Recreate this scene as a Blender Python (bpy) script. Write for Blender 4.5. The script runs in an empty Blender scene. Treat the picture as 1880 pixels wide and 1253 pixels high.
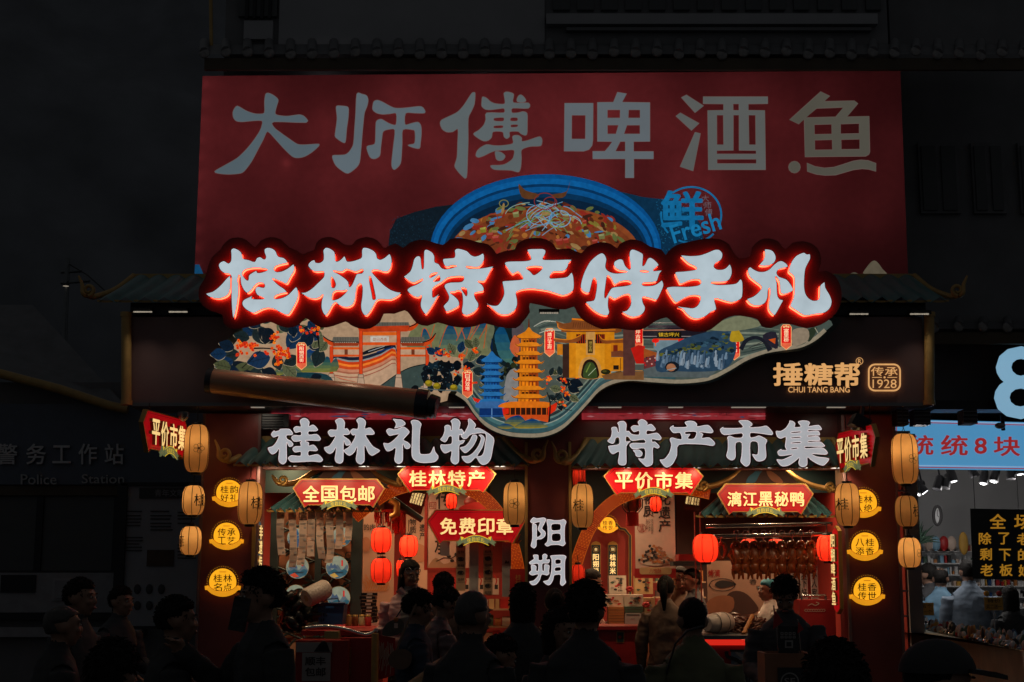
import bpy, bmesh, math, random
from mathutils import Vector, Matrix, noise
from mathutils.geometry import tessellate_polygon
random.seed(7)
SC = bpy.context.scene
COL = SC.collection
R = math.radians

# ------------------------------------------------------------------ camera
FPX = 2611.1            # focal length in pixels of the 1880 px wide photograph (50 mm)
PITCH = R(9.4)
CAMZ = 1.72
cam_d = bpy.data.cameras.new('camera')
cam_d.lens = 50; cam_d.sensor_width = 36; cam_d.clip_end = 400
cam = bpy.data.objects.new('camera', cam_d); COL.objects.link(cam)
cam.location = (0, 0, CAMZ); cam.rotation_euler = (R(90)+PITCH, 0, 0)
SC.camera = cam

# ------------------------------------------------------------------ world: faint glow of a city night
w = bpy.data.worlds.new("World"); SC.world = w; w.use_nodes = True
bg = w.node_tree.nodes['Background']
bg.inputs[0].default_value = (0.92, 0.96, 1.0, 1); bg.inputs[1].default_value = 0.031
SC.view_settings.view_transform = 'Standard'; SC.view_settings.look = 'None'
SC.view_settings.exposure = 0; SC.view_settings.gamma = 1
SC.cycles.use_denoising = True
SC.cycles.sample_clamp_indirect = 4
SC.cycles.max_bounces = 6
SC.cycles.caustics_reflective = False; SC.cycles.caustics_refractive = False

# ------------------------------------------------------------------ helpers
def P(px, py, Y):
    """the point of the plane y = Y seen at photograph pixel (px, py)"""
    x = (px-940)/FPX; y = (626.5-py)/FPX
    dy = math.cos(PITCH)-y*math.sin(PITCH); dz = math.sin(PITCH)+y*math.cos(PITCH)
    t = Y/dy
    return Vector((x*t, Y, CAMZ+dz*t))
def mpp(Y, py=900):
    return (P(1, py, Y)-P(0, py, Y)).length
def lin(c):
    c = c/255.0
    return c/12.92 if c <= 0.04045 else ((c+0.055)/1.055)**2.4
def S(r, g, b):
    return (lin(r), lin(g), lin(b))

MATS = {}
def nodes_mat(name):
    m = bpy.data.materials.new(name); m.use_nodes = True
    nt = m.node_tree
    return m, nt, nt.nodes['Principled BSDF']
def mat(name, rgb, rough=.6, metal=0., var=.25, scale=8., emit=None, es=1., bump=0., spec=.5, evar=0.):
    """procedural principled material; rgb is the linear base colour"""
    if name in MATS: return name
    m, nt, b = nodes_mat(name)
    N = nt.nodes; L = nt.links
    tc = N.new('ShaderNodeTexCoord')
    nz = N.new('ShaderNodeTexNoise'); nz.inputs['Scale'].default_value = scale; nz.inputs['Detail'].default_value = 5
    L.new(tc.outputs['Object'], nz.inputs['Vector'])
    mx = N.new('ShaderNodeMix'); mx.data_type = 'RGBA'
    mx.inputs[6].default_value = (*[c*(1-var) for c in rgb], 1)
    mx.inputs[7].default_value = (*[min(1, c*(1+var)) for c in rgb], 1)
    L.new(nz.outputs['Fac'], mx.inputs[0]); L.new(mx.outputs[2], b.inputs['Base Color'])
    rr = N.new('ShaderNodeMapRange'); rr.inputs[3].default_value = max(0.02, rough-.12); rr.inputs[4].default_value = min(1, rough+.12)
    L.new(nz.outputs['Fac'], rr.inputs[0]); L.new(rr.outputs[0], b.inputs['Roughness'])
    b.inputs['Metallic'].default_value = metal
    b.inputs['Specular IOR Level'].default_value = spec
    if bump:
        bp = N.new('ShaderNodeBump'); bp.inputs['Strength'].default_value = bump; bp.inputs['Distance'].default_value = .01
        L.new(nz.outputs['Fac'], bp.inputs['Height']); L.new(bp.outputs[0], b.inputs['Normal'])
    if emit:
        b.inputs['Emission Color'].default_value = (*emit, 1); b.inputs['Emission Strength'].default_value = es
        if evar:
            mr = N.new('ShaderNodeMapRange'); mr.inputs[3].default_value = es*(1-evar); mr.inputs[4].default_value = es*(1+evar)
            L.new(nz.outputs['Fac'], mr.inputs[0]); L.new(mr.outputs[0], b.inputs['Emission Strength'])
    MATS[name] = m
    return name
def attr_mat(name, emit=0., diff=1., rough=.6):
    m, nt, b = nodes_mat(name)
    a = nt.nodes.new('ShaderNodeAttribute'); a.attribute_name = 'Col'
    nz = nt.nodes.new('ShaderNodeTexNoise'); nz.inputs['Scale'].default_value = 25; nz.inputs['Detail'].default_value = 4
    tc = nt.nodes.new('ShaderNodeTexCoord'); nt.links.new(tc.outputs['Object'], nz.inputs['Vector'])
    mr = nt.nodes.new('ShaderNodeMapRange'); mr.inputs[3].default_value = .62; mr.inputs[4].default_value = 1.38
    nt.links.new(nz.outputs['Fac'], mr.inputs[0])
    vm = nt.nodes.new('ShaderNodeVectorMath'); vm.operation = 'SCALE'
    nt.links.new(a.outputs['Color'], vm.inputs[0]); nt.links.new(mr.outputs[0], vm.inputs['Scale'])
    vd = nt.nodes.new('ShaderNodeVectorMath'); vd.operation = 'SCALE'; vd.inputs['Scale'].default_value = diff
    nt.links.new(vm.outputs[0], vd.inputs[0]); nt.links.new(vd.outputs[0], b.inputs['Base Color'])
    b.inputs['Roughness'].default_value = rough
    if emit:
        nt.links.new(vm.outputs[0], b.inputs['Emission Color']); b.inputs['Emission Strength'].default_value = emit
    MATS[name] = m
    return name
attr_mat('printed_glow', emit=1.0, diff=.25, rough=.5)  # glow put into the print colours, also on prints without a backlight
attr_mat('printed_paper', emit=0., diff=1., rough=.75)

def translucent(name, rgb, mix=.65, glow=(0, 0, 0), ribs=0.):
    m = bpy.data.materials.new(name); m.use_nodes = True
    nt = m.node_tree; N = nt.nodes; L = nt.links
    for n in list(N): N.remove(n)
    out = N.new('ShaderNodeOutputMaterial')
    tr = N.new('ShaderNodeBsdfTranslucent'); df = N.new('ShaderNodeBsdfPrincipled')
    df.inputs['Roughness'].default_value = .55
    tc = N.new('ShaderNodeTexCoord'); nz = N.new('ShaderNodeTexNoise'); nz.inputs['Scale'].default_value = 14; nz.inputs['Detail'].default_value = 6
    L.new(tc.outputs['Object'], nz.inputs['Vector'])
    mx = N.new('ShaderNodeMix'); mx.data_type = 'RGBA'
    mx.inputs[6].default_value = (*[c*.78 for c in rgb], 1); mx.inputs[7].default_value = (*[min(1, c*1.15) for c in rgb], 1)
    L.new(nz.outputs['Fac'], mx.inputs[0])
    L.new(mx.outputs[2], tr.inputs['Color']); L.new(mx.outputs[2], df.inputs['Base Color'])
    df.inputs['Emission Color'].default_value = (*glow, 1); df.inputs['Emission Strength'].default_value = 1 if any(glow) else 0
    ms = N.new('ShaderNodeMixShader'); ms.inputs[0].default_value = mix
    L.new(df.outputs[0], ms.inputs[1]); L.new(tr.outputs[0], ms.inputs[2]); L.new(ms.outputs[0], out.inputs[0])
    MATS[name] = m
    return name

ORG = {}
class MB:
    """collects geometry in world coordinates; obj() links it as one mesh object"""
    def __init__(s): s.v = []; s.f = []; s.m = []; s.c = []; s.sm = []
    def add(s, vs, fs, m, col=None, smooth=False):
        o = len(s.v); s.v.extend([tuple(v) for v in vs])
        for f in fs:
            s.f.append([o+i for i in f]); s.m.append(m); s.c.append(col); s.sm.append(smooth)
        return s
    def box(s, x0, x1, y0, y1, z0, z1, m, col=None):
        vs = [(x, y, z) for x in (x0, x1) for y in (y0, y1) for z in (z0, z1)]
        return s.add(vs, [(0, 1, 3, 2), (4, 6, 7, 5), (0, 4, 5, 1), (2, 3, 7, 6), (0, 2, 6, 4), (1, 5, 7, 3)], m, col)
    def boxc(s, c, size, m, rot=None, col=None):
        c = Vector(c); rot = rot or Matrix.Identity(3)
        vs = [c+rot@Vector((x*size[0]/2, y*size[1]/2, z*size[2]/2)) for x in (-1, 1) for y in (-1, 1) for z in (-1, 1)]
        return s.add(vs, [(0, 1, 3, 2), (4, 6, 7, 5), (0, 4, 5, 1), (2, 3, 7, 6), (0, 2, 6, 4), (1, 5, 7, 3)], m, col)
    def pbox(s, x0, y0, x1, y1, Y, d, m, col=None):
        """box whose front face is the pixel rectangle at depth Y and that goes back by d"""
        a = P(x0, y0, Y); b = P(x1, y1, Y)
        return s.box(min(a.x, b.x), max(a.x, b.x), Y, Y+d, min(a.z, b.z), max(a.z, b.z), m, col)
    def tube(s, pts, r, m, n=8, cap=True, col=None, flat=None, smooth=True, closed=False):
        pts = [Vector(p) for p in pts]; k = len(pts)
        rs = r if isinstance(r, (list, tuple)) else [r]*k
        vs = []; fs = []; up = None
        for i, p in enumerate(pts):
            if closed: t = pts[(i+1) % k]-pts[i-1]
            else: t = pts[min(i+1, k-1)]-pts[max(i-1, 0)]
            if t.length < 1e-9: t = Vector((0, 0, 1))
            t.normalize()
            if up is None:
                up = Vector((0, 1, 0)) if abs(t.y) < .9 else Vector((1, 0, 0))
            u = up-t*up.dot(t)
            if u.length < 1e-6: u = t.orthogonal()
            u.normalize(); v = t.cross(u); up = u
            rr = rs[i]
            a, b = (rr, rr) if not isinstance(rr, (tuple, list)) else rr
            for j in range(n):
                an = 2*math.pi*j/n
                vs.append(p+u*(a*math.cos(an))+v*(b*math.sin(an)))
        for i in range(k if closed else k-1):
            i2 = (i+1) % k
            for j in range(n):
                fs.append((i*n+j, i*n+(j+1) % n, i2*n+(j+1) % n, i2*n+j))
        s.add(vs, fs, m, col, smooth)
        if cap and not closed:
            s.add(vs[:n], [tuple(range(n-1, -1, -1))], m, col); s.add(vs[-n:], [tuple(range(n))], m, col)
        return s
    def lathe(s, c, prof, m, n=24, col=None, smooth=True, axis='z'):
        c = Vector(c); vs = []; fs = []
        for r, z in prof:
            for j in range(n):
                a = 2*math.pi*j/n
                d = Vector((r*math.cos(a), r*math.sin(a), z)) if axis == 'z' else (Vector((r*math.cos(a), z, r*math.sin(a))) if axis == 'y' else Vector((z, r*math.cos(a), r*math.sin(a))))
                vs.append(c+d)
        for i in range(len(prof)-1):
            for j in range(n):
                fs.append((i*n+j, i*n+(j+1) % n, (i+1)*n+(j+1) % n, (i+1)*n+j))
        return s.add(vs, fs, m, col, smooth)
    def ell(s, c, rad, m, rot=None, n=12, k=8, col=None, jit=0., jscale=20.):
        c = Vector(c); rot = rot or Matrix.Identity(3); vs = []; fs = []
        for i in range(k+1):
            th = math.pi*i/k
            for j in range(n):
                ph = 2*math.pi*j/n
                d = Vector((math.sin(th)*math.cos(ph), math.sin(th)*math.sin(ph), math.cos(th)))
                q = 1+(jit*noise.noise((c+d*.1)*jscale) if jit else 0)
                vs.append(c+rot@Vector((d.x*rad[0]*q, d.y*rad[1]*q, d.z*rad[2]*q)))
        for i in range(k):
            for j in range(n):
                fs.append((i*n+j, i*n+(j+1) % n, (i+1)*n+(j+1) % n, (i+1)*n+j))
        return s.add(vs, fs, m, col, True)
    def flat(s, loops, Y, m, col=None, thick=0., side=None, fn=None, sidecol=None):
        """fills pixel loops (outer + holes) in the plane Y, with the body going back by thick"""
        fn = fn or (lambda q, d: P(q[0], q[1], Y+d))
        l3 = [[Vector((q[0], q[1], 0)) for q in l] for l in loops]
        tri = tessellate_polygon(l3)
        flatpts = [q for l in loops for q in l]
        vs = [fn(q, 0) for q in flatpts]
        fs = []
        for t in tri:
            a, b, c = (flatpts[i] for i in t)
            ar = (b[0]-a[0])*(c[1]-a[1])-(b[1]-a[1])*(c[0]-a[0])
            fs.append(t if ar < 0 else (t[0], t[2], t[1]))
        s.add(vs, fs, m, col)
        if thick:
            side = side or m
            bk = [fn(q, thick) for q in flatpts]
            s.add(bk, [tuple(reversed(f)) for f in fs], side, sidecol or col)
            o = 0
            for l in loops:
                k = len(l)
                area = sum(l[i][0]*l[(i+1) % k][1]-l[(i+1) % k][0]*l[i][1] for i in range(k))
                idx = range(k)
                q = [vs[o+i] for i in idx]+[bk[o+i] for i in idx]
                fs2 = [(i, (i+1) % k, k+(i+1) % k, k+i) for i in idx]
                s.add(q, fs2, side, sidecol or col); o += k
        return s
    def text(s, body, rect, Y, m, col=None, thick=0., bold=.0, side=None, vertical=False, fn=None, fit=True, gap=.08, sidecol=None):
        x0, y0, x1, y1 = rect
        fn = fn or (lambda q, d: P(q[0], q[1], Y+d))
        if vertical:
            k = len(body); h = (y1-y0)/k
            for i, ch in enumerate(body):
                s.text(ch, (x0, y0+h*(i+gap/2), x1, y0+h*(i+1-gap/2)), Y, m, col, thick, bold, side, False, fn, fit, gap, sidecol)
            return s
        vs, fs, fr, bb = glyphs(body, 0., thick > 0)
        w = max(1e-6, bb[2]-bb[0]); h = max(1e-6, bb[3]-bb[1])
        # heavy weights: the glyph struck several times with tiny shifts, each a hair deeper
        b_ = bold*.62; em = len(body)
        sh = [(0, 0)] if b_ < .004 else ([(0, 0), (b_, b_*.8), (-b_, b_*.8), (b_, -b_*.8), (-b_, -b_*.8)] if b_ < .02 else [(0, 0), (b_, 0), (-b_, 0), (0, b_*.8), (0, -b_*.8), (b_*.75, b_*.6), (-b_*.75, b_*.6), (b_*.75, -b_*.6), (-b_*.75, -b_*.6)])
        if b_ >= .004: bb = (bb[0]-b_, bb[1]-b_*.8, bb[2]+b_, bb[3]+b_*.8); w = bb[2]-bb[0]; h = bb[3]-bb[1]
        for si, (sx, sy) in enumerate(sh):
            o = len(s.v)
            for (x, y, z) in vs:
                s.v.append(tuple(fn((x0+(x+sx-bb[0])/w*(x1-x0), y1-(y+sy-bb[1])/h*(y1-y0)), ((0 if z > 0 else thick) if thick else 0)+si*.00012)))
            for f, front in zip(fs, fr):
                s.f.append([o+i for i in f]); s.m.append(m if front or not side else side)
                s.c.append(col if front or not sidecol else sidecol); s.sm.append(False)
        return s
GC = {}
def glyphs(body, bold, ext):
    key = (body, bold, ext)
    if key in GC: return GC[key]
    cu = bpy.data.curves.new('t', 'FONT'); cu.body = body; cu.size = 1; cu.offset = bold; cu.resolution_u = 3
    cu.extrude = .05 if ext else 0
    o = bpy.data.objects.new('t', cu); COL.objects.link(o)
    dg = bpy.context.evaluated_depsgraph_get()
    me = bpy.data.meshes.new_from_object(o.evaluated_get(dg))
    vs = [tuple(v.co) for v in me.vertices]; fs = []; fr = []
    for p in me.polygons:
        fs.append(list(p.vertices)); fr.append(p.normal.z > .5 or not ext)
    bb = (min(v[0] for v in vs), min(v[1] for v in vs), max(v[0] for v in vs), max(v[1] for v in vs))
    bpy.data.objects.remove(o); bpy.data.curves.remove(cu); bpy.data.meshes.remove(me)
    GC[key] = (vs, fs, fr, bb)
    return GC[key]

def tag(o, label=None, cat=None, group=None, kind=None):
    if label: o['label'] = label
    if cat: o['category'] = cat
    if group: o['group'] = group
    if kind: o['kind'] = kind
    return o
def thing(name, label, cat, loc, group=None):
    o = bpy.data.objects.new(name, None); COL.objects.link(o); o.location = loc
    o.empty_display_size = .1
    ORG[o] = Vector(loc)
    return tag(o, label, cat, group)
def obj(name, mb, parent=None, org=None):
    if parent is not None: org = ORG[parent]
    elif org is None:
        xs = [v[0] for v in mb.v]; ys = [v[1] for v in mb.v]; zs = [v[2] for v in mb.v]
        org = Vector(((min(xs)+max(xs))/2, (min(ys)+max(ys))/2, min(zs)))
    me = bpy.data.meshes.new(name)
    me.from_pydata([(v[0]-org[0], v[1]-org[1], v[2]-org[2]) for v in mb.v], [], mb.f)
    slots = []
    for n in mb.m:
        if n not in slots: slots.append(n)
    for n in slots: me.materials.append(MATS[n])
    ix = {n: i for i, n in enumerate(slots)}
    me.polygons.foreach_set('material_index', [ix[n] for n in mb.m])
    me.polygons.foreach_set('use_smooth', mb.sm)
    if any(c is not None for c in mb.c):
        at = me.color_attributes.new('Col', 'FLOAT_COLOR', 'CORNER')
        arr = []
        for f, c in zip(mb.f, mb.c):
            c = c or (.5, .5, .5)
            arr.extend([c[0], c[1], c[2], 1.]*len(f))
        at.data.foreach_set('color', arr)
    me.update()
    o = bpy.data.objects.new(name, me); COL.objects.link(o)
    if parent is not None:
        o.parent = parent
        o.location = (0, 0, 0)
    else: o.location = org
    ORG[o] = Vector(org)
    return o
def copy_tree(o, parent=None):
    c = o.copy(); COL.objects.link(c)
    if parent is not None: c.parent = parent
    ORG[c] = ORG[o]
    for ch in [x for x in bpy.data.objects if x.parent == o]: copy_tree(ch, c)
    return c
def struct(name, mb):
    return tag(obj(name, mb), kind='structure')
def lamp(kind, name, loc, energy, color, parent=None, size=.03, rot=None, angle=None, blend=.5):
    d = bpy.data.lights.new(name, kind); d.energy = energy; d.color = color
    if kind in ('POINT', 'SPOT'): d.shadow_soft_size = size
    if kind == 'SPOT':
        d.spot_size = R(angle or 90); d.spot_blend = blend
    o = bpy.data.objects.new(name, d); COL.objects.link(o)
    if parent is not None:
        o.parent = parent; o.location = Vector(loc)-ORG[parent]
    else: o.location = loc
    if rot: o.rotation_euler = rot
    return o
def cr(pts, n=3, closed=True, t=.5):
    """Catmull-Rom smoothing"""
    k = len(pts); out = []
    for i in range(k if closed else k-1):
        g = (lambda j: pts[j % k]) if closed else (lambda j: pts[min(max(j, 0), k-1)])
        p0, p1, p2, p3 = g(i-1), g(i), g(i+1), g(i+2)
        for a in range(n):
            u = a/n
            q = []
            for d in range(len(p1)):
                m1 = t*(p2[d]-p0[d]); m2 = t*(p3[d]-p1[d])
                q.append((2*u**3-3*u*u+1)*p1[d]+(u**3-2*u*u+u)*m1+(-2*u**3+3*u*u)*p2[d]+(u**3-u*u)*m2)
            out.append(tuple(q))
    if not closed: out.append(tuple(pts[-1]))
    return out
def tr(sx, x0, y0, text):
    """decodes a trace: points 'x,y x,y ...' measured on an enlargement by sx whose corner is x0, y0"""
    return [(x0+float(a.split(',')[0])/sx, y0+float(a.split(',')[1])/sx) for a in text.split()]
def circ(cx, cy, r, n=28, ry=None, a0=0, a1=2*math.pi):
    ry = ry or r
    full = abs(a1-a0-2*math.pi) < 1e-6
    return [(cx+r*math.cos(a0+(a1-a0)*i/(n if full else n-1)), cy+ry*math.sin(a0+(a1-a0)*i/(n if full else n-1))) for i in range(n)]
def rect(x0, y0, x1, y1): return [(x0, y0), (x1, y0), (x1, y1), (x0, y1)]
def band(pts, wd):
    """a ribbon of width wd (pixels, number or list) along a pixel polyline"""
    k = len(pts); L = []; Rr = []
    for i, p in enumerate(pts):
        a = pts[max(i-1, 0)]; b = pts[min(i+1, k-1)]
        dx, dy = b[0]-a[0], b[1]-a[1]; l = math.hypot(dx, dy) or 1
        h = (wd[i] if isinstance(wd, (list, tuple)) else wd)/2
        L.append((p[0]-dy/l*h, p[1]+dx/l*h)); Rr.append((p[0]+dy/l*h, p[1]-dx/l*h))
    return L+Rr[::-1]
# ------------------------------------------------------------------ traced lettering
# (scale of the enlargement, corner x, corner y, smooth?, [[outer, hole, ...], ...])
BIG = {
'大': (7.37, 380, 160, 1, [["104,1145 250,1058 410,965 540,840 640,715 715,600 745,520 742,455 600,458 480,470 400,460 360,415 352,350 370,300 412,260 520,320 620,358 700,368 778,350 780,200 795,100 830,85 900,115 962,175 940,260 920,355 960,385 1080,398 1180,385 1260,378 1320,405 1342,480 905,470 905,548 1000,625 1120,710 1220,775 1300,785 1420,778 1515,775 1500,810 1420,880 1320,940 1220,958 1150,935 1040,830 940,720 820,600 760,710 680,860 600,1010 500,1140 430,1170 300,1180 180,1172"]]),
'师': (7.37, 580, 160, 1, [["278,262 340,258 420,268 440,300 435,420 415,560 403,700 390,755 340,735 285,695 260,660 275,540 288,420 280,340"],
 ["555,95 620,98 685,120 705,180 690,260 655,350 640,480 625,640 605,880 588,1020 545,1090 435,1168 350,1130 270,1060 232,980 228,930 300,925 395,918 450,880 500,800 515,720 525,560 540,350"],
 ["770,260 785,200 830,180 900,205 1000,260 1075,288 1180,288 1300,275 1410,265 1455,290 1474,350 1340,352 1212,355 1205,510 1290,495 1380,478 1420,530 1425,640 1412,760 1400,830 1320,820 1245,788 1330,770 1345,700 1340,600 1310,578 1175,578 1165,760 1150,1000 1120,1070 1060,1118 1030,1080 1028,1000 1050,800 1070,585 1000,570 910,600 890,700 875,820 862,930 800,970 745,960 710,900 692,805 795,775 808,660 815,480 850,445 890,440 960,480 1020,508 1085,510 1088,358 1000,362 900,368 820,350 772,310"]]),
'傅': (7.37, 785, 160, 1, [["625,75 642,90 632,230 590,330 548,430 548,700 540,960 525,1228 460,1195 395,1120 368,1065 400,950 408,760 412,570 340,605 260,608 200,570 172,500 190,450 280,405 400,345 480,265 550,160 600,85"],
 ["745,135 800,155 850,200 920,228 1045,230 1040,130 1035,85 1070,68 1130,80 1165,105 1160,215 1365,218 1362,288 1150,285 1142,352 1230,350 1290,335 1345,360 1348,480 1340,645 1270,635 1225,600 1110,605 1108,670 1070,698 1035,670 1015,605 885,605 865,680 820,722 760,730 690,695 622,635 690,590 760,520 790,440 800,352 1030,352 1035,288 950,295 850,308 780,300 735,260 735,200",
  "900,420 1028,412 1025,465 905,462", "1128,415 1215,415 1215,462 1122,462", "900,525 1015,518 1015,558 900,560", "1130,510 1220,508 1215,542 1130,548"],
 ["1210,170 1230,125 1260,108 1300,135 1330,185 1290,205 1220,200"],
 ["1150,680 1175,658 1230,658 1270,690 1275,738 1350,728 1430,700 1520,675 1548,720 1535,790 1480,800 1380,805 1270,850 1268,960 1260,1080 1235,1148 1180,1140 1120,1125 940,1120 880,1105 855,1065 960,1062 1040,1050 1110,1010 1160,960 1172,855 1050,855 930,860 850,885 760,930 690,952 655,930 670,870 720,820 800,782 900,795 1000,795 1155,768"],
 ["915,885 945,873 1000,890 1048,935 1020,985 965,995 930,970"]]),
'啤': (7.37, 1000, 160, 0, [["272,220 655,220 650,720 640,790 600,845 530,868 265,870", "365,382 555,382 552,705 362,705"],
 ["985,72 1108,92 1048,208 1422,212 1422,738 1203,738 1203,875 1472,875 1472,972 1205,972 1205,1230 1092,1230 1092,972 650,972 650,872 815,872 870,810 915,738 715,738 715,208 930,208",
  "848,308 1022,308 1020,422 848,422", "1135,308 1292,308 1292,422 1130,422", "848,515 1000,515 965,638 848,638", "1112,515 1290,515 1290,638 1072,638", "1020,738 1092,738 1092,872 955,872"]]),
'酒': (7.37, 1210, 160, 0, [["302,140 368,110 602,258 488,348"], ["228,392 285,352 542,495 440,588"], ["490,612 558,628 458,1138 286,1080"],
 ["595,135 1472,135 1472,225 1208,228 1208,318 1428,318 1440,1120 668,1120 660,318 872,318 872,228 595,225",
  "1000,228 1082,228 1082,318 1002,318", "778,382 872,382 876,782 780,782", "1002,382 1085,382 1085,858 1312,858 1312,910 782,910 782,858 1002,858", "1208,382 1308,382 1312,782 1215,782", "785,975 1315,975 1315,1040 787,1040"]]),
'鱼': (7.37, 1420, 160, 0, [["640,65 762,125 688,198 1095,190 1142,222 995,405 1292,398 1302,880 1290,910 1250,935 428,945 418,440 342,500 218,448",
  "582,288 945,275 842,408 440,418", "552,508 788,502 790,640 555,645", "908,500 1160,492 1160,632 908,638", "558,718 795,712 798,852 560,856", "915,710 1168,705 1168,845 918,848"],
 ["284,1007 323,1018 352,1047 362,1085 352,1123 323,1152 284,1163 245,1152 216,1123 206,1085 216,1047 245,1018"],
 ["455,1030 560,1078 690,1100 820,1088 960,1045 1080,1005 1180,990 1280,998 1385,1035 1385,1142 1290,1112 1200,1105 1080,1120 960,1155 840,1190 700,1195 580,1180 460,1142"]]),
}
NS = 8.952
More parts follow.
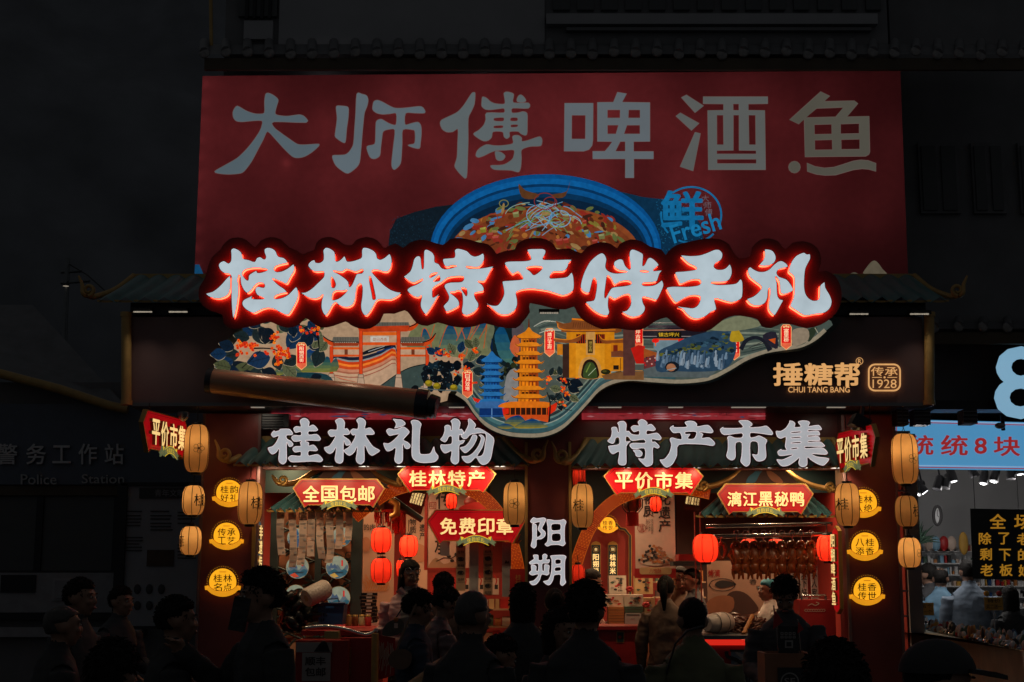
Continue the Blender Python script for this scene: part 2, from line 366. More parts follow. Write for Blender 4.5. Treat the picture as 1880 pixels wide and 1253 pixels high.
NEON = {
'桂': (NS, 370, 450, 1, [["480,100 490,70 530,50 600,75 660,130 685,220 780,245 870,275 905,215 965,195 1030,235 1055,200 1030,120 1035,65 1090,42 1160,55 1220,100 1260,185 1350,210 1405,260 1410,300 1300,325 1220,355 1195,400 1230,440 1320,430 1420,380 1510,315 1535,380 1520,440 1470,520 1400,640 1300,605 1165,555 1270,660 1360,720 1405,780 1320,800 1230,830 1195,865 1230,885 1330,865 1430,810 1550,690 1590,760 1590,860 1540,980 1430,1150 1310,1120 1200,1060 1090,1040 1000,1060 920,1100 850,1125 740,1070 680,1010 665,950 700,895 830,840 830,880 920,890 1030,880 920,830 885,770 880,720 920,680 1020,700 1035,660 1000,630 930,630 870,680 820,750 750,795 690,740 645,640 635,540 615,495 600,580 615,700 610,820 585,1000 555,1140 525,1205 505,1150 490,960 485,700 490,530 450,480 370,465 305,410 278,340 300,290 370,260 440,300 480,260 484,160",
   "670,470 720,410 820,385 950,382 1065,400 1070,420 985,450 920,455 905,420 840,450 775,500 765,580 720,555"],
  ["470,505 480,600 475,720 450,800 400,850 300,885 200,880 120,850 70,800 180,765 270,700 350,620 410,550"]]),
'林': (NS, 550, 450, 1, [["385,90 430,42 500,55 580,120 595,260 640,262 690,225 735,180 760,215 785,268 870,262 960,235 1018,200 1020,90 1050,42 1130,50 1220,95 1265,150 1280,215 1330,238 1400,205 1475,145 1510,200 1520,290 1500,380 1450,440 1380,445 1290,415 1210,415 1195,450 1280,550 1380,650 1500,735 1600,770 1665,780 1640,830 1560,880 1480,905 1330,895 1270,920 1230,985 1170,1090 1110,1160 1060,1155 1015,1080 1005,980 1025,850 1030,700 1000,640 955,670 935,750 920,880 880,980 800,1025 710,1020 640,985 590,945 540,1000 480,1110 430,1165 385,1120 355,1030 360,920 385,815 330,865 250,890 160,875 90,840 18,785 100,775 200,715 300,620 395,525 390,440 280,445 200,420 140,350 150,300 200,255 250,245 265,285 330,290 385,250 392,170",
  "525,530 565,580 590,650 570,700 535,695 522,610", "560,780 610,755 700,760 780,745 720,820 640,880 545,905 540,840", "1150,520 1175,545 1210,680 1245,860 1235,895 1205,890 1190,800 1165,680 1150,580",
  "550,425 690,445 770,400 840,420 920,445 985,420 1030,400 1045,430 1020,465 940,475 900,560 860,650 820,690 805,610 750,550 650,480"]]),
'特': (NS, 735, 450, 1, [["55,525 100,485 160,430 195,340 220,240 260,190 310,180 340,215 348,300 362,392 380,360 385,120 410,75 460,80 530,125 565,190 568,280 630,310 680,375 740,395 830,380 922,350 850,338 770,368 720,335 695,260 710,225 800,215 885,205 895,150 890,90 930,58 1010,68 1100,100 1160,160 1220,185 1290,170 1360,135 1380,180 1380,240 1350,310 1290,365 1200,370 1085,352 1120,383 1250,388 1400,370 1530,350 1490,420 1440,520 1380,600 1275,598 1340,650 1375,710 1360,765 1230,790 1225,850 1250,905 1285,960 1280,1030 1210,1110 1100,1160 1030,1140 1005,1080 1020,980 1020,860 1000,780 950,748 890,775 820,780 890,840 950,900 972,960 950,1020 770,1105 730,1060 708,1000 780,920 795,850 760,770 720,690 740,640 830,612 1000,605 1040,560 1020,520 900,520 780,545 680,620 550,700 530,780 535,860 580,840 635,810 600,880 530,1000 430,1140 380,1110 335,1030 330,950 350,838 300,865 220,850 150,800 110,740 160,690 260,650 340,600 370,560 300,590 220,625 130,590",
  "485,535 500,490 545,468 605,458 560,500", "545,595 635,510 645,585", "1005,710 1075,720 1095,780 1085,840 1050,790"]]),
'产': (NS, 885, 450, 1, [["740,90 780,65 870,62 1000,62 1048,95 1040,150 1005,220 1020,240 1200,242 1470,238 1430,300 1410,360 1370,420 1310,440 1190,440 1140,480 1115,530 1140,548 1300,538 1400,520 1470,450 1505,520 1515,660 1500,750 1420,810 1330,832 1240,810 1100,765 960,740 820,725 680,735 580,770 562,810 580,900 580,990 540,1080 450,1140 350,1155 250,1120 170,1050 75,965 160,990 250,990 310,920 355,820 355,740 330,610 365,590 500,580 640,568 670,545 620,470 585,445 540,465 500,485 430,410 370,310 400,275 500,265 700,262 790,245 800,210",
  "735,385 790,360 900,352 985,370 960,420 890,475 845,490 800,440"]]),
'伴': (NS, 1050, 450, 1, [["490,130 545,165 572,240 555,350 580,410 650,450 750,465 910,440 780,420 710,380 685,330 700,270 780,230 840,245 880,340 950,405 958,340 940,180 955,95 1000,70 1080,95 1170,150 1170,250 1165,345 1200,310 1240,230 1290,205 1360,245 1430,325 1390,370 1340,425 1480,415 1440,480 1415,560 1390,605 1300,620 1190,625 1155,650 1200,672 1330,665 1410,630 1480,580 1510,660 1480,750 1400,905 1320,890 1180,855 1160,890 1175,960 1205,1020 1195,1090 1130,1160 1010,1192 920,1165 820,1100 900,1075 960,990 965,890 940,815 870,820 780,860 700,895 620,850 600,930 600,1020 618,1110 580,1165 480,1150 370,1090 290,1020 228,935 355,910 385,820 405,690 400,600 370,545 340,590 315,690 290,780 240,795 170,755 140,690 155,590 200,450 290,280 400,175",
  "590,508 640,550 680,630 715,655 790,610 900,590 965,610 960,650 850,675 700,690 640,720 590,800 545,875 540,800 560,640 575,540", "1120,432 1170,422 1265,440 1190,448"]]),
'手': (NS, 1205, 450, 1, [["400,172 560,178 720,165 850,120 960,75 1040,80 1090,140 1085,210 1050,260 970,310 950,360 1000,400 1090,400 1150,370 1205,315 1240,380 1245,470 1210,560 1150,605 1050,615 920,615 910,630 1000,652 1150,650 1310,630 1380,560 1420,620 1415,850 1340,920 1240,948 1130,925 960,885 990,1055 900,1105 800,1180 680,1220 580,1200 500,1140 430,1060 345,1015 460,1020 600,1035 680,990 720,900 715,850 650,830 560,838 460,880 325,952 240,860 170,740 180,695 300,680 500,685 680,665 730,620 710,575 640,568 540,590 400,645 350,570 305,470 330,440 450,432 620,410 660,385 620,350 520,300"]]),
'礼': (NS, 1355, 450, 1, [["435,75 500,70 570,95 615,160 625,230 590,300 500,345 400,350 350,325 410,250 435,170"],
  ["155,430 170,380 205,362 260,400 340,435 430,435 510,400 590,320 660,270 720,260 790,300 825,350 790,375 700,395 650,430 640,470 680,520 790,560 850,620 910,720 905,755 840,790 750,815 700,790 685,720 680,630 650,560 615,520 640,620 645,740 655,840 690,890 745,910 700,1000 640,1110 600,1160 550,1130 505,1060 500,960 520,830 520,710 495,760 485,880 440,960 360,1000 270,1000 190,960 145,890 240,850 320,790 385,695 300,620 200,540 165,480"],
  ["1085,122 1130,150 1185,150 1190,230 1150,310 1110,400 1095,540 1092,680 1110,790 1160,870 1230,910 1300,905 1335,850 1340,700 1360,650 1425,608 1440,700 1510,820 1545,920 1530,1010 1480,1080 1400,1125 1280,1140 1130,1165 1060,1150 960,1085 855,1010 880,930 915,830 925,640 915,520 835,445 840,370 880,270 940,190 1010,145"]]),
}
LOWL = [
('桂', NS, 490, 760, 1, [["70,330 115,275 140,290 210,270 215,250 370,250 430,325 400,350 325,355 330,410 400,450 435,500 415,535 370,545 345,510 325,480 328,740 310,800 265,832 210,805 188,745 198,640 200,575 150,640 90,668 45,635 15,560 90,535 150,470 195,365 115,390 80,365"],
 ["540,115 600,70 660,85 700,140 690,205 765,180 840,260 800,288 690,290 692,345 820,335 885,405 860,445 740,440 630,445 690,475 690,525 770,510 838,590 800,615 690,612 690,690 835,665 920,750 880,795 740,785 430,798 370,770 345,725 400,685 480,690 552,690 555,625 460,635 420,580 460,535 555,530 545,475 565,450 450,458 400,395 445,350 555,355 555,295 470,312 435,245 480,205 560,210"]]),
('林', NS, 490, 760, 1, [["1120,115 1190,72 1250,90 1282,150 1275,245 1320,240 1368,310 1335,345 1265,348 1265,370 1340,420 1378,470 1365,510 1310,525 1280,490 1262,450 1258,740 1240,800 1195,820 1140,800 1115,745 1130,640 1135,555 1090,630 1030,660 970,625 940,555 1020,530 1070,470 1125,370 1050,380 1000,305 1045,260 1145,262 1150,180"],
 ["1470,105 1525,65 1590,85 1628,140 1612,245 1700,228 1770,310 1740,345 1625,350 1680,450 1750,540 1860,605 1790,660 1730,690 1670,650 1605,520 1605,760 1580,810 1540,832 1480,800 1462,740 1478,640 1480,545 1440,630 1360,690 1290,650 1262,600 1340,550 1420,440 1455,350 1410,355 1368,290 1415,245 1490,250 1500,170"]]),
('礼', NS, 700, 760, 1, [["190,85 260,92 340,100 395,150 385,185 320,215 215,240 240,190 230,140"],
 ["80,280 130,240 220,260 300,235 370,212 465,295 410,370 365,430 440,470 480,520 465,565 415,580 380,550 355,500 355,750 330,805 285,825 235,800 215,745 230,650 232,560 170,600 100,618 60,570 35,480 110,490 190,445 290,340 200,350 130,360"],
 ["485,130 530,100 610,115 660,170 640,250 630,450 635,640 680,665 780,660 820,630 865,535 885,620 935,690 930,745 870,795 700,810 590,790 525,745 498,660 505,400 510,210"]]),
('物', NS, 700, 760, 1, [["1140,120 1200,78 1265,95 1300,150 1282,255 1320,250 1360,310 1340,345 1282,350 1282,440 1350,430 1375,440 1340,490 1282,530 1278,760 1255,815 1210,832 1160,805 1138,745 1150,690 1152,610 1100,635 1040,650 990,600 970,540 985,505 1060,508 1155,488 1158,375 1110,380 1080,440 1040,468 970,425 1010,370 1040,280 1040,205 1090,182 1140,205 1145,270 1160,255 1158,160"],
 ["1425,95 1470,85 1555,180 1530,245 1620,240 1845,390 1835,560 1800,740 1740,820 1665,840 1610,800 1555,720 1480,790 1420,812 1360,780 1320,700 1420,695 1510,640 1600,520 1640,400 1600,350 1650,345 1690,380 1700,430 1660,560 1580,690 1640,690 1680,640 1705,500 1710,325 1480,340 1400,410 1340,405 1305,350 1370,300 1430,180"],
 ["1500,350 1560,350 1575,400 1520,520 1430,620 1370,645 1320,600 1295,555 1380,530 1450,450"]]),
]
LOWR = [
('特', NS, 1110, 765, 1, [["210,110 250,80 320,78 360,130 355,235 400,240 450,290 560,300 565,235 480,255 430,185 480,145 565,150 545,90 600,45 660,60 705,105 700,140 770,125 840,205 800,240 700,232 700,295 860,268 935,350 900,390 780,372 790,420 830,415 905,490 870,528 795,515 795,740 770,800 690,825 640,790 550,690 655,690 655,525 470,540 410,475 460,435 660,435 640,380 450,400 400,345 355,330 352,412 430,405 360,490 360,740 345,790 300,805 240,790 220,740 240,580 140,620 85,580 60,500 75,482 235,455 235,350 185,355 160,430 120,448 45,405 100,340 120,250 110,190 150,170 200,180 220,250 235,250 230,150"],
 ["465,555 560,545 620,590 615,640 570,668 515,650 500,600"]]),
('产', NS, 1110, 765, 1, [["1315,100 1380,72 1470,80 1520,125 1525,165 1700,140 1785,235 1750,275 1560,255 1620,290 1600,355 1720,345 1815,435 1775,485 1600,460 1222,465 1190,640 1120,780 1030,838 970,810 905,712 980,700 1060,600 1095,470 1070,375 1110,345 1190,368 1265,370 1240,270 1130,272 1070,190 1135,145 1145,175 1350,170", "1330,255 1505,255 1470,362 1365,362 1410,290 1335,290"]]),
('市', NS, 1315, 765, 1, [["365,75 450,60 530,68 590,115 585,150 550,180 730,170 830,155 925,255 910,305 720,280 565,270 565,345 640,335 710,315 835,385 810,470 822,650 790,715 710,740 650,720 590,620 680,620 680,430 560,432 560,750 490,825 400,745 415,640 418,435 320,440 320,640 300,700 250,722 190,690 165,640 190,540 190,390 180,350 220,315 310,350 420,345 415,275 130,305 60,215 120,170 130,190 410,188 430,150"]]),
('集', NS, 1315, 765, 1, [["1205,68 1265,80 1300,120 1290,175 1390,165 1340,90 1420,65 1510,75 1540,110 1520,160 1680,140 1735,205 1700,225 1520,225 1520,245 1670,235 1705,290 1680,312 1520,312 1520,332 1670,322 1710,375 1690,400 1525,402 1525,420 1700,412 1780,470 1760,498 1470,495 1490,525 1740,510 1832,590 1790,628 1575,615 1660,660 1855,690 1800,780 1750,808 1660,780 1560,720 1500,670 1498,780 1470,820 1420,832 1370,810 1350,760 1365,680 1280,750 1180,810 1090,820 1040,790 990,705 1080,710 1180,670 1260,625 1050,650 1005,580 1065,535 1080,550 1155,550 1130,490 1145,340 1060,365 1000,330 980,240 1060,240 1140,190 1200,100",
  "1242,258 1378,246 1378,262 1242,272", "1242,345 1378,333 1378,348 1242,358", "1242,430 1378,418 1378,434 1242,442", "1235,525 1330,512 1330,528 1235,540"]]),
]
PILLAR = [
('阳', 8.644, 960, 940, 1, [["115,150 165,88 220,105 330,92 370,120 340,190 305,265 350,310 362,350 345,395 290,435 220,445 215,540 180,580 140,560 125,530 150,420 150,195 200,195 222,230 222,395 270,380 285,340 235,275 270,165 160,185"],
 ["375,130 430,122 500,135 600,130 650,118 690,160 665,250 665,460 680,500 635,545 560,525 450,528 390,550 345,515 390,460 392,250", "462,200 588,198 588,285 462,292", "468,355 590,352 590,455 470,460"]]),
('朔', 8.644, 960, 940, 1, [["160,690 200,680 245,690 250,765 310,760 310,690 350,665 390,695 370,760 425,755 420,800 390,820 310,825 310,930 335,930 340,840 390,838 422,860 412,940 420,980 380,1010 300,995 270,1080 215,1150 150,1165 100,1110 170,1090 230,1030 240,990 150,1010 100,980 110,950 135,930 130,850 180,843 215,870 210,930 240,935 240,825 130,838 98,805 150,765 175,745"],
 ["435,705 480,690 640,685 690,715 668,790 668,1050 685,1120 630,1175 590,1140 598,1005 500,1008 480,1080 440,1150 390,1165 320,1105 400,1080 445,980 455,850 455,760", "522,762 595,762 595,818 522,825", "515,888 595,882 595,930 512,938"]]),
]
def trace_loops(sx, x0, y0, smooth, shapes, t=.42):
    out = []
    for sh in shapes:
        ls = [tr(sx, x0, y0, q) for q in sh]
        if smooth: ls = [cr(l, 3, True, t) for l in ls]
        out.append(ls)
    return out
def grow(loops, d):
    """offsets pixel loops outward by d (negative: inward) with mitred normals"""
    out = []
    for li, l in enumerate(loops):
        k = len(l); ar = sum(l[i][0]*l[(i+1) % k][1]-l[(i+1) % k][0]*l[i][1] for i in range(k))
        sg = (1 if ar > 0 else -1)*(1 if li == 0 else -1)
        q = []
        for i in range(k):
            a, b = l[i-1], l[(i+1) % k]
            dx, dy = b[0]-a[0], b[1]-a[1]; n = math.hypot(dx, dy) or 1
            q.append((l[i][0]+sg*d*dy/n, l[i][1]-sg*d*dx/n))
        out.append(q)
    return out
CLOUD = ([(360+x/3.133, 425+y/3.133) for x, y in [(20,320),(50,270),(70,200),(90,150),(140,105),(150,85),(190,45),(240,35),(290,50),(338,92),(370,55),(430,33),(490,48),(535,92),(580,110),(612,132),(640,120),(680,105),(690,70),(720,42),(770,32),(820,50),(850,75),(895,80),(920,50),(980,32),(1040,50),(1080,95),(1100,88),(1150,70),(1190,95),(1230,65),(1290,48),(1340,55),(1420,78),(1460,45),(1520,38),(1580,50),(1620,62),(1680,75),(1715,110),(1730,130),(1770,115)]]
 + [(940+x/3.032, 425+y/3.032) for x, y in [(15,100),(25,75),(70,45),(130,36),(190,45),(235,75),(250,100),(320,95),(385,122),(420,85),(490,60),(550,70),(585,95),(600,70),(660,45),(720,55),(770,85),(830,100),(855,132),(870,110),(920,75),(1000,55),(1080,40),(1160,45),(1210,75),(1235,120),(1265,150),(1325,140),(1335,90),(1380,48),(1430,40),(1480,55),(1520,100),(1560,65),(1620,55),(1680,75),(1715,120),(1720,180),(1705,225),(1750,220),(1800,250),(1830,310),(1835,370),(1820,430),(1780,480),(1720,520),(1640,540),(1560,520),(1500,515),(1440,540),(1390,530),(1365,490),(1300,475),(1240,470),(1180,490),(1110,545),(1050,560),(960,550),(890,505),(860,480),(800,500),(740,540),(680,552),(610,545),(560,540),(500,545),(440,520),(390,490),(360,450),(345,420),(300,435),(230,430),(100,400),(100,450),(60,505),(20,540)]]
 + [(360+x/3.133, 425+y/3.133) for x, y in [(1740,550),(1660,530),(1610,545),(1540,555),(1460,545),(1390,525),(1330,545),(1270,530),(1230,480),(1200,455),(1140,475),(1080,475),(1060,520),(1000,560),(940,560),(890,540),(860,520),(790,545),(720,555),(660,520),(630,500),(590,540),(530,555),(470,540),(420,520),(350,540),(250,560),(200,560),(160,530),(150,480),(90,460),(40,430),(15,380)]])
# ------------------------------------------------------------------ materials
mat('black_metal', (.035, .035, .04), .45, .6)
mat('dark_steel', (.16, .17, .18), .35, .8)
mat('wet_paving', (.09, .088, .088), .35, var=.5, scale=3, bump=.3)
mat('sky_cover_rock', (.17, .18, .20), .95, var=.6, scale=.25)
mat('dark_plaster', (.21, .21, .22), .9, var=.35, scale=2.5, bump=.2)
mat('grey_plaster', (.40, .40, .42), .9, var=.2, scale=2)
mat('dark_tile', (.17, .17, .18), .6, var=.5, scale=6)
mat('tile_end', (.30, .29, .29), .6, var=.6, scale=30)
mat('dark_window', (.09, .095, .10), .4, var=.2)
mat('old_timber', (.10, .075, .05), .7, var=.5, scale=5)
mat('dim_gold_paint', (.52, .33, .11), .45, .1, var=.3, scale=12)
mat('gold_trim', (.55, .33, .09), .38, .5, var=.25, scale=14)
mat('maroon_panel', (.19, .115, .115), .38, var=.35, scale=2)
mat('maroon_lacquer', (.21, .05, .048), .35, var=.35, scale=4)
mat('red_lacquer', (.42, .03, .022), .38, var=.3, scale=5)
mat('deep_green_tile', (.13, .25, .25), .4, var=.4, scale=7)
mat('teal_tile', (.05, .17, .19), .32, var=.4, scale=9)
mat('teal_board', (.02, .055, .06), .6, var=.3, scale=4)
mat('signboard_back', (.085, .014, .013), .42, var=.3, scale=6)
mat('white_acrylic', (.7, .7, .7), .35, var=.04, emit=S(174, 189, 197), es=1., evar=.24, scale=6)
mat('pale_acrylic', (.7, .7, .7), .35, var=.04, emit=S(160, 163, 168), es=1., evar=.22, scale=7)
mat('white_edge', (.7, .7, .7), .4, emit=S(205, 185, 185), es=1.)
mat('letter_return', (.03, .02, .02), .5)
mat('red_led', (.5, .02, .01), .5, emit=(1., .045, .02), es=13.)
mat('lamp_lens', (.8, .8, .75), .3, emit=(1., .86, .66), es=.26)
mat('downlight_lens', (.8, .8, .75), .3, emit=(1., .88, .72), es=2.2)
mat('cool_lens', (.8, .8, .8), .3, emit=(.9, .95, 1.), es=1.6)
mat('roller_bronze', (.42, .28, .17), .36, .25, var=.25, scale=6)
mat('roller_cap', (.04, .05, .06), .35, .4)
mat('logo_gold', (.6, .4, .15), .4, emit=S(214, 158, 98), es=1., evar=.2, scale=14)
mat('medal_glow', (.7, .4, .05), .5, emit=S(250, 172, 30), es=1., evar=.16, scale=10)
mat('medal_band', (.7, .4, .05), .5, emit=S(218, 142, 22), es=1., evar=.16, scale=14)
mat('medal_line', (.25, .12, .01), .5, emit=S(110, 62, 8), es=1.)
mat('medal_leaf', (.5, .28, .05), .5, emit=S(150, 96, 20), es=1.)
mat('black_ink', (.025, .02, .018), .7)
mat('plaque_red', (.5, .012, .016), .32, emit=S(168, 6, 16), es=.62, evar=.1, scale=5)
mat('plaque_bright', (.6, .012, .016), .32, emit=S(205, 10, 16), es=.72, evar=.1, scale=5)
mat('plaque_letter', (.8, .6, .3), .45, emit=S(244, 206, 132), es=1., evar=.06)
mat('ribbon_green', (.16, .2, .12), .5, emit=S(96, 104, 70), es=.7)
mat('ribbon_gold', (.6, .42, .05), .5, emit=S(214, 178, 40), es=.9)
mat('cord', (.02, .02, .02), .8)
translucent('lantern_paper', (.80, .47, .185), .62, glow=(.055, .024, .007))
translucent('red_lantern_paper', (.78, .06, .024), .62, glow=(.09, .007, .003))
translucent('backlit_red_sheet', (.36, .05, .055), .8, glow=(.010, .0036, .0042))
for n_ in ('printed_glow', 'white_acrylic', 'white_edge', 'logo_gold', 'medal_glow', 'medal_band', 'medal_line', 'medal_leaf', 'plaque_letter', 'ribbon_green', 'ribbon_gold', 'lantern_paper', 'red_lantern_paper', 'backlit_red_sheet'):
    MATS[n_].cycles.emission_sampling = 'NONE'

# ------------------------------------------------------------------ ground, and an added hill that hides the brightened night sky
g = MB(); g.add([(-90, -12, 0), (90, -12, 0), (90, 150, 0), (-90, 150, 0)], [(0, 1, 2, 3)], 'wet_paving'); struct('ground', g)
FLZ = .15
g = MB(); g.box(-2.95, 3.45, 12.3, 19.0, 0.004, FLZ, 'old_timber'); struct('shop_floor', g)
g = MB()
vs = []; fs = []; nx, nz = 70, 14
for i in range(nx+1):
    x = -75+150*i/nx
    hgt = 44+16*noise.noise(Vector((x*.045, 3.1, 0)))+6*noise.noise(Vector((x*.16, 9, 0)))
    for j in range(nz+1):
        t = j/nz
        vs.append((x+1.5*noise.noise(Vector((x*.2, t*6, 1))), 70+26*t**1.6+3*noise.noise(Vector((x*.12, t*5, 5))), hgt*t**.8-.5))
for i in range(nx):
    for j in range(nz):
        a = i*(nz+1)+j; fs.append((a, a+nz+1, a+nz+2, a+1))
g.add(vs, fs, 'sky_cover_rock', smooth=True); struct('hill', g)

# ------------------------------------------------------------------ the shop building and its neighbours
def px_x(px, Y): return P(px, 900, Y).x
def px_z(py, Y): return P(940, py, Y).z
bt = thing('shop_building', 'dark old building behind the red fish billboard, with a tiled eave above it', 'building', (0, 13.2, 0))
m_ = MB()
x0, x1 = px_x(384, 13.2), px_x(1668, 13.2)
m_.box(x0, x1, 13.2, 19.3, px_z(500, 13.2), 8.6, 'dark_plaster')
obj('upper_wall', m_, bt)
m_ = MB(); m_.pbox(392, 742, 1640, 862, 12.62, .12, 'maroon_lacquer'); obj('facade_beam', m_, bt)
m_ = MB(); m_.box(x0, x1, 12.75, 19.2, px_z(742, 12.62)-.02, px_z(742, 12.62)+.1, 'dark_plaster')
m_.box(x0, x0+.12, 12.9, 19.2, FLZ, 3.0, 'dark_plaster'); m_.box(x1-.12, x1, 12.9, 19.2, FLZ, 3.0, 'dark_plaster')
obj('shop_shell', m_, bt)
# pale panel, window and grille of the storey above the eave
m_ = MB(); m_.pbox(515, -60, 1000, 86, 13.17, .04, 'grey_plaster'); obj('rendered_panel', m_, bt)
m_ = MB(); m_.pbox(448, 38, 500, 72, 13.14, .05, 'grey_plaster'); m_.pbox(440, -50, 508, 30, 13.15, .05, 'dark_window')
for k in range(4): m_.pbox(452+k*14, -50, 455+k*14, 34, 13.12, .03, 'black_metal')
obj('window', m_, bt)
m_ = MB(); m_.pbox(1003, 25, 1612, 44, 13.1, .1, 'grey_plaster'); m_.pbox(1040, 50, 1600, 56, 13.13, .07, 'dark_plaster'); obj('sill_band', m_, bt)
m_ = MB()
for k in range(14): m_.pbox(1015+k*44, -70, 1046+k*44, 18, 13.15, .05, 'dark_window')
obj('window_band', m_, bt)
m_ = MB()
m_.tube([P(386, -80, 13.05), P(388, 96, 13.05)], .018, 'dim_gold_paint')
obj('gold_pipe', m_, bt)
def eave(parent, xa, xb, ytop, ybot, Yb, Yf, step, m='dark_tile', me='tile_end', nm='eave'):
    """sloping tiled eave with round tile ends"""
    m_ = MB(); a = P(xa, ytop, Yb); b = P(xb, ytop, Yb); zf = px_z(ybot, Yf)
    L_ = P(xa, ybot, Yf).x; R_ = P(xb, ybot, Yf).x
    n = int((xb-xa)/step)
    for i in range(n+1):
        u = i/n; xt = a.x+(b.x-a.x)*u; xe = L_+(R_-L_)*u; j = .012*math.sin(i*7.3)+.01*math.sin(i*3.1)
        m_.tube([(xt, Yb, a.z), (xe, Yf, zf+j)], .045, m, 8)
        m_.lathe((xe, Yf-.012, zf+j-.01), [(0, 0), (.03, .004), (.047, .006), (.05, .02)], me, 12, axis='y')
    m_.add([(a.x, Yb, a.z-.02), (b.x, Yb, b.z-.02), (R_, Yf, zf-.02), (L_, Yf, zf-.02)], [(0, 3, 2, 1)], m)
    m_.box(L_, R_, Yf+.02, Yf+.06, zf-.16, zf-.05, 'old_timber')
    return obj(nm, m_, parent)
eave(bt, 375, 1880, 78, 96, 13.15, 12.35, 39)
bn = thing('neighbour_building', 'dark neighbouring building right of the red billboard, above the blue shop sign', 'building', (px_x(1880, 13.6), 13.6, 0))
m_ = MB()
xl, xr = px_x(1672, 13.6), px_x(2500, 13.6)
m_.box(xl, xr, 13.6, 20, px_z(742, 13.6), 9, 'dark_plaster'); obj('wall', m_, bn)
for (a, b) in ((1685, 1765), (1782, 1850), (1868, 1940)):
    m_ = MB(); m_.pbox(a, 262, b, 392, 13.55, .06, 'dark_tile'); f_ = obj('window', m_, bn)
    m_ = MB(); m_.pbox(a+6, 268, (a+b)/2-2, 386, 13.53, .02, 'dark_window'); m_.pbox((a+b)/2+2, 268, b-6, 386, 13.53, .02, 'dark_window'); obj('pane', m_, f_)
eave(bn, 1715, 2300, 588, 600, 13.55, 13.1, 42)
m_ = MB(); m_.pbox(1716, 735, 2400, 752, 13.3, .3, 'black_metal'); obj('sign_rail', m_, bn)
for k in range(9): obj('wall_groove', MB().pbox(1642, 762+k*46, 1668, 765+k*46, 12.86, .03, 'dark_steel'), bn)

# police station on the left
pt = thing('police_station', 'dark police station across the street corner with faint grey lettering', 'building', (px_x(100, 15.5), 15.5, 0))
m_ = MB()
m_.box(px_x(-700, 15.5), px_x(372, 15.5), 15.6, 22, 0, px_z(700, 15.5), 'dark_plaster'); obj('wall', m_, pt)
mat('station_blue', (.12, .145, .19), .5, var=.2)
mat('station_grey', (.34, .34, .36), .6, var=.3)
m_ = MB(); m_.pbox(-600, 742, 372, 890, 15.48, .12, 'station_blue'); fa = obj('name_board', m_, pt)
mat('station_letter', (.72, .72, .73), .6, var=.15)
mat('station_letter_dim', (.5, .5, .5), .6, var=.15)
for ch, r_ in (('警', (-6, 815, 32, 853)), ('务', (48, 815, 84, 853)), ('工', (96, 818, 130, 851)), ('作', (144, 815, 178, 853)), ('站', (192, 815, 227, 853))):
    m_ = MB(); m_.text(ch, r_, 15.44, 'station_letter', thick=.03, bold=.02); obj('character', m_, fa)
m_ = MB(); m_.text('Police', (38, 871, 104, 890), 15.44, 'station_letter_dim', thick=.03, bold=.01); obj('word', m_, fa)
m_ = MB(); m_.text('Station', (150, 871, 228, 888), 15.44, 'station_letter_dim', thick=.03, bold=.01); obj('word', m_, fa)
m_ = MB(); m_.pbox(-500, 892, 215, 910, 15.5, .08, 'old_timber'); obj('ledge', m_, pt)
m_ = MB(); m_.pbox(-500, 912, 213, 1048, 15.56, .03, 'dark_window'); wf = obj('window', m_, pt)
for x in (-180, -60, 68, 210): obj('window_bar', MB().pbox(x, 912, x+5, 1048, 15.53, .03, 'black_metal'), wf)
m_ = MB(); m_.pbox(-500, 1052, 222, 1125, 15.52, .06, 'station_grey'); obj('lower_wall_band', m_, pt)
m_ = MB(); m_.pbox(-500, 1126, 260, 1138, 15.48, .1, 'black_metal'); m_.pbox(-500, 1152, 260, 1170, 15.48, .1, 'station_grey'); obj('counter_band', m_, pt)
m_ = MB(); m_.pbox(97, 1062, 150, 1103, 15.5, .02, 'grey_plaster'); m_.pbox(101, 1066, 146, 1099, 15.49, .012, 'station_grey'); obj('wall_notice', m_, pt)
m_ = MB(); m_.pbox(2, 1056, 64, 1088, 15.5, .02, 'black_metal'); obj('wall_plate', m_, pt)
# low roof line running down behind the station
m_ = MB()
m_.tube([P(-100, 660, 15.3), P(110, 715, 15.3), P(200, 745, 15.3), P(235, 752, 15.3)], .05, 'dim_gold_paint')
m_.add([P(-100, 560, 17), P(60, 560, 17), P(235, 750, 15.3), P(-100, 660, 15.3)], [(0, 3, 2, 1)], 'dark_tile')
obj('roof', m_, pt)
mat('notice_dim', (.36, .39, .43), .6, var=.25, scale=3)
mat('notice_ink', (.07, .075, .08), .7)
mat('notice_brown', (.10, .07, .05), .7, var=.5, scale=9)
nb = thing('notice_board', 'tall glazed notice board of printed pages beside the police station window', 'notice board', P(300, 1150, 14.6))
m_ = MB(); m_.pbox(222, 893, 368, 1150, 14.6, .06, 'notice_dim'); m_.pbox(256, 896, 366, 915, 14.58, .02, 'notice_ink')
m_.text('青年文明号', (284, 899, 352, 912), 14.57, 'notice_dim', bold=.01)
random.seed(3)
for c0, c1, ys in ((226, 262, (938, 946, 952, 958, 964, 986, 992, 998, 1004, 1010)), (276, 318, (938, 946, 952, 960, 966, 972)), (326, 362, (940, 946, 952, 960, 1000, 1006, 1012, 1018, 1024))):
    for y in ys: m_.pbox(c0, y, c1-random.random()*8, y+2.2, 14.59, .012, 'notice_ink')
m_.pbox(270, 1010, 318, 1040, 14.585, .012, 'notice_brown')
for k in range(3):
    m_.ell(P(252+k*22, 1082, 14.59), (.035, .01, .05), 'notice_ink'); m_.ell(P(252+k*22, 1112, 14.59), (.035, .01, .045), 'notice_ink')
obj('page_panel', m_, nb)
m_ = MB()
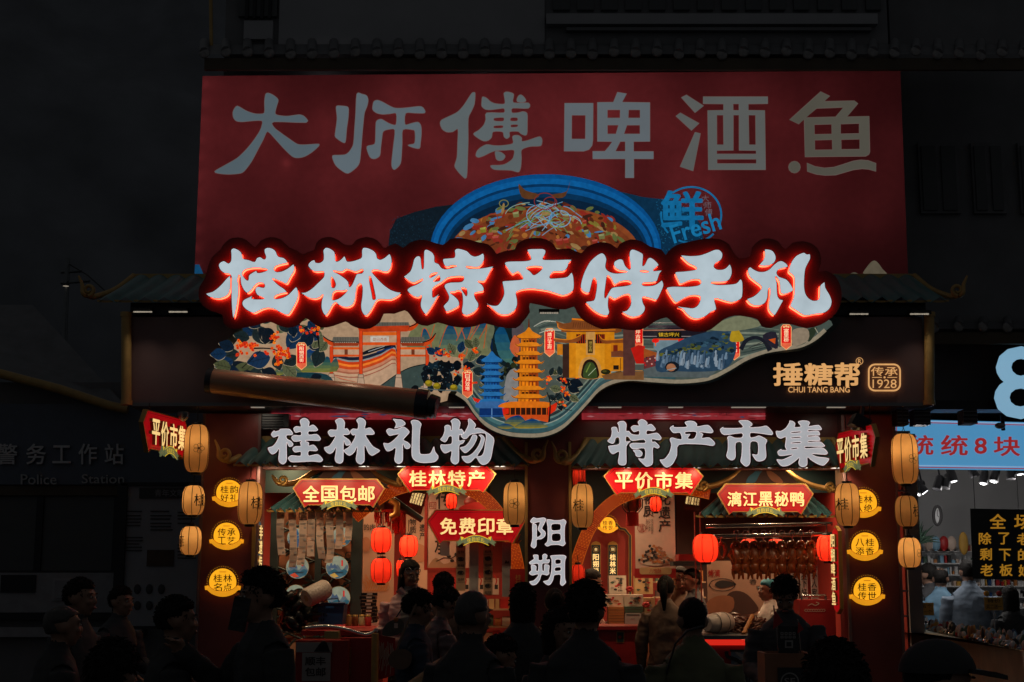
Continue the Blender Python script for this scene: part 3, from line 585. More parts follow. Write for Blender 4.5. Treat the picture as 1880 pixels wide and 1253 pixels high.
for (a, b, c, d) in ((216, 888, 222, 1156), (368, 888, 374, 1156), (222, 886, 368, 892), (222, 1150, 368, 1156)): m_.pbox(a, b, c, d, 14.56, .1, 'black_metal')
obj('frame', m_, nb)
for x in (224, 364):
    m_ = MB(); a = P(x, 1156, 14.62); m_.tube([a, (a.x, a.y, 0)], .03, 'black_metal'); obj('support_post', m_, nb)

# antenna mast and wires at the far left
am = MB()
b_ = P(128, 600, 26); t_ = P(124, 475, 26)
am.tube([(b_.x, 26, 0), t_], .05, 'dark_steel'); am.tube([P(112, 500, 26), P(150, 498, 26)], .03, 'dark_steel')
am.tube([P(112, 520, 26), P(165, 516, 26)], .03, 'dark_steel')
am.tube([P(128, 486, 26), P(160, 505, 25), P(205, 545, 23)], .012, 'cord', 5)
tag(obj('street_mast', am), 'thin dark street mast with cross bars rising behind the police station', 'mast')
sl = MB(); sl.lathe(P(121, 524, 25.9), [(0, .03), (.05, .03), (.06, 0), (0, -.01)], 'black_metal', 12); sl.lathe(P(121, 524.5, 25.9), [(0, -.02), (.055, -.012)], 'lamp_lens', 12)
sl.tube([P(121, 523, 25.9), P(126, 515, 26)], .012, 'black_metal')
tag(obj('street_camera_light', sl), 'tiny pale street light on the dark mast far left', 'light')

# ------------------------------------------------------------------ red billboard
BY = 12.75
bb = thing('billboard', 'huge dim red lightbox billboard with six grey characters and a pot of fish stew', 'billboard', P(1012, 500, BY+.2))
BT = [(372, 140), (1653, 130), (1667, 505), (357, 505)]
m_ = MB(); m_.flat([BT], BY, 'backlit_red_sheet'); obj('red_sheet', m_, bb)
m_ = MB()
fr_ = [P(p[0], p[1], BY) for p in BT]; bk_ = [Vector((p.x, BY+.4, p.z)) for p in fr_]
m_.add(fr_+bk_, [(0, 1, 5, 4), (1, 2, 6, 5), (2, 3, 7, 6), (3, 0, 4, 7), (4, 5, 6, 7)], 'grey_plaster'); obj('lightbox_case', m_, bb)
LET = {'大': (76, 89, 96), '师': (86, 97, 104), '傅': (84, 92, 94), '啤': (88, 95, 100), '酒': (82, 84, 82), '鱼': (74, 71, 62)}
for ch, dat in BIG.items():
    mat('billboard_letter_'+str(list(BIG).index(ch)), (.4, .4, .4), .5, emit=S(*LET[ch]), es=1., evar=.13, scale=2.2)
    mat('billboard_edge', (.4, .3, .3), .5, emit=S(92, 74, 70), es=1.)
    m_ = MB()
    for ls in trace_loops(*dat):
        m_.flat(ls, BY-.008, 'billboard_letter_'+str(list(BIG).index(ch)))
        m_.flat(grow(ls, .9), BY-.004, 'billboard_edge')
    MATS[m_.m[0]].cycles.emission_sampling = 'NONE'
    obj('character', m_, bb)
MATS['billboard_edge'].cycles.emission_sampling = 'NONE'
# tubes inside the box: the uneven glow of the sheet comes from them
random.seed(11)
for i in range(13):
    for j in range(4):
        px, py = 410+i*100+random.uniform(-28, 28), 165+j*88+random.uniform(-22, 22)
        e = .31*math.exp(-((px-900)/520.)**2)*random.uniform(.4, 1.6)*(.55 if j == 0 else 1)+.08
        lamp('POINT', 'lightbox_lamp', P(px, py, BY+.27), e, (1, .9, .9), bb, .05)
lamp('POINT', 'lightbox_lamp', P(527, 302, BY+.05), .02, (1, .9, .9), bb, .02)
for k in range(11): lamp('POINT', 'lightbox_lamp', P(376-k*1.4, 160+k*33, BY+.06), .03, (1, .9, .9), bb, .03)
# printed pot of fish
def pr(mb, pts, col, Y, smooth=True, n=3, m='printed_glow'):
    mb.flat([cr(pts, n) if smooth else pts], Y, m, col=S(*col))
def el(cx, cy, rx, ry, n=40, a0=0, a1=2*math.pi): return circ(cx, cy, rx, n, ry, a0, a1)
pz = MB(); Yp = BY-.006
pr(pz, [(713, 452), (716, 425), (728, 402), (760, 390), (800, 380), (860, 372), (860, 470), (713, 470)], (13, 24, 33), Yp, False)
pr(pz, [(1130, 350), (1180, 362), (1235, 368), (1262, 385), (1285, 410), (1292, 440), (1285, 470), (1130, 470)], (9, 42, 66), Yp, False)
random.seed(5)
for k in range(260):
    x = random.uniform(1205, 1288); y = random.uniform(366, 462); c = random.random()
    pz.flat([el(x, y, .8, .8, 6)], Yp-.001, 'printed_glow', S(12+20*c, 60+50*c, 95+50*c))
    x = random.uniform(716, 800); y = random.uniform(395, 462)
    pz.flat([el(x, y, .8, .8, 6)], Yp-.001, 'printed_glow', S(12+12*c, 30+20*c, 42+24*c))
for rx, ry, cy, col in ((212, 138, 458, (6, 70, 125)), (208, 132, 460, (10, 84, 142)), (200, 124, 462, (5, 46, 84)), (196, 120, 463, (8, 74, 128)), (188, 112, 465, (6, 44, 76)), (184, 104, 467, (7, 30, 52))):
    Yp -= .001; pz.flat([el(1002, cy, rx, ry, 56)], Yp, 'printed_glow', S(*col))
Yp -= .001; pz.flat([el(1000, 468, 176, 90, 50)], Yp, 'printed_glow', S(126, 62, 30))
Yp -= .001; pz.flat([el(1000, 470, 168, 82, 50)], Yp, 'printed_glow', S(112, 52, 26))
for pts in ([(952, 338), (965, 350), (990, 358), (978, 366), (958, 362)], [(1046, 334), (1040, 352), (1012, 358), (1022, 364), (1038, 360)]):
    pr(pz, pts, (86, 52, 28), Yp-.001)
cols = [(120, 66, 26), (98, 44, 20), (150, 92, 40), (72, 32, 18), (112, 100, 40), (128, 36, 26), (88, 96, 50), (140, 110, 66), (54, 26, 18), (60, 110, 150)]
for k in range(420):
    a = random.uniform(0, 2*math.pi); q = math.sqrt(random.random())
    x = 1000+q*160*math.cos(a); y = 462+q*84*math.sin(a)-8
    if y > 472 or y < 374: continue
    r1 = random.uniform(3, 12); r2 = random.uniform(1.5, 5); th = random.gauss(.4 if x > 1000 else -.4, .5)
    pts = [(x+r1*math.cos(b)*math.cos(th)-r2*math.sin(b)*math.sin(th), y+r1*math.cos(b)*math.sin(th)+r2*math.sin(b)*math.cos(th)) for b in [i*math.pi/5+random.uniform(-.2, .2) for i in range(10)]]
    Yp -= .00002; pz.flat([pts], Yp, 'printed_glow', S(*random.choice(cols)))
for k in range(16):
    x = random.uniform(870, 1110); y = random.uniform(385, 452); Yp -= .00003
    c = random.choice([(122, 116, 34), (104, 104, 60), (130, 40, 28)]); s_ = random.uniform(5, 9)
    pr(pz, [(x, y), (x+s_*1.5, y-s_*.3), (x+s_*1.6, y+s_), (x+s_*.3, y+s_*1.2)], c, Yp, False)
    pr(pz, [(x, y), (x+s_*1.5, y-s_*.3), (x+s_*1.3, y+s_*.25), (x+s_*.2, y+s_*.4)], [min(255, v+30) for v in c], Yp-.00002, False)
for k in range(30):
    x = random.uniform(965, 1040); y = random.uniform(368, 408); a = random.uniform(-.9, .9)+(math.pi if random.random() < .5 else 0); l = random.uniform(30, 70)
    q = [(x+l*t*math.cos(a)+8*math.sin(3*t+k), y+abs(l*t)*.32*abs(math.sin(a))+t*t*16) for t in (0, .2, .4, .6, .8, 1)]
    Yp -= .00003; pz.flat([band(cr(q, 3, False), 1.3)], Yp, 'printed_glow', S(*random.choice([(92, 140, 168), (110, 150, 170), (86, 120, 70), (120, 150, 140)])))
for (x, y, r1, c) in ((1010, 372, 13, (122, 42, 36)), (1028, 402, 20, (104, 148, 180)), (990, 395, 24, (98, 142, 172)), (1000, 370, 20, (120, 40, 34)), (1020, 410, 11, (118, 130, 70)), (1042, 388, 15, (124, 44, 36)), (904, 400, 10, (128, 46, 34)), (925, 374, 9, (112, 112, 62)), (935, 452, 10, (126, 44, 34))):
    Yp -= .00003; pz.flat([el(x, y, r1, r1*.8, 22), el(x, y, r1-1.5, r1*.8-1.5, 22)], Yp, 'printed_glow', S(*c))
obj('printed_pot', pz, bb)
# round fresh badge
m_ = MB(); Yb = BY-.03; cB = (15, 96, 142)
def badge_ring(a0, a1):
    m_.flat([[(1269+57*math.cos(a), 395+53*math.sin(a)) for a in [a0+(a1-a0)*i/20 for i in range(21)]]+[(1269+53.4*math.cos(a), 395+49.6*math.sin(a)) for a in [a1-(a1-a0)*i/20 for i in range(21)]]], Yb, 'printed_glow', S(*cB))
badge_ring(R(-128), R(25)); badge_ring(R(42), R(115)); badge_ring(R(140), R(187)); badge_ring(R(202), R(215))
m_.text('鲜', (1213, 350, 1292, 422), Yb, 'printed_glow', S(*cB), bold=.045)
def slant(x0, y0, ang):
    c, s_ = math.cos(ang), math.sin(ang)
    return lambda q, d: P(x0+(q[0]*c-q[1]*s_), y0+(q[0]*s_+q[1]*c), Yb-.002+d)
m_.text('Fresh', (0, -34, 92, 0), Yb, 'printed_glow', S(20, 108, 155), bold=.02, fn=slant(1238, 448, R(-17)))
for ch, x, y in (('大', 1288, 358), ('师', 1292, 371), ('傅', 1294, 384)): m_.text(ch, (x, y, x+14, y+12.5), Yb, 'printed_glow', S(96, 84, 92))
obj('fresh_badge', m_, bb)
m_ = MB(); pr(m_, [(1586, 505), (1592, 490), (1600, 481), (1606, 479), (1612, 483), (1620, 494), (1627, 505)], (84, 76, 62), BY-.02); obj('printed_hill', m_, bb); m_ = MB(); pr(m_, [(1560, 505), (1568, 500), (1577, 505)], (70, 64, 52), BY-.02); obj('printed_hill', m_, bb); m_ = MB()
pr(m_, [(357, 505), (358, 486), (366, 486), (374, 505)], (14, 62, 96), BY-.02, False)
obj('printed_corner', m_, bb)

# ------------------------------------------------------------------ tiled roofs of the shop front
def tiled_roof(name, label, ridge, ev, Yr, Ye, waves, mt, parts='tiles', curl=26, gold='dim_gold_paint', group=None, hips=None, sag=.0, drop=None):
    """ridge=(x0,x1,y) and ev=(x0,x1,y) in pixels at depths Yr and Ye"""
    rt = thing(name, label, 'roof', P((ev[0]+ev[1])/2, ev[2], Yr), group)
    m_ = MB(); nu = waves*8; nv = 8; vs = []; fs = []
    for j in range(nv+1):
        t = j/nv; tt = t*t*.35+t*.65
        for i in range(nu+1):
            u = i/nu
            px = (ridge[0]+(ridge[1]-ridge[0])*u)*(1-tt)+(ev[0]+(ev[1]-ev[0])*u)*tt
            py = ridge[2]+(ev[2]-ridge[2])*t
            p = P(px, py, Yr+(Ye-Yr)*t)
            wv = abs(math.sin(math.pi*waves*u))
            p = p+Vector((0, -.03*wv, .02*wv))
            if j == nv: p.z += -.028*abs(math.cos(math.pi*waves*u))
            vs.append(p)
    for j in range(nv):
        for i in range(nu):
            a = j*(nu+1)+i; fs.append((a, a+nu+1, a+nu+2, a+1))
    m_.add(vs, fs, mt, smooth=True)
    obj('tiles', m_, rt)
    m_ = MB(); k = max(4, int((ridge[1]-ridge[0])/30)); top = []; bot = []
    for i in range(k*6+1):
        x = ridge[0]-4+(ridge[1]-ridge[0]+8)*i/(k*6)
        top.append((x, ridge[2]-5)); bot.append((x, ridge[2]+5+5*abs(math.sin(math.pi*i/6))))
    m_.flat([top+bot[::-1]], Yr-.05, gold, thick=.05); obj('ridge_trim', m_, rt)
    for sd in (0, 1):
        m_ = MB(); s_ = -1 if sd == 0 else 1
        xr, xe = ridge[sd], ev[sd]
        if hips: pts = hips[sd]
        else:
            pts = [(xr, ridge[2]-2), (xr+(xe-xr)*.5, ridge[2]+(ev[2]-ridge[2])*.55), (xe+s_*4, ev[2]-6), (xe+s_*curl*.55, ev[2]-7), (xe+s_*curl*.95, ev[2]-curl*.45), (xe+s_*curl*1.05, ev[2]-curl*1.1), (xe+s_*curl*1.3, ev[2]-curl*1.7)]
        q = cr(pts, 5, False); n_ = len(q)
        th = [(.022, .028) if i < n_*.7 else (.022*(1-.75*(i-n_*.7)/(n_*.3)),)*2 for i in range(n_)]
        m_.tube([P(x, y, Yr+(Ye-Yr)*min(1, max(0, (y-ridge[2])/(ev[2]-ridge[2]))) - .05 if False else Yr+(Ye-Yr)*min(1., i/(n_*.6))-.04) for i, (x, y) in enumerate(q)], th, gold, 8)
        cx, cy = pts[-3][0]-s_*curl*.35, pts[-3][1]-curl*.25
        sp = [(cx+curl*.42*(1-t*.7)*math.cos(s_*(t*7.5)+ (math.pi/2)), cy+curl*.42*(1-t*.7)*math.sin(s_*-(t*7.5)+(math.pi/2))) for t in [i/16 for i in range(17)]]
        m_.tube([P(x, y, Ye-.045) for x, y in sp], [.02*(1-.5*i/16) for i in range(17)], gold, 7)
        obj('hip_trim', m_, rt)
    m_ = MB(); top = []; bot = []; k = waves*6
    for i in range(k+1):
        x = ev[0]+(ev[1]-ev[0])*i/k
        bot.append((x, ev[2]+3.2+1.6*abs(math.sin(math.pi*i/6)))); top.append((x, ev[2]-.5+1.6*abs(math.sin(math.pi*i/6))))
    m_.flat([top+bot[::-1]], Ye+.0, 'gold_trim' if gold == 'gold_trim' else gold, thick=.05); obj('eave_trim', m_, rt)
    return rt
tiled_roof('canopy_roof', 'long dark green tiled canopy roof with upturned gold ends above the fascia', (246, 1678, 508), (178, 1742, 551), 12.55, 11.98, 44, 'deep_green_tile')
tiled_roof('awning_roof', 'dark green tiled awning behind the white lettering over the left bay', (470, 925, 806), (428, 972, 852), 12.58, 12.28, 20, 'deep_green_tile', group='tiled awnings over the two bays')
tiled_roof('awning_roof', 'dark green tiled awning behind the white lettering over the right bay', (1078, 1528, 808), (1046, 1562, 855), 12.58, 12.28, 20, 'deep_green_tile', group='tiled awnings over the two bays')

# ------------------------------------------------------------------ fascia box
FY = 12.05
ft = thing('shop_fascia', 'long dark maroon fascia box carrying the scroll and the gold brand lettering', 'fascia', P(970, 745, FY+.3))
m_ = MB(); m_.pbox(240, 582, 1700, 742, FY, .5, 'maroon_panel'); obj('fascia_panel', m_, ft)
m_ = MB(); m_.pbox(240, 556, 1700, 579, FY+.03, .47, 'black_metal'); obj('top_band', m_, ft)
m_ = MB(); m_.pbox(236, 739.5, 1712, 746, FY-.03, .53, 'dark_steel'); obj('bottom_rail', m_, ft)
for xa in (223, 1697):
    m_ = MB(); a = P(xa+9, 574, FY-.04); b = P(xa+9, 744, FY-.04)
    m_.tube([a, b], .043, 'dim_gold_paint', 16); m_.lathe(b, [(.05, 0), (.05, .04)], 'dim_gold_paint', 16); m_.lathe(a, [(.05, -.04), (.05, 0)], 'dim_gold_paint', 16)
    obj('gold_corner_post', m_, ft)
def floodlight(px, py, label, Y=11.9, energy=0, aim=None):
    t = thing('floodlight', label, 'floodlight', P(px, py, Y), 'floodlights along the canopy')
    m_ = MB(); m_.boxc(P(px, py-3.5, Y+.05), (.17, .12, .035), 'black_metal', Matrix.Rotation(R(12), 3, 'X')); m_.tube([P(px, py-4, Y+.1), P(px, py-8, Y+.2)], .012, 'black_metal'); obj('housing', m_, t)
    m_ = MB()
    random.seed(int(px))
    for k in range(8):
        c = P(px-15+k*4.3, py, Y-.014); m_.boxc(c, (.017, .015, .008+.004*random.random()), 'lamp_lens')
    obj('lens', m_, t)
    if energy: lamp('SPOT', 'flood_lamp', P(px, py+2, Y-.02), energy, (1, .86, .68), t, .03, (R(-14), 0, 0), 115, .9)
    return t
floodlight(262, 573, 'slim floodlight at the far left end of the canopy, above the gold post', energy=2.2)
floodlight(327, 573, 'slim floodlight under the canopy just left of the glowing lettering', energy=1.2)
floodlight(1577, 577, 'slim floodlight under the canopy just right of the glowing lettering', energy=1.0)
floodlight(1688, 577, 'slim floodlight at the far right end of the canopy, above the gold post', energy=2.2)
for px, nm_ in ((470, 'floodlight hidden between scroll and leaves under the first glowing character'), (640, 'floodlight above the orange gateway of the scroll'), (1008, 'floodlight under the fourth glowing character, above the palace picture'), (1212, 'floodlight above the elephant hill picture of the scroll')):
    floodlight(px, 575, nm_, Y=11.74, energy=6.5)
# ------------------------------------------------------------------ glowing main sign
ns_ = thing('glowing_sign', 'large glowing white lettering with red halo on a dark cloud shaped board', 'illuminated sign', P(950, 610, 11.8))
m_ = MB(); m_.flat([cr(CLOUD, 2, True, .45)], 11.66, 'signboard_back', thick=.06, side='letter_return'); obj('backing_board', m_, ns_)
for ch, dat in NEON.items():
    m_ = MB(); gl = MB()
    for ls in trace_loops(*dat):
        m_.flat(grow(ls, -1.0), 11.554, 'white_acrylic')
        m_.flat(ls, 11.558, 'letter_return', thick=.06)
        gl.flat(grow(ls, -1.2), 11.618, 'red_led', fn=lambda q, d: P(q[0], q[1], 11.558)+Vector((0, .070, 0)))
    c_ = obj('character', m_, ns_)
    gl.f = [list(reversed(f)) for f in gl.f]
    obj('halo_strip', gl, c_)

# ------------------------------------------------------------------ scroll painting; the floodlight on it is put into the print's own glow
SY = 11.86
sc_ = thing('scroll_sign', 'floodlit painted landscape scroll with pagodas, gateway and palace hanging on the fascia', 'sign', P(930, 810, 11.98))
SCR = [(398, 660), (420, 620), (460, 594), (520, 575), (700, 566), (1100, 560), (1450, 568), (1540, 585), (1536, 600), (1520, 616), (1498, 632), (1470, 644), (1440, 648), (1405, 654), (1370, 668), (1340, 686), (1312, 701), (1280, 707), (1240, 708), (1190, 705), (1155, 702), (1125, 708), (1100, 722), (1078, 746), (1055, 772), (1030, 794), (1000, 805), (960, 806), (925, 801), (895, 788), (872, 766), (855, 742), (842, 730), (820, 724), (796, 752), (760, 745), (600, 716), (470, 704), (400, 692)]
Tm = MB(); mat('scroll_edge', (.075, .09, .085), .45, var=.3, scale=6)
Tm.flat([cr(SCR, 3)], SY, 'scroll_edge', thick=.08); obj('panel', Tm, sc_)
A = MB(); yz = [SY]
def S2(c):
    m_ = sum(c)/3; o = []
    for v in c:
        v = max(0, m_+(v-m_)*1.06); o.append(255*min(1, .97*(v/255)**1.2))
    return S(*o)
def art(pts, col, smooth=True, n=3):
    yz[0] -= .00004
    A.flat([cr(pts, n) if smooth else pts], yz[0]-.004, 'printed_glow', S2(col))
def stripe(pts, wd, col, n=4):
    yz[0] -= .00004
    q = cr(pts, n, False)
    w_ = wd if not isinstance(wd, (list, tuple)) else [wd[min(int(i/n), len(wd)-1)]+(wd[min(int(i/n)+1, len(wd)-1)]-wd[min(int(i/n), len(wd)-1)])*((i % n)/n) for i in range(len(q))]
    A.flat([band(q, w_)], yz[0]-.004, 'printed_glow', S2(col))
def vgrad(pts, c0, c1, k=5, smooth=True):
    """printed colour wash: stacked horizontal cuts of the same shape"""
    q = cr(pts, 3) if smooth else pts
    y0 = min(p[1] for p in q); y1 = max(p[1] for p in q)
    for i in range(k):
        lo = y0+(y1-y0)*i/k
        l2 = [(x, max(y, lo)) for x, y in q]
        yz[0] -= .00004
        A.flat([l2], yz[0]-.004, 'printed_glow', S2([c0[d]+(c1[d]-c0[d])*i/(k-1) for d in range(3)]))
cream = (176, 150, 124); orange = (196, 82, 34)
# base washes
art([(430, 632), (470, 596), (540, 576), (700, 568), (900, 566), (900, 730), (830, 716), (800, 742), (600, 712), (460, 698), (425, 690), (418, 660)], cream)
art([(880, 566), (1100, 562), (1440, 572), (1526, 590), (1510, 612), (1480, 632), (1440, 640), (1400, 646), (1365, 660), (1335, 678), (1308, 692), (1270, 699), (1195, 697), (1150, 694), (1115, 700), (1092, 716), (1068, 742), (1046, 766), (1022, 786), (990, 796), (955, 796), (925, 790), (900, 778), (880, 756), (862, 732), (850, 700)], (84, 94, 88))
for k in range(9): stripe([(985+k*4, 600+k*3), (1020, 590+k*7), (1080, 604+k*8), (1180, 596+k*9), (1260, 610+k*7), (1340, 596+k*8), (1430, 606+k*4)], 1.5+(k % 3), [(112, 124, 112), (66, 80, 76), (132, 138, 124)][k % 3])
edge = [(838, 722), (858, 736), (876, 762), (898, 783), (930, 796), (966, 800), (1000, 798), (1028, 787), (1052, 766), (1076, 740), (1098, 716), (1124, 702), (1155, 696), (1190, 698), (1240, 701), (1280, 699), (1308, 693), (1338, 678), (1370, 659), (1405, 646), (1440, 640), (1470, 635), (1495, 623), (1515, 606)]
stripe(edge, 7, (150, 140, 122))
stripe([(x, y-8) for x, y in edge[:15]], 7, (62, 92, 96)); stripe([(x, y-15) for x, y in edge[:13]], 7, (84, 118, 118)); stripe([(x, y-19) for x, y in edge[:13]], 2, (150, 160, 150))
stripe([(x, y-23) for x, y in edge[:12]], 5, (52, 78, 84)); stripe([(x, y-28) for x, y in edge[:12]], 3.4, (104, 130, 126)); stripe([(x, y-33) for x, y in edge[:12]], 5, (40, 60, 62)); stripe([(x, y-38) for x, y in edge[:12]], 3, (120, 132, 120))
# distant blue-gold peaks between the gateway and the pagodas
art([(748, 640), (756, 604), (772, 592), (796, 588), (830, 584), (870, 586), (900, 590), (910, 640), (880, 660), (800, 650)], (122, 124, 92))
for pts in ([(806, 640), (818, 604), (828, 594), (838, 610), (846, 640)], [(838, 626), (852, 600), (866, 598), (860, 620), (850, 640)], [(772, 628), (776, 606), (782, 604), (790, 620), (792, 636)], [(866, 612), (880, 592), (894, 594), (880, 622)]):
    vgrad(pts, (30, 78, 112), (110, 122, 96), 5); stripe(pts, 1.6, (176, 98, 54))
for pts in ([(798, 596), (790, 630), (800, 652)], [(846, 600), (858, 640), (850, 660)], [(884, 590), (858, 632), (846, 656)], [(894, 598), (888, 640)]): stripe(pts, 1.6, (178, 96, 56))
art([(900, 640), (902, 610), (908, 592), (926, 588), (938, 600), (950, 630), (962, 668), (948, 678), (920, 670)], (22, 40, 44))
vgrad([(912, 640), (908, 616), (918, 600), (928, 606), (940, 640), (950, 672), (934, 668), (918, 656)], (24, 84, 118), (80, 116, 106), 5)
art([(896, 640), (892, 620), (902, 596), (908, 604), (902, 628), (898, 644)], (110, 116, 94))
art([(940, 600), (956, 592), (962, 610), (952, 650), (944, 640)], (92, 86, 90)); art([(936, 640), (944, 616), (954, 628), (950, 656)], (190, 104, 66))
# gateway: sweeping orange ground, posts, roofs
for k, (dy, c) in enumerate(((0, (32, 40, 60)), (6, (150, 150, 146)), (9, (196, 74, 24)), (14, (226, 136, 58)), (18, (196, 84, 38)), (23, (196, 140, 112)), (28, (170, 110, 86)), (31, (196, 164, 136)), (36, (164, 104, 84)), (38, (190, 160, 134)))):
    art([(613, 652+dy*1.0), (640, 656+dy), (668, 654+dy), (700, 644+dy*.95), (726, 634+dy*.9), (728, 706), (668, 704), (612, 690)], c)
art([(666, 647), (690, 638), (722, 634), (700, 642), (668, 652)], (22, 26, 36)); stripe([(676, 646), (706, 636)], 1.2, (170, 170, 170)); stripe([(692, 647), (722, 638)], 2.4, (20, 60, 110))
art([(697, 712), (716, 696), (744, 678), (770, 670), (800, 668), (800, 690), (770, 712), (740, 716)], (70, 84, 80)); stripe([(697, 712), (716, 696), (744, 679), (770, 671), (796, 669)], 1.5, (24, 28, 28))
def roofbar(x0, x1, y, tipl, tipr, h=9):
    art([(x0, y-h), (x1, y-h), (x1+3, y), (x0-3, y)], (112, 108, 98), False)
    for k in range(int((x1-x0)/3)): stripe([(x0+1.5+k*3, y-h+.5), (x0+1.2+k*3, y-1.5)], .7, (66, 62, 58), 1)
    stripe([(x0-3, y+.6), (x1+3, y+.6)], 2.4, (30, 28, 28), 1)
    for k in range(int((x1-x0)/3.4)): art(circ(x0+k*3.4, y+1, .9, 6), (188, 176, 158), False)
    if tipl: art([(x0-4, y-2), (x0-14, y-6), (x0-22, y-12), (x0-16, y-1), (x0-4, y+7), (x0+4, y+7)], orange); stripe([(x0+2, y+1), (x0-10, y-4), (x0-21, y-12)], 2.2, (34, 32, 32))
    if tipr: art([(x1+4, y-2), (x1+12, y-6), (x1+22, y-16), (x1+17, y-2), (x1+6, y+7), (x1-4, y+7)], orange); stripe([(x1-2, y+1), (x1+12, y-4), (x1+22, y-16)], 2.2, (34, 32, 32))
    art([(x0-2, y+2), (x1+2, y+2), (x1-1, y+7.5), (x0+1, y+7.5)], (150, 66, 34), False)
roofbar(612, 658, 628, 1, 0); roofbar(737, 778, 628, 0, 1); roofbar(662, 750, 600, 0, 1, 8)
art([(656, 600), (752, 598), (748, 609), (660, 610)], (184, 72, 34), False)
for x0, x1, y0, y1 in ((605, 612, 636, 686), (659, 666, 608, 687), (728, 735.5, 608, 687), (781, 788, 636, 686)):
    art(rect(x0, y0, x1, y1), (206, 78, 36), False); stripe([(x0+.4, y0), (x0+.4, y1)], .7, (110, 44, 22), 1); stripe([(x1-.4, y0), (x1-.4, y1)], .7, (110, 44, 22), 1)
    art([(x0-1, y1), (x1+1, y1), (x1+4, y1+28), (x0-4, y1+28)], (186, 160, 138), False); stripe([(x0-1, y1+.5), (x1+1, y1+.5)], .8, (60, 50, 44), 1); stripe([(x0-2, y1+7), (x1+2, y1+7)], .8, (60, 50, 44), 1); stripe([(x0-1, y1), (x0-4, y1+26)], .8, (60, 50, 44), 1); stripe([(x1+1, y1), (x1+4, y1+26)], .8, (60, 50, 44), 1)
art(rect(666, 610, 728, 616), (214, 110, 40), False); art(rect(666, 616, 728, 629), (190, 156, 130), False); art(rect(680, 618, 714, 628), (200, 196, 188), False); art(rect(666, 629, 728, 634), (214, 96, 38), False)
yz[0] -= .0001; A.text('益田西街', (684, 620, 711, 627), yz[0]-.004, 'printed_glow', S(150, 84, 40), bold=.02)
for x0, x1 in ((612, 659), (735.5, 781)):
    art(rect(x0, 638, x1, 642), (214, 104, 38), False); art(rect(x0, 642, x1, 651.5), (192, 160, 134), False); art(rect(x0, 651.5, x1, 655), (206, 92, 38), False); art(rect((x0+x1)/2-3, 642, (x0+x1)/2+3, 651.5), (120, 66, 42), False)
# blue hills and river at left
for pts in ([(500, 690), (520, 668), (545, 662), (562, 645), (575, 640), (590, 652), (600, 672), (610, 664), (618, 658), (618, 682), (560, 684)], [(500, 686), (520, 676), (534, 672), (552, 682), (560, 688), (530, 690)]):
    vgrad(pts, (22, 66, 112), (132, 128, 62), 6)
vgrad([(560, 680), (575, 664), (590, 658), (604, 656), (604, 680)], (26, 78, 96), (120, 126, 74), 5)
vgrad([(490, 700), (520, 688), (560, 684), (600, 688), (610, 706), (560, 712)], (30, 70, 80), (60, 70, 62), 4)
# osmanthus branches: leaves and orange blossom
random.seed(21)
leafc = [(20, 40, 58), (26, 56, 84), (84, 88, 62), (36, 50, 52), (100, 104, 78), (16, 30, 42)]
def leaf(x, y, l, a, wd=.36, c=None):
    c = c or random.choice(leafc); s_, co = math.sin(a), math.cos(a)
    pts = [(0, 0), (.25, wd*.8), (.55, wd), (.82, wd*.5), (1, 0), (.82, -wd*.5), (.55, -wd), (.25, -wd*.8)]
    q = [(x+l*(u*co-v*s_), y+l*(u*s_+v*co)) for u, v in pts]
    art([(x+(qx-x)*1.0+(.9 if i % 2 else -.9), qy+.8) for i, (qx, qy) in enumerate(q)], (172, 158, 132)); art(q, c)
    stripe([(x, y), (x+l*.5*co, y+l*.5*s_), (x+l*.95*co, y+l*.95*s_)], .7, (14, 18, 20), 2)
    for t in (.3, .5, .7):
        for sg in (1, -1): stripe([(x+l*t*co, y+l*t*s_), (x+l*((t+.16)*co-sg*wd*.62*s_), y+l*((t+.16)*s_+sg*wd*.62*co))], .45, (20, 26, 28), 1)
def blossom(x, y, k=9, sp=9, sz=2.6):
    for _ in range(k):
        bx, by = x+random.gauss(0, sp*.5), y+random.gauss(0, sp*.45); c = random.choice([(226, 96, 22), (214, 66, 26), (240, 140, 40), (200, 60, 30)])
        for q in range(4): a = q*math.pi/2+random.random(); art(circ(bx+sz*.6*math.cos(a), by+sz*.6*math.sin(a), sz*.62, 8), c, False)
        art(circ(bx, by, sz*.3, 6), (120, 40, 14), False)
for x, y, l, a in ((470, 616, 34, -2.4), (488, 632, 42, -2.1), (506, 628, 40, -2.5), (440, 650, 36, 3.0), (452, 668, 44, 2.6), (466, 668, 52, 2.4), (480, 672, 40, 2.0), (496, 656, 44, 2.9), (506, 652, 30, 1.3), (520, 668, 34, .8), (528, 640, 46, -.9), (540, 612, 34, -.2), (520, 600, 34, -.5), (536, 628, 40, -1.3), (556, 604, 36, .3), (562, 620, 40, .5), (548, 590, 30, -.9), (576, 640, 34, -1.2), (590, 640, 36, 1.9), (430, 640, 30, -2.8), (428, 662, 36, 2.8), (416, 650, 30, 3.1), (586, 624, 30, -2.5), (590, 690, 24, 2.7), (478, 600, 30, -2.6), (500, 588, 28, -2.9), (522, 588, 30, -.3), (458, 622, 30, -2.9), (512, 612, 30, -1.1), (530, 610, 28, -2.2), (574, 612, 34, 2.3), (592, 606, 26, -1.9), (600, 628, 22, 2.2), (548, 656, 30, 2.7), (470, 690, 34, 3.0), (440, 684, 36, -3.1), (508, 690, 30, -2.8), (424, 676, 32, -2.9), (536, 596, 24, 1.4), (566, 590, 22, .9), (494, 608, 26, 1.9)): leaf(x, y, l, a)
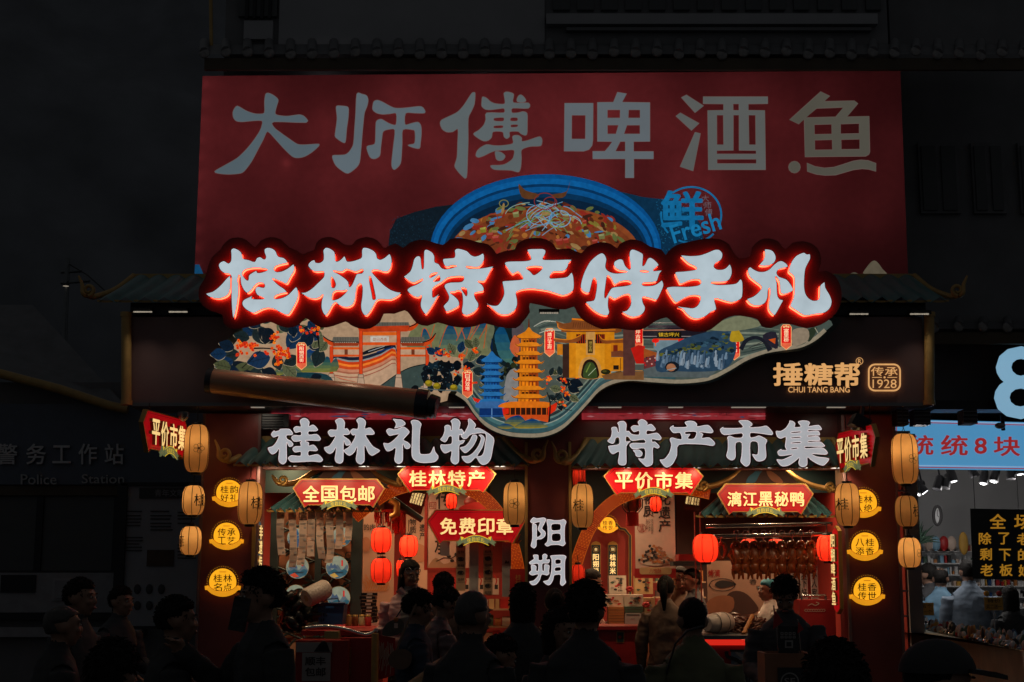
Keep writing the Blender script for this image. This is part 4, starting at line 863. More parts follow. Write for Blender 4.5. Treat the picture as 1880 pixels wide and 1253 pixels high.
stripe([(466, 640), (490, 640), (508, 644), (530, 660)], [3, 2.4, 2, 1.2], (18, 20, 22)); stripe([(580, 600), (584, 622), (586, 640)], [3, 3, 2], (16, 18, 20)); stripe([(548, 596), (566, 606), (584, 622)], 1.6, (18, 20, 22)); stripe([(478, 644), (462, 660), (444, 676)], 1.6, (16, 18, 20))
for x, y, k in ((444, 634, 14), (462, 634, 14), (504, 620, 14), (512, 648, 14), (526, 650, 12), (510, 664, 10), (554, 605, 7), (580, 602, 9), (462, 644, 8), (442, 650, 5), (492, 644, 4), (520, 640, 5)): blossom(x, y, k)
for x, y, l, a in ((800, 650, 20, -2.6), (812, 655, 22, -2.2), (834, 652, 24, -2.0), (844, 648, 22, -1.3), (868, 640, 22, -2.3), (874, 640, 20, -1.6), (884, 646, 24, 2.9), (850, 670, 22, .1), (838, 672, 24, 2.9), (862, 664, 22, -1.2), (874, 666, 26, -.4), (824, 668, 26, 2.6), (830, 690, 22, -2.9), (886, 690, 20, 1.2), (868, 680, 24, .2), (880, 706, 18, 1.0)): leaf(x, y, l, a, .34)
for x, y, k in ((810, 646, 9), (822, 652, 8), (848, 654, 9), (872, 642, 10), (842, 672, 10), (854, 676, 7), (800, 652, 4), (836, 684, 4), (870, 704, 4)): blossom(x, y, k, 7, 1.9)
# dark trees over the bridge, yellow bushes
for k in range(34):
    x = random.gauss(806, 17); y = random.uniform(668, 716); art([(x+random.uniform(4, 9)*math.cos(b), y+random.uniform(4, 10)*math.sin(b)) for b in [i*.9 for i in range(7)]], random.choice([(12, 18, 24), (18, 26, 32), (14, 22, 26), (24, 44, 54)]))
for k in range(60): x = random.gauss(806, 19); y = random.uniform(668, 714); art(circ(x, y, random.uniform(.5, 1.2), 6), random.choice([(70, 90, 100), (40, 70, 84), (110, 116, 112), (24, 40, 46)]), False)
for x, y in ((787, 704), (802, 709), (833, 712)): art(circ(x, y, 7, 12, 6), (126, 112, 30)); art(circ(x-1, y-2, 4.5, 10, 3), (168, 148, 44))
stripe([(770, 712), (800, 716), (840, 718)], 1.6, (96, 110, 110))
# dark trees between the pagodas
for k in range(26): x = random.gauss(938, 7); y = random.uniform(660, 716); art([(x+random.uniform(3, 7)*math.cos(b), y+random.uniform(3, 7)*math.sin(b)) for b in [i*.9 for i in range(7)]], random.choice([(18, 24, 24), (26, 34, 32), (52, 58, 34), (14, 20, 22)]))
art([(930, 690), (950, 680), (948, 745), (925, 750)], (140, 138, 136))
# pagodas
def pagoda(cx, tops, hw, wall, wall2, roof, roofd, spire, base):
    stripe([(cx, spire), (cx, tops[0]-14)], [1.2, 3.5], roofd, 1)
    art([(cx, tops[0]-18), (cx+7, tops[0]-10), (cx+hw[0]+2, tops[0]), (cx-hw[0]-2, tops[0]), (cx-7, tops[0]-10)], roof)
    for i, y in enumerate(tops):
        h = hw[i]; nx_ = tops[i+1] if i+1 < len(tops) else base
        art(rect(cx-h*.72, y+2, cx+h*.72, nx_-2), wall, False)
        art(rect(cx, y+2, cx+h*.72, nx_-2), wall2, False)
        for k in range(-2, 3): stripe([(cx+k*h*.27, y+3), (cx+k*h*.27, nx_-3)], .9, roofd, 1)
        for k in range(-2, 2): art(rect(cx+k*h*.27+1.2, y+6, cx+(k+1)*h*.27-1.2, nx_-5), [int(c*.45) for c in wall2], False) if i % 2 == 0 else art(rect(cx+k*h*.27+1.6, y+5.5, cx+(k+1)*h*.27-1.6, nx_-4), [min(255, int(c*1.12)) for c in wall], False)
        stripe([(cx-h*.72, nx_-2.6), (cx+h*.72, nx_-2.6)], 1.2, roofd, 1)
        art([(cx-h*.62, y-5), (cx+h*.62, y-5), (cx+h*.95, y-.5), (cx+h*1.22, y-3.5), (cx+h*1.0, y+2.6), (cx+h*.3, y+2.2), (cx, y+3.4), (cx-h*.3, y+2.2), (cx-h*1.0, y+2.6), (cx-h*1.22, y-3.5), (cx-h*.95, y-.5)], roof)
        stripe([(cx-h*1.18, y-2.6), (cx-h*.9, y+2.2), (cx, y+3), (cx+h*.9, y+2.2), (cx+h*1.18, y-2.6)], 1., roofd)
pagoda(903, [663, 675, 687, 699, 712, 725, 738], [17, 17, 18, 19, 20, 21, 26], (34, 92, 146), (24, 68, 118), (52, 118, 168), (12, 40, 78), 622, 762)
art([(872, 744), (884, 738), (922, 738), (934, 744), (926, 750), (880, 750)], (70, 112, 158)); art(rect(880, 750, 924, 766), (20, 58, 110), False); stripe([(903, 750), (903, 768)], 1.6, (110, 150, 190), 1); stripe([(880, 764), (924, 764)], 1.4, (60, 110, 160), 1)
pagoda(971, [619, 634, 650, 666, 682, 697, 714, 729], [20, 21, 22, 23, 24, 25, 26, 27], (206, 126, 28), (160, 76, 24), (214, 136, 34), (104, 48, 16), 586, 742)
art([(917, 744), (938, 738), (1000, 738), (1012, 744), (1004, 750), (924, 749)], (214, 124, 34)); art(rect(925, 749, 1006, 763), (60, 28, 16), False)
for k in range(9): stripe([(927+k*9.6, 749), (927+k*9.6, 763)], 1.6, (200, 100, 34), 1)
art([(924, 762), (1008, 762), (1006, 776), (990, 772), (976, 768), (960, 774), (930, 774)], (196, 88, 36), False)
art([(922, 750), (934, 750), (934, 760), (924, 762)], (206, 50, 24), False); art([(1006, 748), (1024, 738), (1020, 754), (1006, 764)], (206, 56, 24), False)
art([(868, 730), (882, 734), (878, 740), (870, 736)], (206, 52, 26), False)
for pts in ([(926, 776), (934, 768), (944, 764), (956, 764), (968, 780), (950, 784), (932, 782)], [(912, 784), (928, 778), (944, 784), (930, 788)], [(944, 786), (962, 774), (980, 770), (996, 778), (1006, 784), (980, 787)]): vgrad(pts, (22, 70, 118), (148, 132, 62), 5)
for x, y, l, a in ((1010, 690, 16, -1.2), (1016, 688, 14, -.7), (1030, 690, 18, -1.8), (1040, 692, 18, -1.2), (1050, 690, 20, -.6), (1060, 690, 20, -.3), (1022, 696, 16, .1), (1030, 700, 22, .2), (1046, 700, 26, .3), (1042, 710, 24, .4), (1010, 712, 22, .2), (1020, 722, 20, .9), (1036, 720, 20, 1.1), (1046, 726, 20, .6), (1026, 740, 16, 1.2), (1034, 732, 16, 2.2), (1008, 726, 16, .6)): leaf(x, y, l, a, .32, random.choice(leafc))
stripe([(1008, 775), (1010, 740), (1004, 720)], [3, 2.4, 1.4], (16, 18, 20)); stripe([(1010, 740), (1030, 720), (1050, 700)], 1.4, (20, 20, 20)); stripe([(1012, 730), (1034, 750), (1050, 754)], 1.2, (20, 20, 20))
for x, y, k in ((1008, 694, 8), (1036, 698, 9), (1060, 690, 9), (1034, 714, 9), (1042, 722, 7), (1008, 700, 6), (1030, 742, 4), (1038, 746, 4)): blossom(x, y, k, 6, 1.7)
# palace gate
for pts in ([(980, 600), (1000, 590), (1024, 592), (1050, 598)], [(990, 612), (1010, 606), (1034, 608)]): stripe(pts, [1.5, 2.4, 1.2, 1], (168, 168, 156))
art([(1020, 590), (1034, 594), (1048, 592), (1052, 586), (1080, 584), (1120, 590), (1138, 600), (1132, 612), (1040, 611), (1030, 604)], (134, 82, 44)); stripe([(1024, 594), (1036, 606), (1130, 606)], 2, (206, 128, 34)); stripe([(1050, 586), (1074, 588)], 3, (214, 130, 34), 1)
for k in range(16): stripe([(1054+k*4, 592), (1052+k*4.2, 602)], .8, (88, 44, 28), 1)
yel = (204, 138, 30)
art(rect(1040, 610, 1128, 624), yel, False); art(rect(1045, 630, 1122, 694), yel, False); art(rect(1057, 630, 1110, 694), (212, 150, 44), False)
art(rect(1076, 610, 1092, 652), (198, 152, 92), False); art(rect(1079, 624, 1088.5, 649), (78, 58, 26), False); yz[0] -= .0001
A.text('靖江王府', (1081, 627, 1087, 646), yz[0]-.004, 'printed_glow', S(190, 160, 70), vertical=True)
for x0 in (1058, 1093.5): art(rect(x0, 614, x0+17, 631), (74, 30, 20), False); [stripe([(x0+3.5+k*4, 614), (x0+3.5+k*4, 631)], .9, (186, 62, 28), 1) for k in range(4)]
for pts in ([(1018, 622), (1044, 624), (1062, 618), (1068, 614), (1064, 626), (1046, 630), (1020, 628)], [(1100, 616), (1108, 624), (1130, 624), (1150, 622), (1157, 616), (1152, 628), (1124, 631), (1106, 630)]): art(pts, (140, 82, 40)); stripe(pts[:4], 1.6, (206, 134, 36))
art(rect(1023, 632, 1045, 652), (196, 128, 30), False); art(rect(1122, 630, 1144, 648), (190, 122, 30), False); art(rect(1126, 634, 1134, 646), (124, 48, 28), False); art(rect(1033, 632, 1045, 694), (66, 44, 36), False)
art([(1122, 646), (1140, 644), (1168, 652), (1164, 656), (1122, 655)], (124, 74, 50), False); art(rect(1122, 656, 1152, 682), yel, False); art(rect(1126, 671, 1136, 679), (40, 28, 22), False); stripe([(1139, 658), (1139, 682)], 1.4, (120, 74, 24), 1)
art([(1064, 694), (1064, 672), (1070, 660), (1082, 655), (1094, 659), (1102, 670), (1103, 694)], (196, 150, 88)); art([(1069, 694), (1069, 676), (1074, 664), (1083, 660), (1092, 664), (1098, 676), (1098, 694)], (44, 26, 20)); art([(1072, 694), (1072, 678), (1077, 668), (1083, 665), (1090, 668), (1095, 680), (1095, 694)], (66, 84, 46)); stripe([(1080, 690), (1094, 676)], 1, (180, 190, 160), 1); stripe([(1084, 668), (1076, 684)], 2, (120, 140, 70), 1)
for x, y in ((1112, 683), (1137, 687), (1156, 690)): art(circ(x, y, 9, 12, 5), (44, 44, 22)); art(circ(x-2, y-1, 4, 8, 2), (84, 80, 34))
art([(1104, 690), (1130, 684), (1182, 682), (1182, 698), (1110, 697)], (128, 92, 58), False); stripe([(1124, 680), (1180, 681)], 1.2, (176, 130, 70), 1)
# old town street
art(rect(1144, 602, 1166, 690), (96, 62, 56), False); art([(1158, 640), (1172, 634), (1184, 636), (1184, 668), (1168, 668)], (182, 36, 26), False)
art([(1180, 606), (1260, 600), (1300, 604), (1290, 622), (1180, 622)], (40, 34, 44), False); stripe([(1180, 607), (1260, 606)], 2, (170, 120, 100), 1); stripe([(1196, 593), (1240, 593)], 1.2, (150, 140, 130), 1); stripe([(1190, 600), (1250, 600)], 5, (62, 52, 60), 1); stripe([(1180, 618), (1300, 618)], 1.4, (150, 140, 136), 1)
art(rect(1206, 610, 1251, 620), (30, 24, 20), False); yz[0] -= .0001; A.text('镇古坪兴', (1209, 611, 1247, 618.5), yz[0]-.004, 'printed_glow', S(222, 176, 34), bold=.02)
art(rect(1200, 622, 1248, 625), (196, 98, 40), False); art([(1200, 625), (1250, 625), (1254, 650), (1220, 656), (1200, 640)], (122, 142, 150), False)
for x in (1203.5, 1251.5): art(circ(x, 626, 6.6, 14, 4), (214, 34, 22)); stripe([(x, 630), (x, 636)], 2, (220, 110, 40), 1)
art([(1182, 640), (1206, 648), (1214, 656), (1182, 672)], (160, 90, 44), False); art([(1182, 658), (1202, 652), (1206, 676), (1182, 684)], (110, 60, 60), False)
for k in range(14): art(circ(random.uniform(1183, 1206), random.uniform(656, 672), 1.6, 7), random.choice([(190, 30, 34), (150, 40, 40), (80, 40, 60), (200, 160, 150)]), False)
art([(1182, 678), (1206, 672), (1330, 670), (1300, 694), (1182, 692)], (96, 104, 104), False)
# elephant hill
art([(1206, 682), (1206, 654), (1214, 642), (1232, 634), (1262, 620), (1290, 612), (1310, 608), (1330, 606), (1345, 612), (1352, 640), (1342, 668), (1322, 680), (1280, 683), (1240, 682)], (52, 76, 96))
for k in range(120):
    x = random.uniform(1214, 1345); up = 655-(x-1206)*.33; y = random.uniform(max(610, up), 650)
    art([(x+random.uniform(2, 7)*math.cos(b), y+random.uniform(1.4, 3.6)*math.sin(b)) for b in [i*.9 for i in range(7)]], random.choice([(34, 58, 74), (84, 92, 54), (46, 72, 88), (112, 112, 48), (24, 40, 54), (66, 96, 112)]))
for k in range(60):
    x = random.uniform(1206, 1335); y = random.uniform(650, 670); h = random.uniform(8, 20)
    art([(x, y-h/2), (x+3, y-h/2+2), (x+4-random.random()*3, min(681, y+h/2)), (x-3, min(682, y+h/2)), (x-2, y)], random.choice([(120, 140, 156), (98, 118, 136), (142, 154, 164), (70, 92, 112)])); stripe([(x+3, y-h/2+2), (x+2, min(681, y+h/2))], .9, (28, 42, 58), 1)
art(circ(1234, 674, 13, 18, 10), (26, 36, 46)); art(circ(1232, 675, 8.5, 18, 7), (168, 120, 90)); stripe([(1224, 680), (1242, 676)], 1.4, (150, 160, 160), 1)
art([(1340, 626), (1344, 606), (1352, 602), (1360, 612), (1366, 624), (1356, 628)], (176, 148, 44)); art([(1300, 605), (1320, 592), (1360, 580), (1400, 596), (1350, 608)], (130, 132, 108))
# arched bridge at the right end
stripe([(1360, 642), (1370, 626), (1388, 620), (1404, 628), (1414, 644)], [9, 7, 6, 7, 10], (36, 38, 48)); stripe([(1374, 640), (1400, 628)], 1.2, (60, 58, 56), 1); art([(1400, 616), (1424, 610), (1428, 640), (1412, 634)], (48, 44, 56)); art([(1411, 624), (1424, 621), (1423, 632)], (196, 96, 40), False)
for k in range(3): stripe([(1380, 645-k*4), (1412, 636-k*4)], .9, (44, 46, 44), 1)
for k in range(3): stripe([(1458, 606+k*7), (1476, 610+k*7), (1478, 626+k*2), (1462, 636)], 1.6, (80+k*14, 86+k*12, 76+k*10))
art([(1484, 606), (1500, 602), (1494, 618), (1484, 628)], (52, 62, 48)); stripe([(1496, 602), (1502, 612)], 1.6, (160, 158, 140), 1); art([(1456, 606), (1482, 604), (1484, 624), (1462, 636), (1454, 630)], (150, 136, 118))
obj('painted_picture', A, sc_)
# small lit place tags
for body, x0, y0, x1, y1 in (('阳朔西街', 544, 628, 563, 680), ('日月双塔', 848.5, 679, 868, 732), ('靖江王府', 999.5, 602, 1018.5, 656), ('兴坪古镇', 1161.5, 590, 1181, 644), ('象鼻山', 1338.5, 616, 1358.5, 662), ('富里桥', 1433.5, 595, 1453.5, 643)):
    m_ = MB(); w_ = x1-x0; Yt = SY-.03
    o_ = lambda d: [(x0+d, y0+6+d*.4), (x0+w_*.2, y0+1+d), (x1-w_*.2, y0+1+d), (x1-d, y0+6+d*.4), (x1-d, y1-8), ((x0+x1)/2, y1-d*1.2), (x0+d, y1-8)]
    m_.flat([o_(0)], Yt, 'printed_glow', S(236, 172, 112), thick=.018); m_.flat([o_(1.3)], Yt-.002, 'printed_glow', S(214, 22, 20))
    m_.flat([[(x0+1.3, y1-13), (x1-1.3, y1-13), (x1-1.3, y1-8), ((x0+x1)/2, y1-1.6), (x0+1.3, y1-8)]], Yt-.003, 'printed_glow', S(222, 96, 62))
    for k in (-1, 0, 1): m_.flat([circ((x0+x1)/2+k*4, y0+4.5+abs(k)*1., 2., 9)], Yt-.003, 'printed_glow', S(240, 190, 130))
    m_.text(body, (x0+5.5, y0+8.5, x1-5.5, y1-14.5), Yt-.004, 'printed_glow', S(250, 226, 180), bold=.015, vertical=True)
    obj('place_tag', m_, sc_)
# bronze roller, its near end lower right
m_ = MB(); a = P(392, 700, 11.80); b = P(764, 741, 11.70); c2 = P(800, 749, 11.685)
dr = (b-a).normalized()
m_.tube([a, b], [.104, .118], 'roller_bronze', 40); rl = obj('roller', m_, sc_)
m_ = MB(); m_.tube([b, b+dr*.03, b+dr*.10], [.122, .124, .121], 'roller_cap', 40); m_.tube([b+dr*.10, c2], [.098, .098], 'roller_cap', 32); m_.tube([c2, c2+dr*.006], [.092, .088], 'dark_steel', 32); obj('end_cap', m_, rl)
m_ = MB(); m_.tube([a-dr*.05, a], [.106, .106], 'roller_cap', 40); obj('end_cap', m_, rl)

# ------------------------------------------------------------------ gold brand lettering
lg = thing('brand_lettering', 'glowing gold three character brand name with latin line and 1928 badge on the fascia', 'lettering', P(1540, 722, FY))
Yl = FY-.03
for ch, r_ in (('捶', (1419, 666, 1474, 709)), ('糖', (1476, 667, 1530, 708)), ('帮', (1532, 666, 1579, 711))):
    m_ = MB(); m_.text(ch, r_, Yl, 'logo_gold', thick=.02, bold=.045, side='letter_return'); obj('character', m_, lg)
m_ = MB(); m_.text('CHUI TANG BANG', (1447, 710.5, 1560, 721), Yl, 'logo_gold', bold=.015); obj('latin_line', m_, lg)
m_ = MB(); m_.flat([circ(1578, 663.5, 6.8, 24), circ(1578, 663.5, 5.7, 24)], Yl, 'logo_gold'); m_.text('R', (1575.3, 659.6, 1581.2, 667.6), Yl, 'logo_gold', bold=.01); obj('registered_mark', m_, lg)
def rrect(x0, y0, x1, y1, r, n=6):
    o = []
    for cx, cy, a in ((x1-r, y1-r, 0), (x0+r, y1-r, 90), (x0+r, y0+r, 180), (x1-r, y0+r, 270)): o += [(cx+r*math.cos(R(a+90*i/n)), cy+r*math.sin(R(a+90*i/n))) for i in range(n+1)]
    return o
m_ = MB(); m_.flat([rrect(1593.5, 668, 1654, 719, 13), rrect(1596.5, 671, 1651, 716, 10.5)], Yl, 'logo_gold', thick=.015); m_.text('传承', (1599, 674, 1648, 690.5), Yl, 'logo_gold', bold=.01); m_.text('1928', (1602, 697, 1646, 713), Yl, 'logo_gold', bold=.005)
m_.flat([rect(1601, 692.6, 1619, 694)], Yl, 'logo_gold'); m_.flat([rect(1629, 692.6, 1647, 694)], Yl, 'logo_gold'); m_.flat([circ(1624, 693.2, 2, 10)], Yl, 'logo_gold'); obj('year_badge', m_, lg)

# ------------------------------------------------------------------ white lettering over the two bays and on the pillar
def lettering(name, label, data, Y, org, cat='lettering', group=None):
    t = thing(name, label, cat, org, group)
    for d in data:
        m_ = MB()
        for ls in trace_loops(*d[1:]):
            m_.flat(grow(ls, -.9), Y-.006, 'pale_acrylic'); m_.flat(ls, Y-.003, 'white_edge'); m_.flat(grow(ls, .2), Y, 'letter_return', thick=.05)
            m_.flat(grow(ls, 2.6), Y+.055, 'maroon_lacquer', thick=.02)
        obj('character', m_, t)
    return t
lettering('lettering', 'white backlit four character lettering on the awning of the left bay', LOWL, 12.12, P(700, 855, 12.2), group='white lettering over the bays')
lettering('lettering', 'white backlit four character lettering on the awning of the right bay', LOWR, 12.12, P(1318, 858, 12.2), group='white lettering over the bays')

# ------------------------------------------------------------------ pillars
def pillar(label, x0, x1, y0, Y, d=.35, grp='maroon pillars of the shop front'):
    t = thing('pillar', label, 'pillar', P((x0+x1)/2, 1200, Y)*1, grp); t.location.z = 0; ORG[t] = Vector(t.location)
    m_ = MB(); a = P(x0, y0, Y); b = P(x1, y0, Y); m_.box(a.x, b.x, Y, Y+d, 0, a.z, 'maroon_lacquer'); obj('shaft', m_, t)
    for x in (a.x, b.x):
        m_ = MB(); m_.box(x-.012, x+.012, Y-.012, Y+.02, .2, a.z, 'dim_gold_paint' if d > .36 else 'maroon_panel'); obj('edge_trim', m_, t)
    m_ = MB(); m_.box(a.x-.03, b.x+.03, Y-.03, Y+d+.02, 0, .22, 'dark_steel'); obj('plinth', m_, t)
    return t
pillar('left maroon pillar carrying three glowing yellow medallions', 376, 478, 760, 12.42)
pillar('middle maroon pillar with two white characters between the bays', 966, 1046, 812, 12.42, .38)
pillar('right maroon pillar carrying three glowing yellow medallions', 1546, 1640, 762, 12.42)
lettering('lettering', 'two white characters one above the other on the middle pillar', PILLAR, 12.36, P(1006, 1078, 12.4))

# ------------------------------------------------------------------ round medallions
def medallion(px, py, r, body, label, Y=12.36, group='glowing medallions on the pillars', small=False):
    t = thing('medallion', label, 'medallion', P(px, py+r, Y), group)
    m_ = MB(); m_.flat([circ(px, py, r, 36)], Y, 'medal_glow', thick=.04, side='black_metal'); obj('disc', m_, t)
    m_ = MB()
    for k in range(44):
        a = math.pi*2*k/44
        if .15*math.pi < a < .85*math.pi: continue
        m_.flat([[(px+(r+2+2.2*(k % 2))*math.cos(a), py+(r+2+2.2*(k % 2))*math.sin(a)), (px+(r+5)*math.cos(a+.07), py+(r+5)*math.sin(a+.07)), (px+(r+3)*math.cos(a+.09), py+(r+3)*math.sin(a+.09))]], Y+.01, 'medal_leaf', thick=.01)
    obj('wreath', m_, t)
    m_ = MB(); q = r/24.
    arc = [(px+q*x, py+q*y) for x, y in ((-27, 9), (-18, 17), (-8, 21), (0, 22), (8, 21), (18, 17), (27, 9))]
    m_.flat([band(cr(arc, 4, False), 8*q)], Y-.012, 'medal_band', thick=.02); m_.flat([band(cr([(x, y-5*q) for x, y in arc], 4, False), .9*q)], Y-.014, 'medal_line')
    for s_ in (-1, 1): m_.flat([[(px+s_*24*q, py+6*q), (px+s_*32*q, py+7*q), (px+s_*31*q, py+14*q), (px+s_*25*q, py+14*q)]], Y-.006, 'medal_band', thick=.02)
    obj('ribbon', m_, t)
    m_ = MB(); s1 = 15.2*q
    for i, ch in enumerate(body):
        x = px-16.5*q+(i % 2)*17.5*q; y = py-13.5*q+(i//2)*15.5*q
        m_.text(ch, (x, y, x+s1, y+13.8*q), Y-.005, 'black_ink', bold=.012)
    m_.flat([rect(px-6*q, py-18.4*q, px+6*q, py-17.4*q)], Y-.004, 'medal_line'); obj('inscription', m_, t)
    return t
medallion(421, 905.5, 24, '桂韵好礼', 'glowing yellow medallion at the top of the left pillar, partly behind a lantern')
medallion(416, 984, 24, '传承工艺', 'glowing yellow medallion in the middle of the left pillar')
medallion(409, 1069, 25, '桂林名点', 'glowing yellow medallion lowest on the left pillar')
medallion(1585, 924, 25, '桂林八绝', 'glowing yellow medallion at the top of the right pillar, half covered by a lantern')
medallion(1588, 1003, 25, '八桂添香', 'glowing yellow medallion in the middle of the right pillar')
medallion(1592, 1085, 25, '桂香传世', 'glowing yellow medallion lowest on the right pillar')

# ------------------------------------------------------------------ lanterns
def lantern(px, py, hw, hh, label, Y, kind='yellow', char=None, cx=0., top=None, group=None, e=None, tassel=False, flower=False):
    """px,py = centre; hw,hh = half width and height in pixels; hangs from `top` (pixel y)"""
    s_ = mpp(Y, py); r = hw*s_; h = hh*s_; c = P(px, py, Y)
    pm = 'lantern_paper' if kind == 'yellow' else 'red_lantern_paper'
    t = thing('lantern', label, 'lantern', c-Vector((0, 0, h)), group)
    m_ = MB(); prof = []; N_ = 44
    for i in range(N_+1):
        u = -1+2*i/N_
        q = (1-abs(u)**(4.2 if hh > hw*1.6 else 3.0))**.5*.62+.38 if abs(u) < 1 else .38
        prof.append((r*q*(1+(.010 if i % 2 else -.004)), u*h))
    m_.lathe(c, prof, pm, 28); obj('paper_shade', m_, t)
    m_ = MB(); seam = 'lantern_seam' if kind == 'yellow' else 'red_seam'
    for k in range(7):
        a = 2*math.pi*k/7+px*.37
        m_.tube([c+Vector((p[0]*1.008*math.cos(a), p[0]*1.008*math.sin(a), p[1])) for p in prof[1:-1:2]], .0035, seam, 5)
    obj('seams', m_, t)
    m_ = MB(); m_.lathe(c+Vector((0, 0, h)), [(0, .02), (r*.42, .018), (r*.42, -.01)], 'black_metal', 16); obj('rim', m_, t); m_ = MB(); m_.lathe(c-Vector((0, 0, h)), [(r*.42, .01), (r*.42, -.018), (0, -.02)], 'black_metal', 16)
    obj('rim', m_, t)
    m_ = MB(); tz = P(px, top if top else py-hh-14, Y).z; m_.tube([c+Vector((-r*.2, 0, h)), c+Vector((0, 0, h+.05)), c+Vector((r*.2, 0, h))], .004, 'black_metal', 5); m_.tube([c+Vector((0, 0, h+.04)), Vector((c.x, c.y, tz))], .004, 'cord', 5); obj('hanger', m_, t)
    if char or flower:
        m_ = MB()
        sx = 9.5 if not flower else 10
        def wrap(q, d):
            ang = math.asin(max(-.985, min(.985, (q[0]-px)*s_/r))); zz = (py-q[1])*s_
            return c+Vector((r*1.015*math.sin(ang), -r*1.015*math.cos(ang), zz))
        if char: m_.text(char, (px+cx-sx, py-11, px+cx+sx, py+11), Y, 'black_ink', bold=.01, fn=wrap)
        else:
            for k in range(5): m_.flat([circ(px+cx+5.5*math.cos(k*1.26), py+1+5.5*math.sin(k*1.26), 4.2, 12), circ(px+cx+5.5*math.cos(k*1.26), py+1+5.5*math.sin(k*1.26), 3.5, 12)], Y, 'lantern_seam', fn=wrap)
            m_.flat([circ(px+cx, py+1, 2, 8)], Y, 'lantern_seam', fn=wrap)
        obj('painted_character' if char else 'painted_flower', m_, t)
    if tassel:
        m_ = MB()
        for k in range(8): m_.tube([c-Vector((0, 0, h)), c+Vector((.012*math.cos(k), .012*math.sin(k), -h-.2))], .003, 'red_lacquer', 4)
        obj('tassel', m_, t)
    if e is None: e = (.40 if kind == 'yellow' else 2.0)*(r/.1)**2
    lamp('POINT', 'lantern_bulb', c+Vector((0, 0, h*.35)), e*(1 if kind == 'yellow' else .42), (1, .74, .42) if kind == 'yellow' else (1, .55, .35), t, r*.3)
    return t
mat('lantern_seam', (.20, .10, .03), .7); mat('red_seam', (.25, .01, .008), .7)
G1 = 'yellow paper lanterns'; 
lantern(361, 824, 22, 44, 'tall yellow lantern with flower mark beside the tilted red plaque, left end', 11.95, flower=True, cx=8, top=748, group=G1)
lantern(355, 919, 20, 27, 'small yellow lantern second in the left hanging string', 11.95, char='桂', cx=15, top=868, group=G1, e=.36)
lantern(350, 993, 19.5, 26, 'small yellow lantern lowest in the left hanging string', 11.95, char='桂', cx=-17, top=946, group=G1, e=.36)
lantern(459, 924, 22, 39, 'yellow lantern hanging in front of the top medallion of the left pillar', 12.1, char='桂', cx=15, top=858, group=G1)
lantern(945, 925, 20.5, 39, 'yellow lantern with flower mark hanging left of the middle pillar', 12.1, flower=True, cx=-1, top=858, group=G1)
lantern(1069, 929, 20.5, 40, 'yellow lantern hanging right of the middle pillar', 12.1, char='桂', cx=-8, top=858, group=G1)
lantern(1556, 927, 22, 39, 'yellow lantern half covering the top medallion of the right pillar', 12.1, char='桂', cx=-13, top=862, group=G1)
lantern(1661, 843, 23.5, 46, 'tall yellow lantern with flower mark in front of the blue shop sign', 11.95, flower=True, cx=10, top=748, group=G1, e=.6)
lantern(1665, 939, 21, 28, 'dim brownish lantern second in the right hanging string', 11.95, char='桂', cx=15, top=890, group=G1, e=.1)
lantern(1670, 1015, 21, 27, 'small yellow lantern lowest in the right hanging string', 11.95, flower=True, cx=17, top=967, group=G1, e=.42)

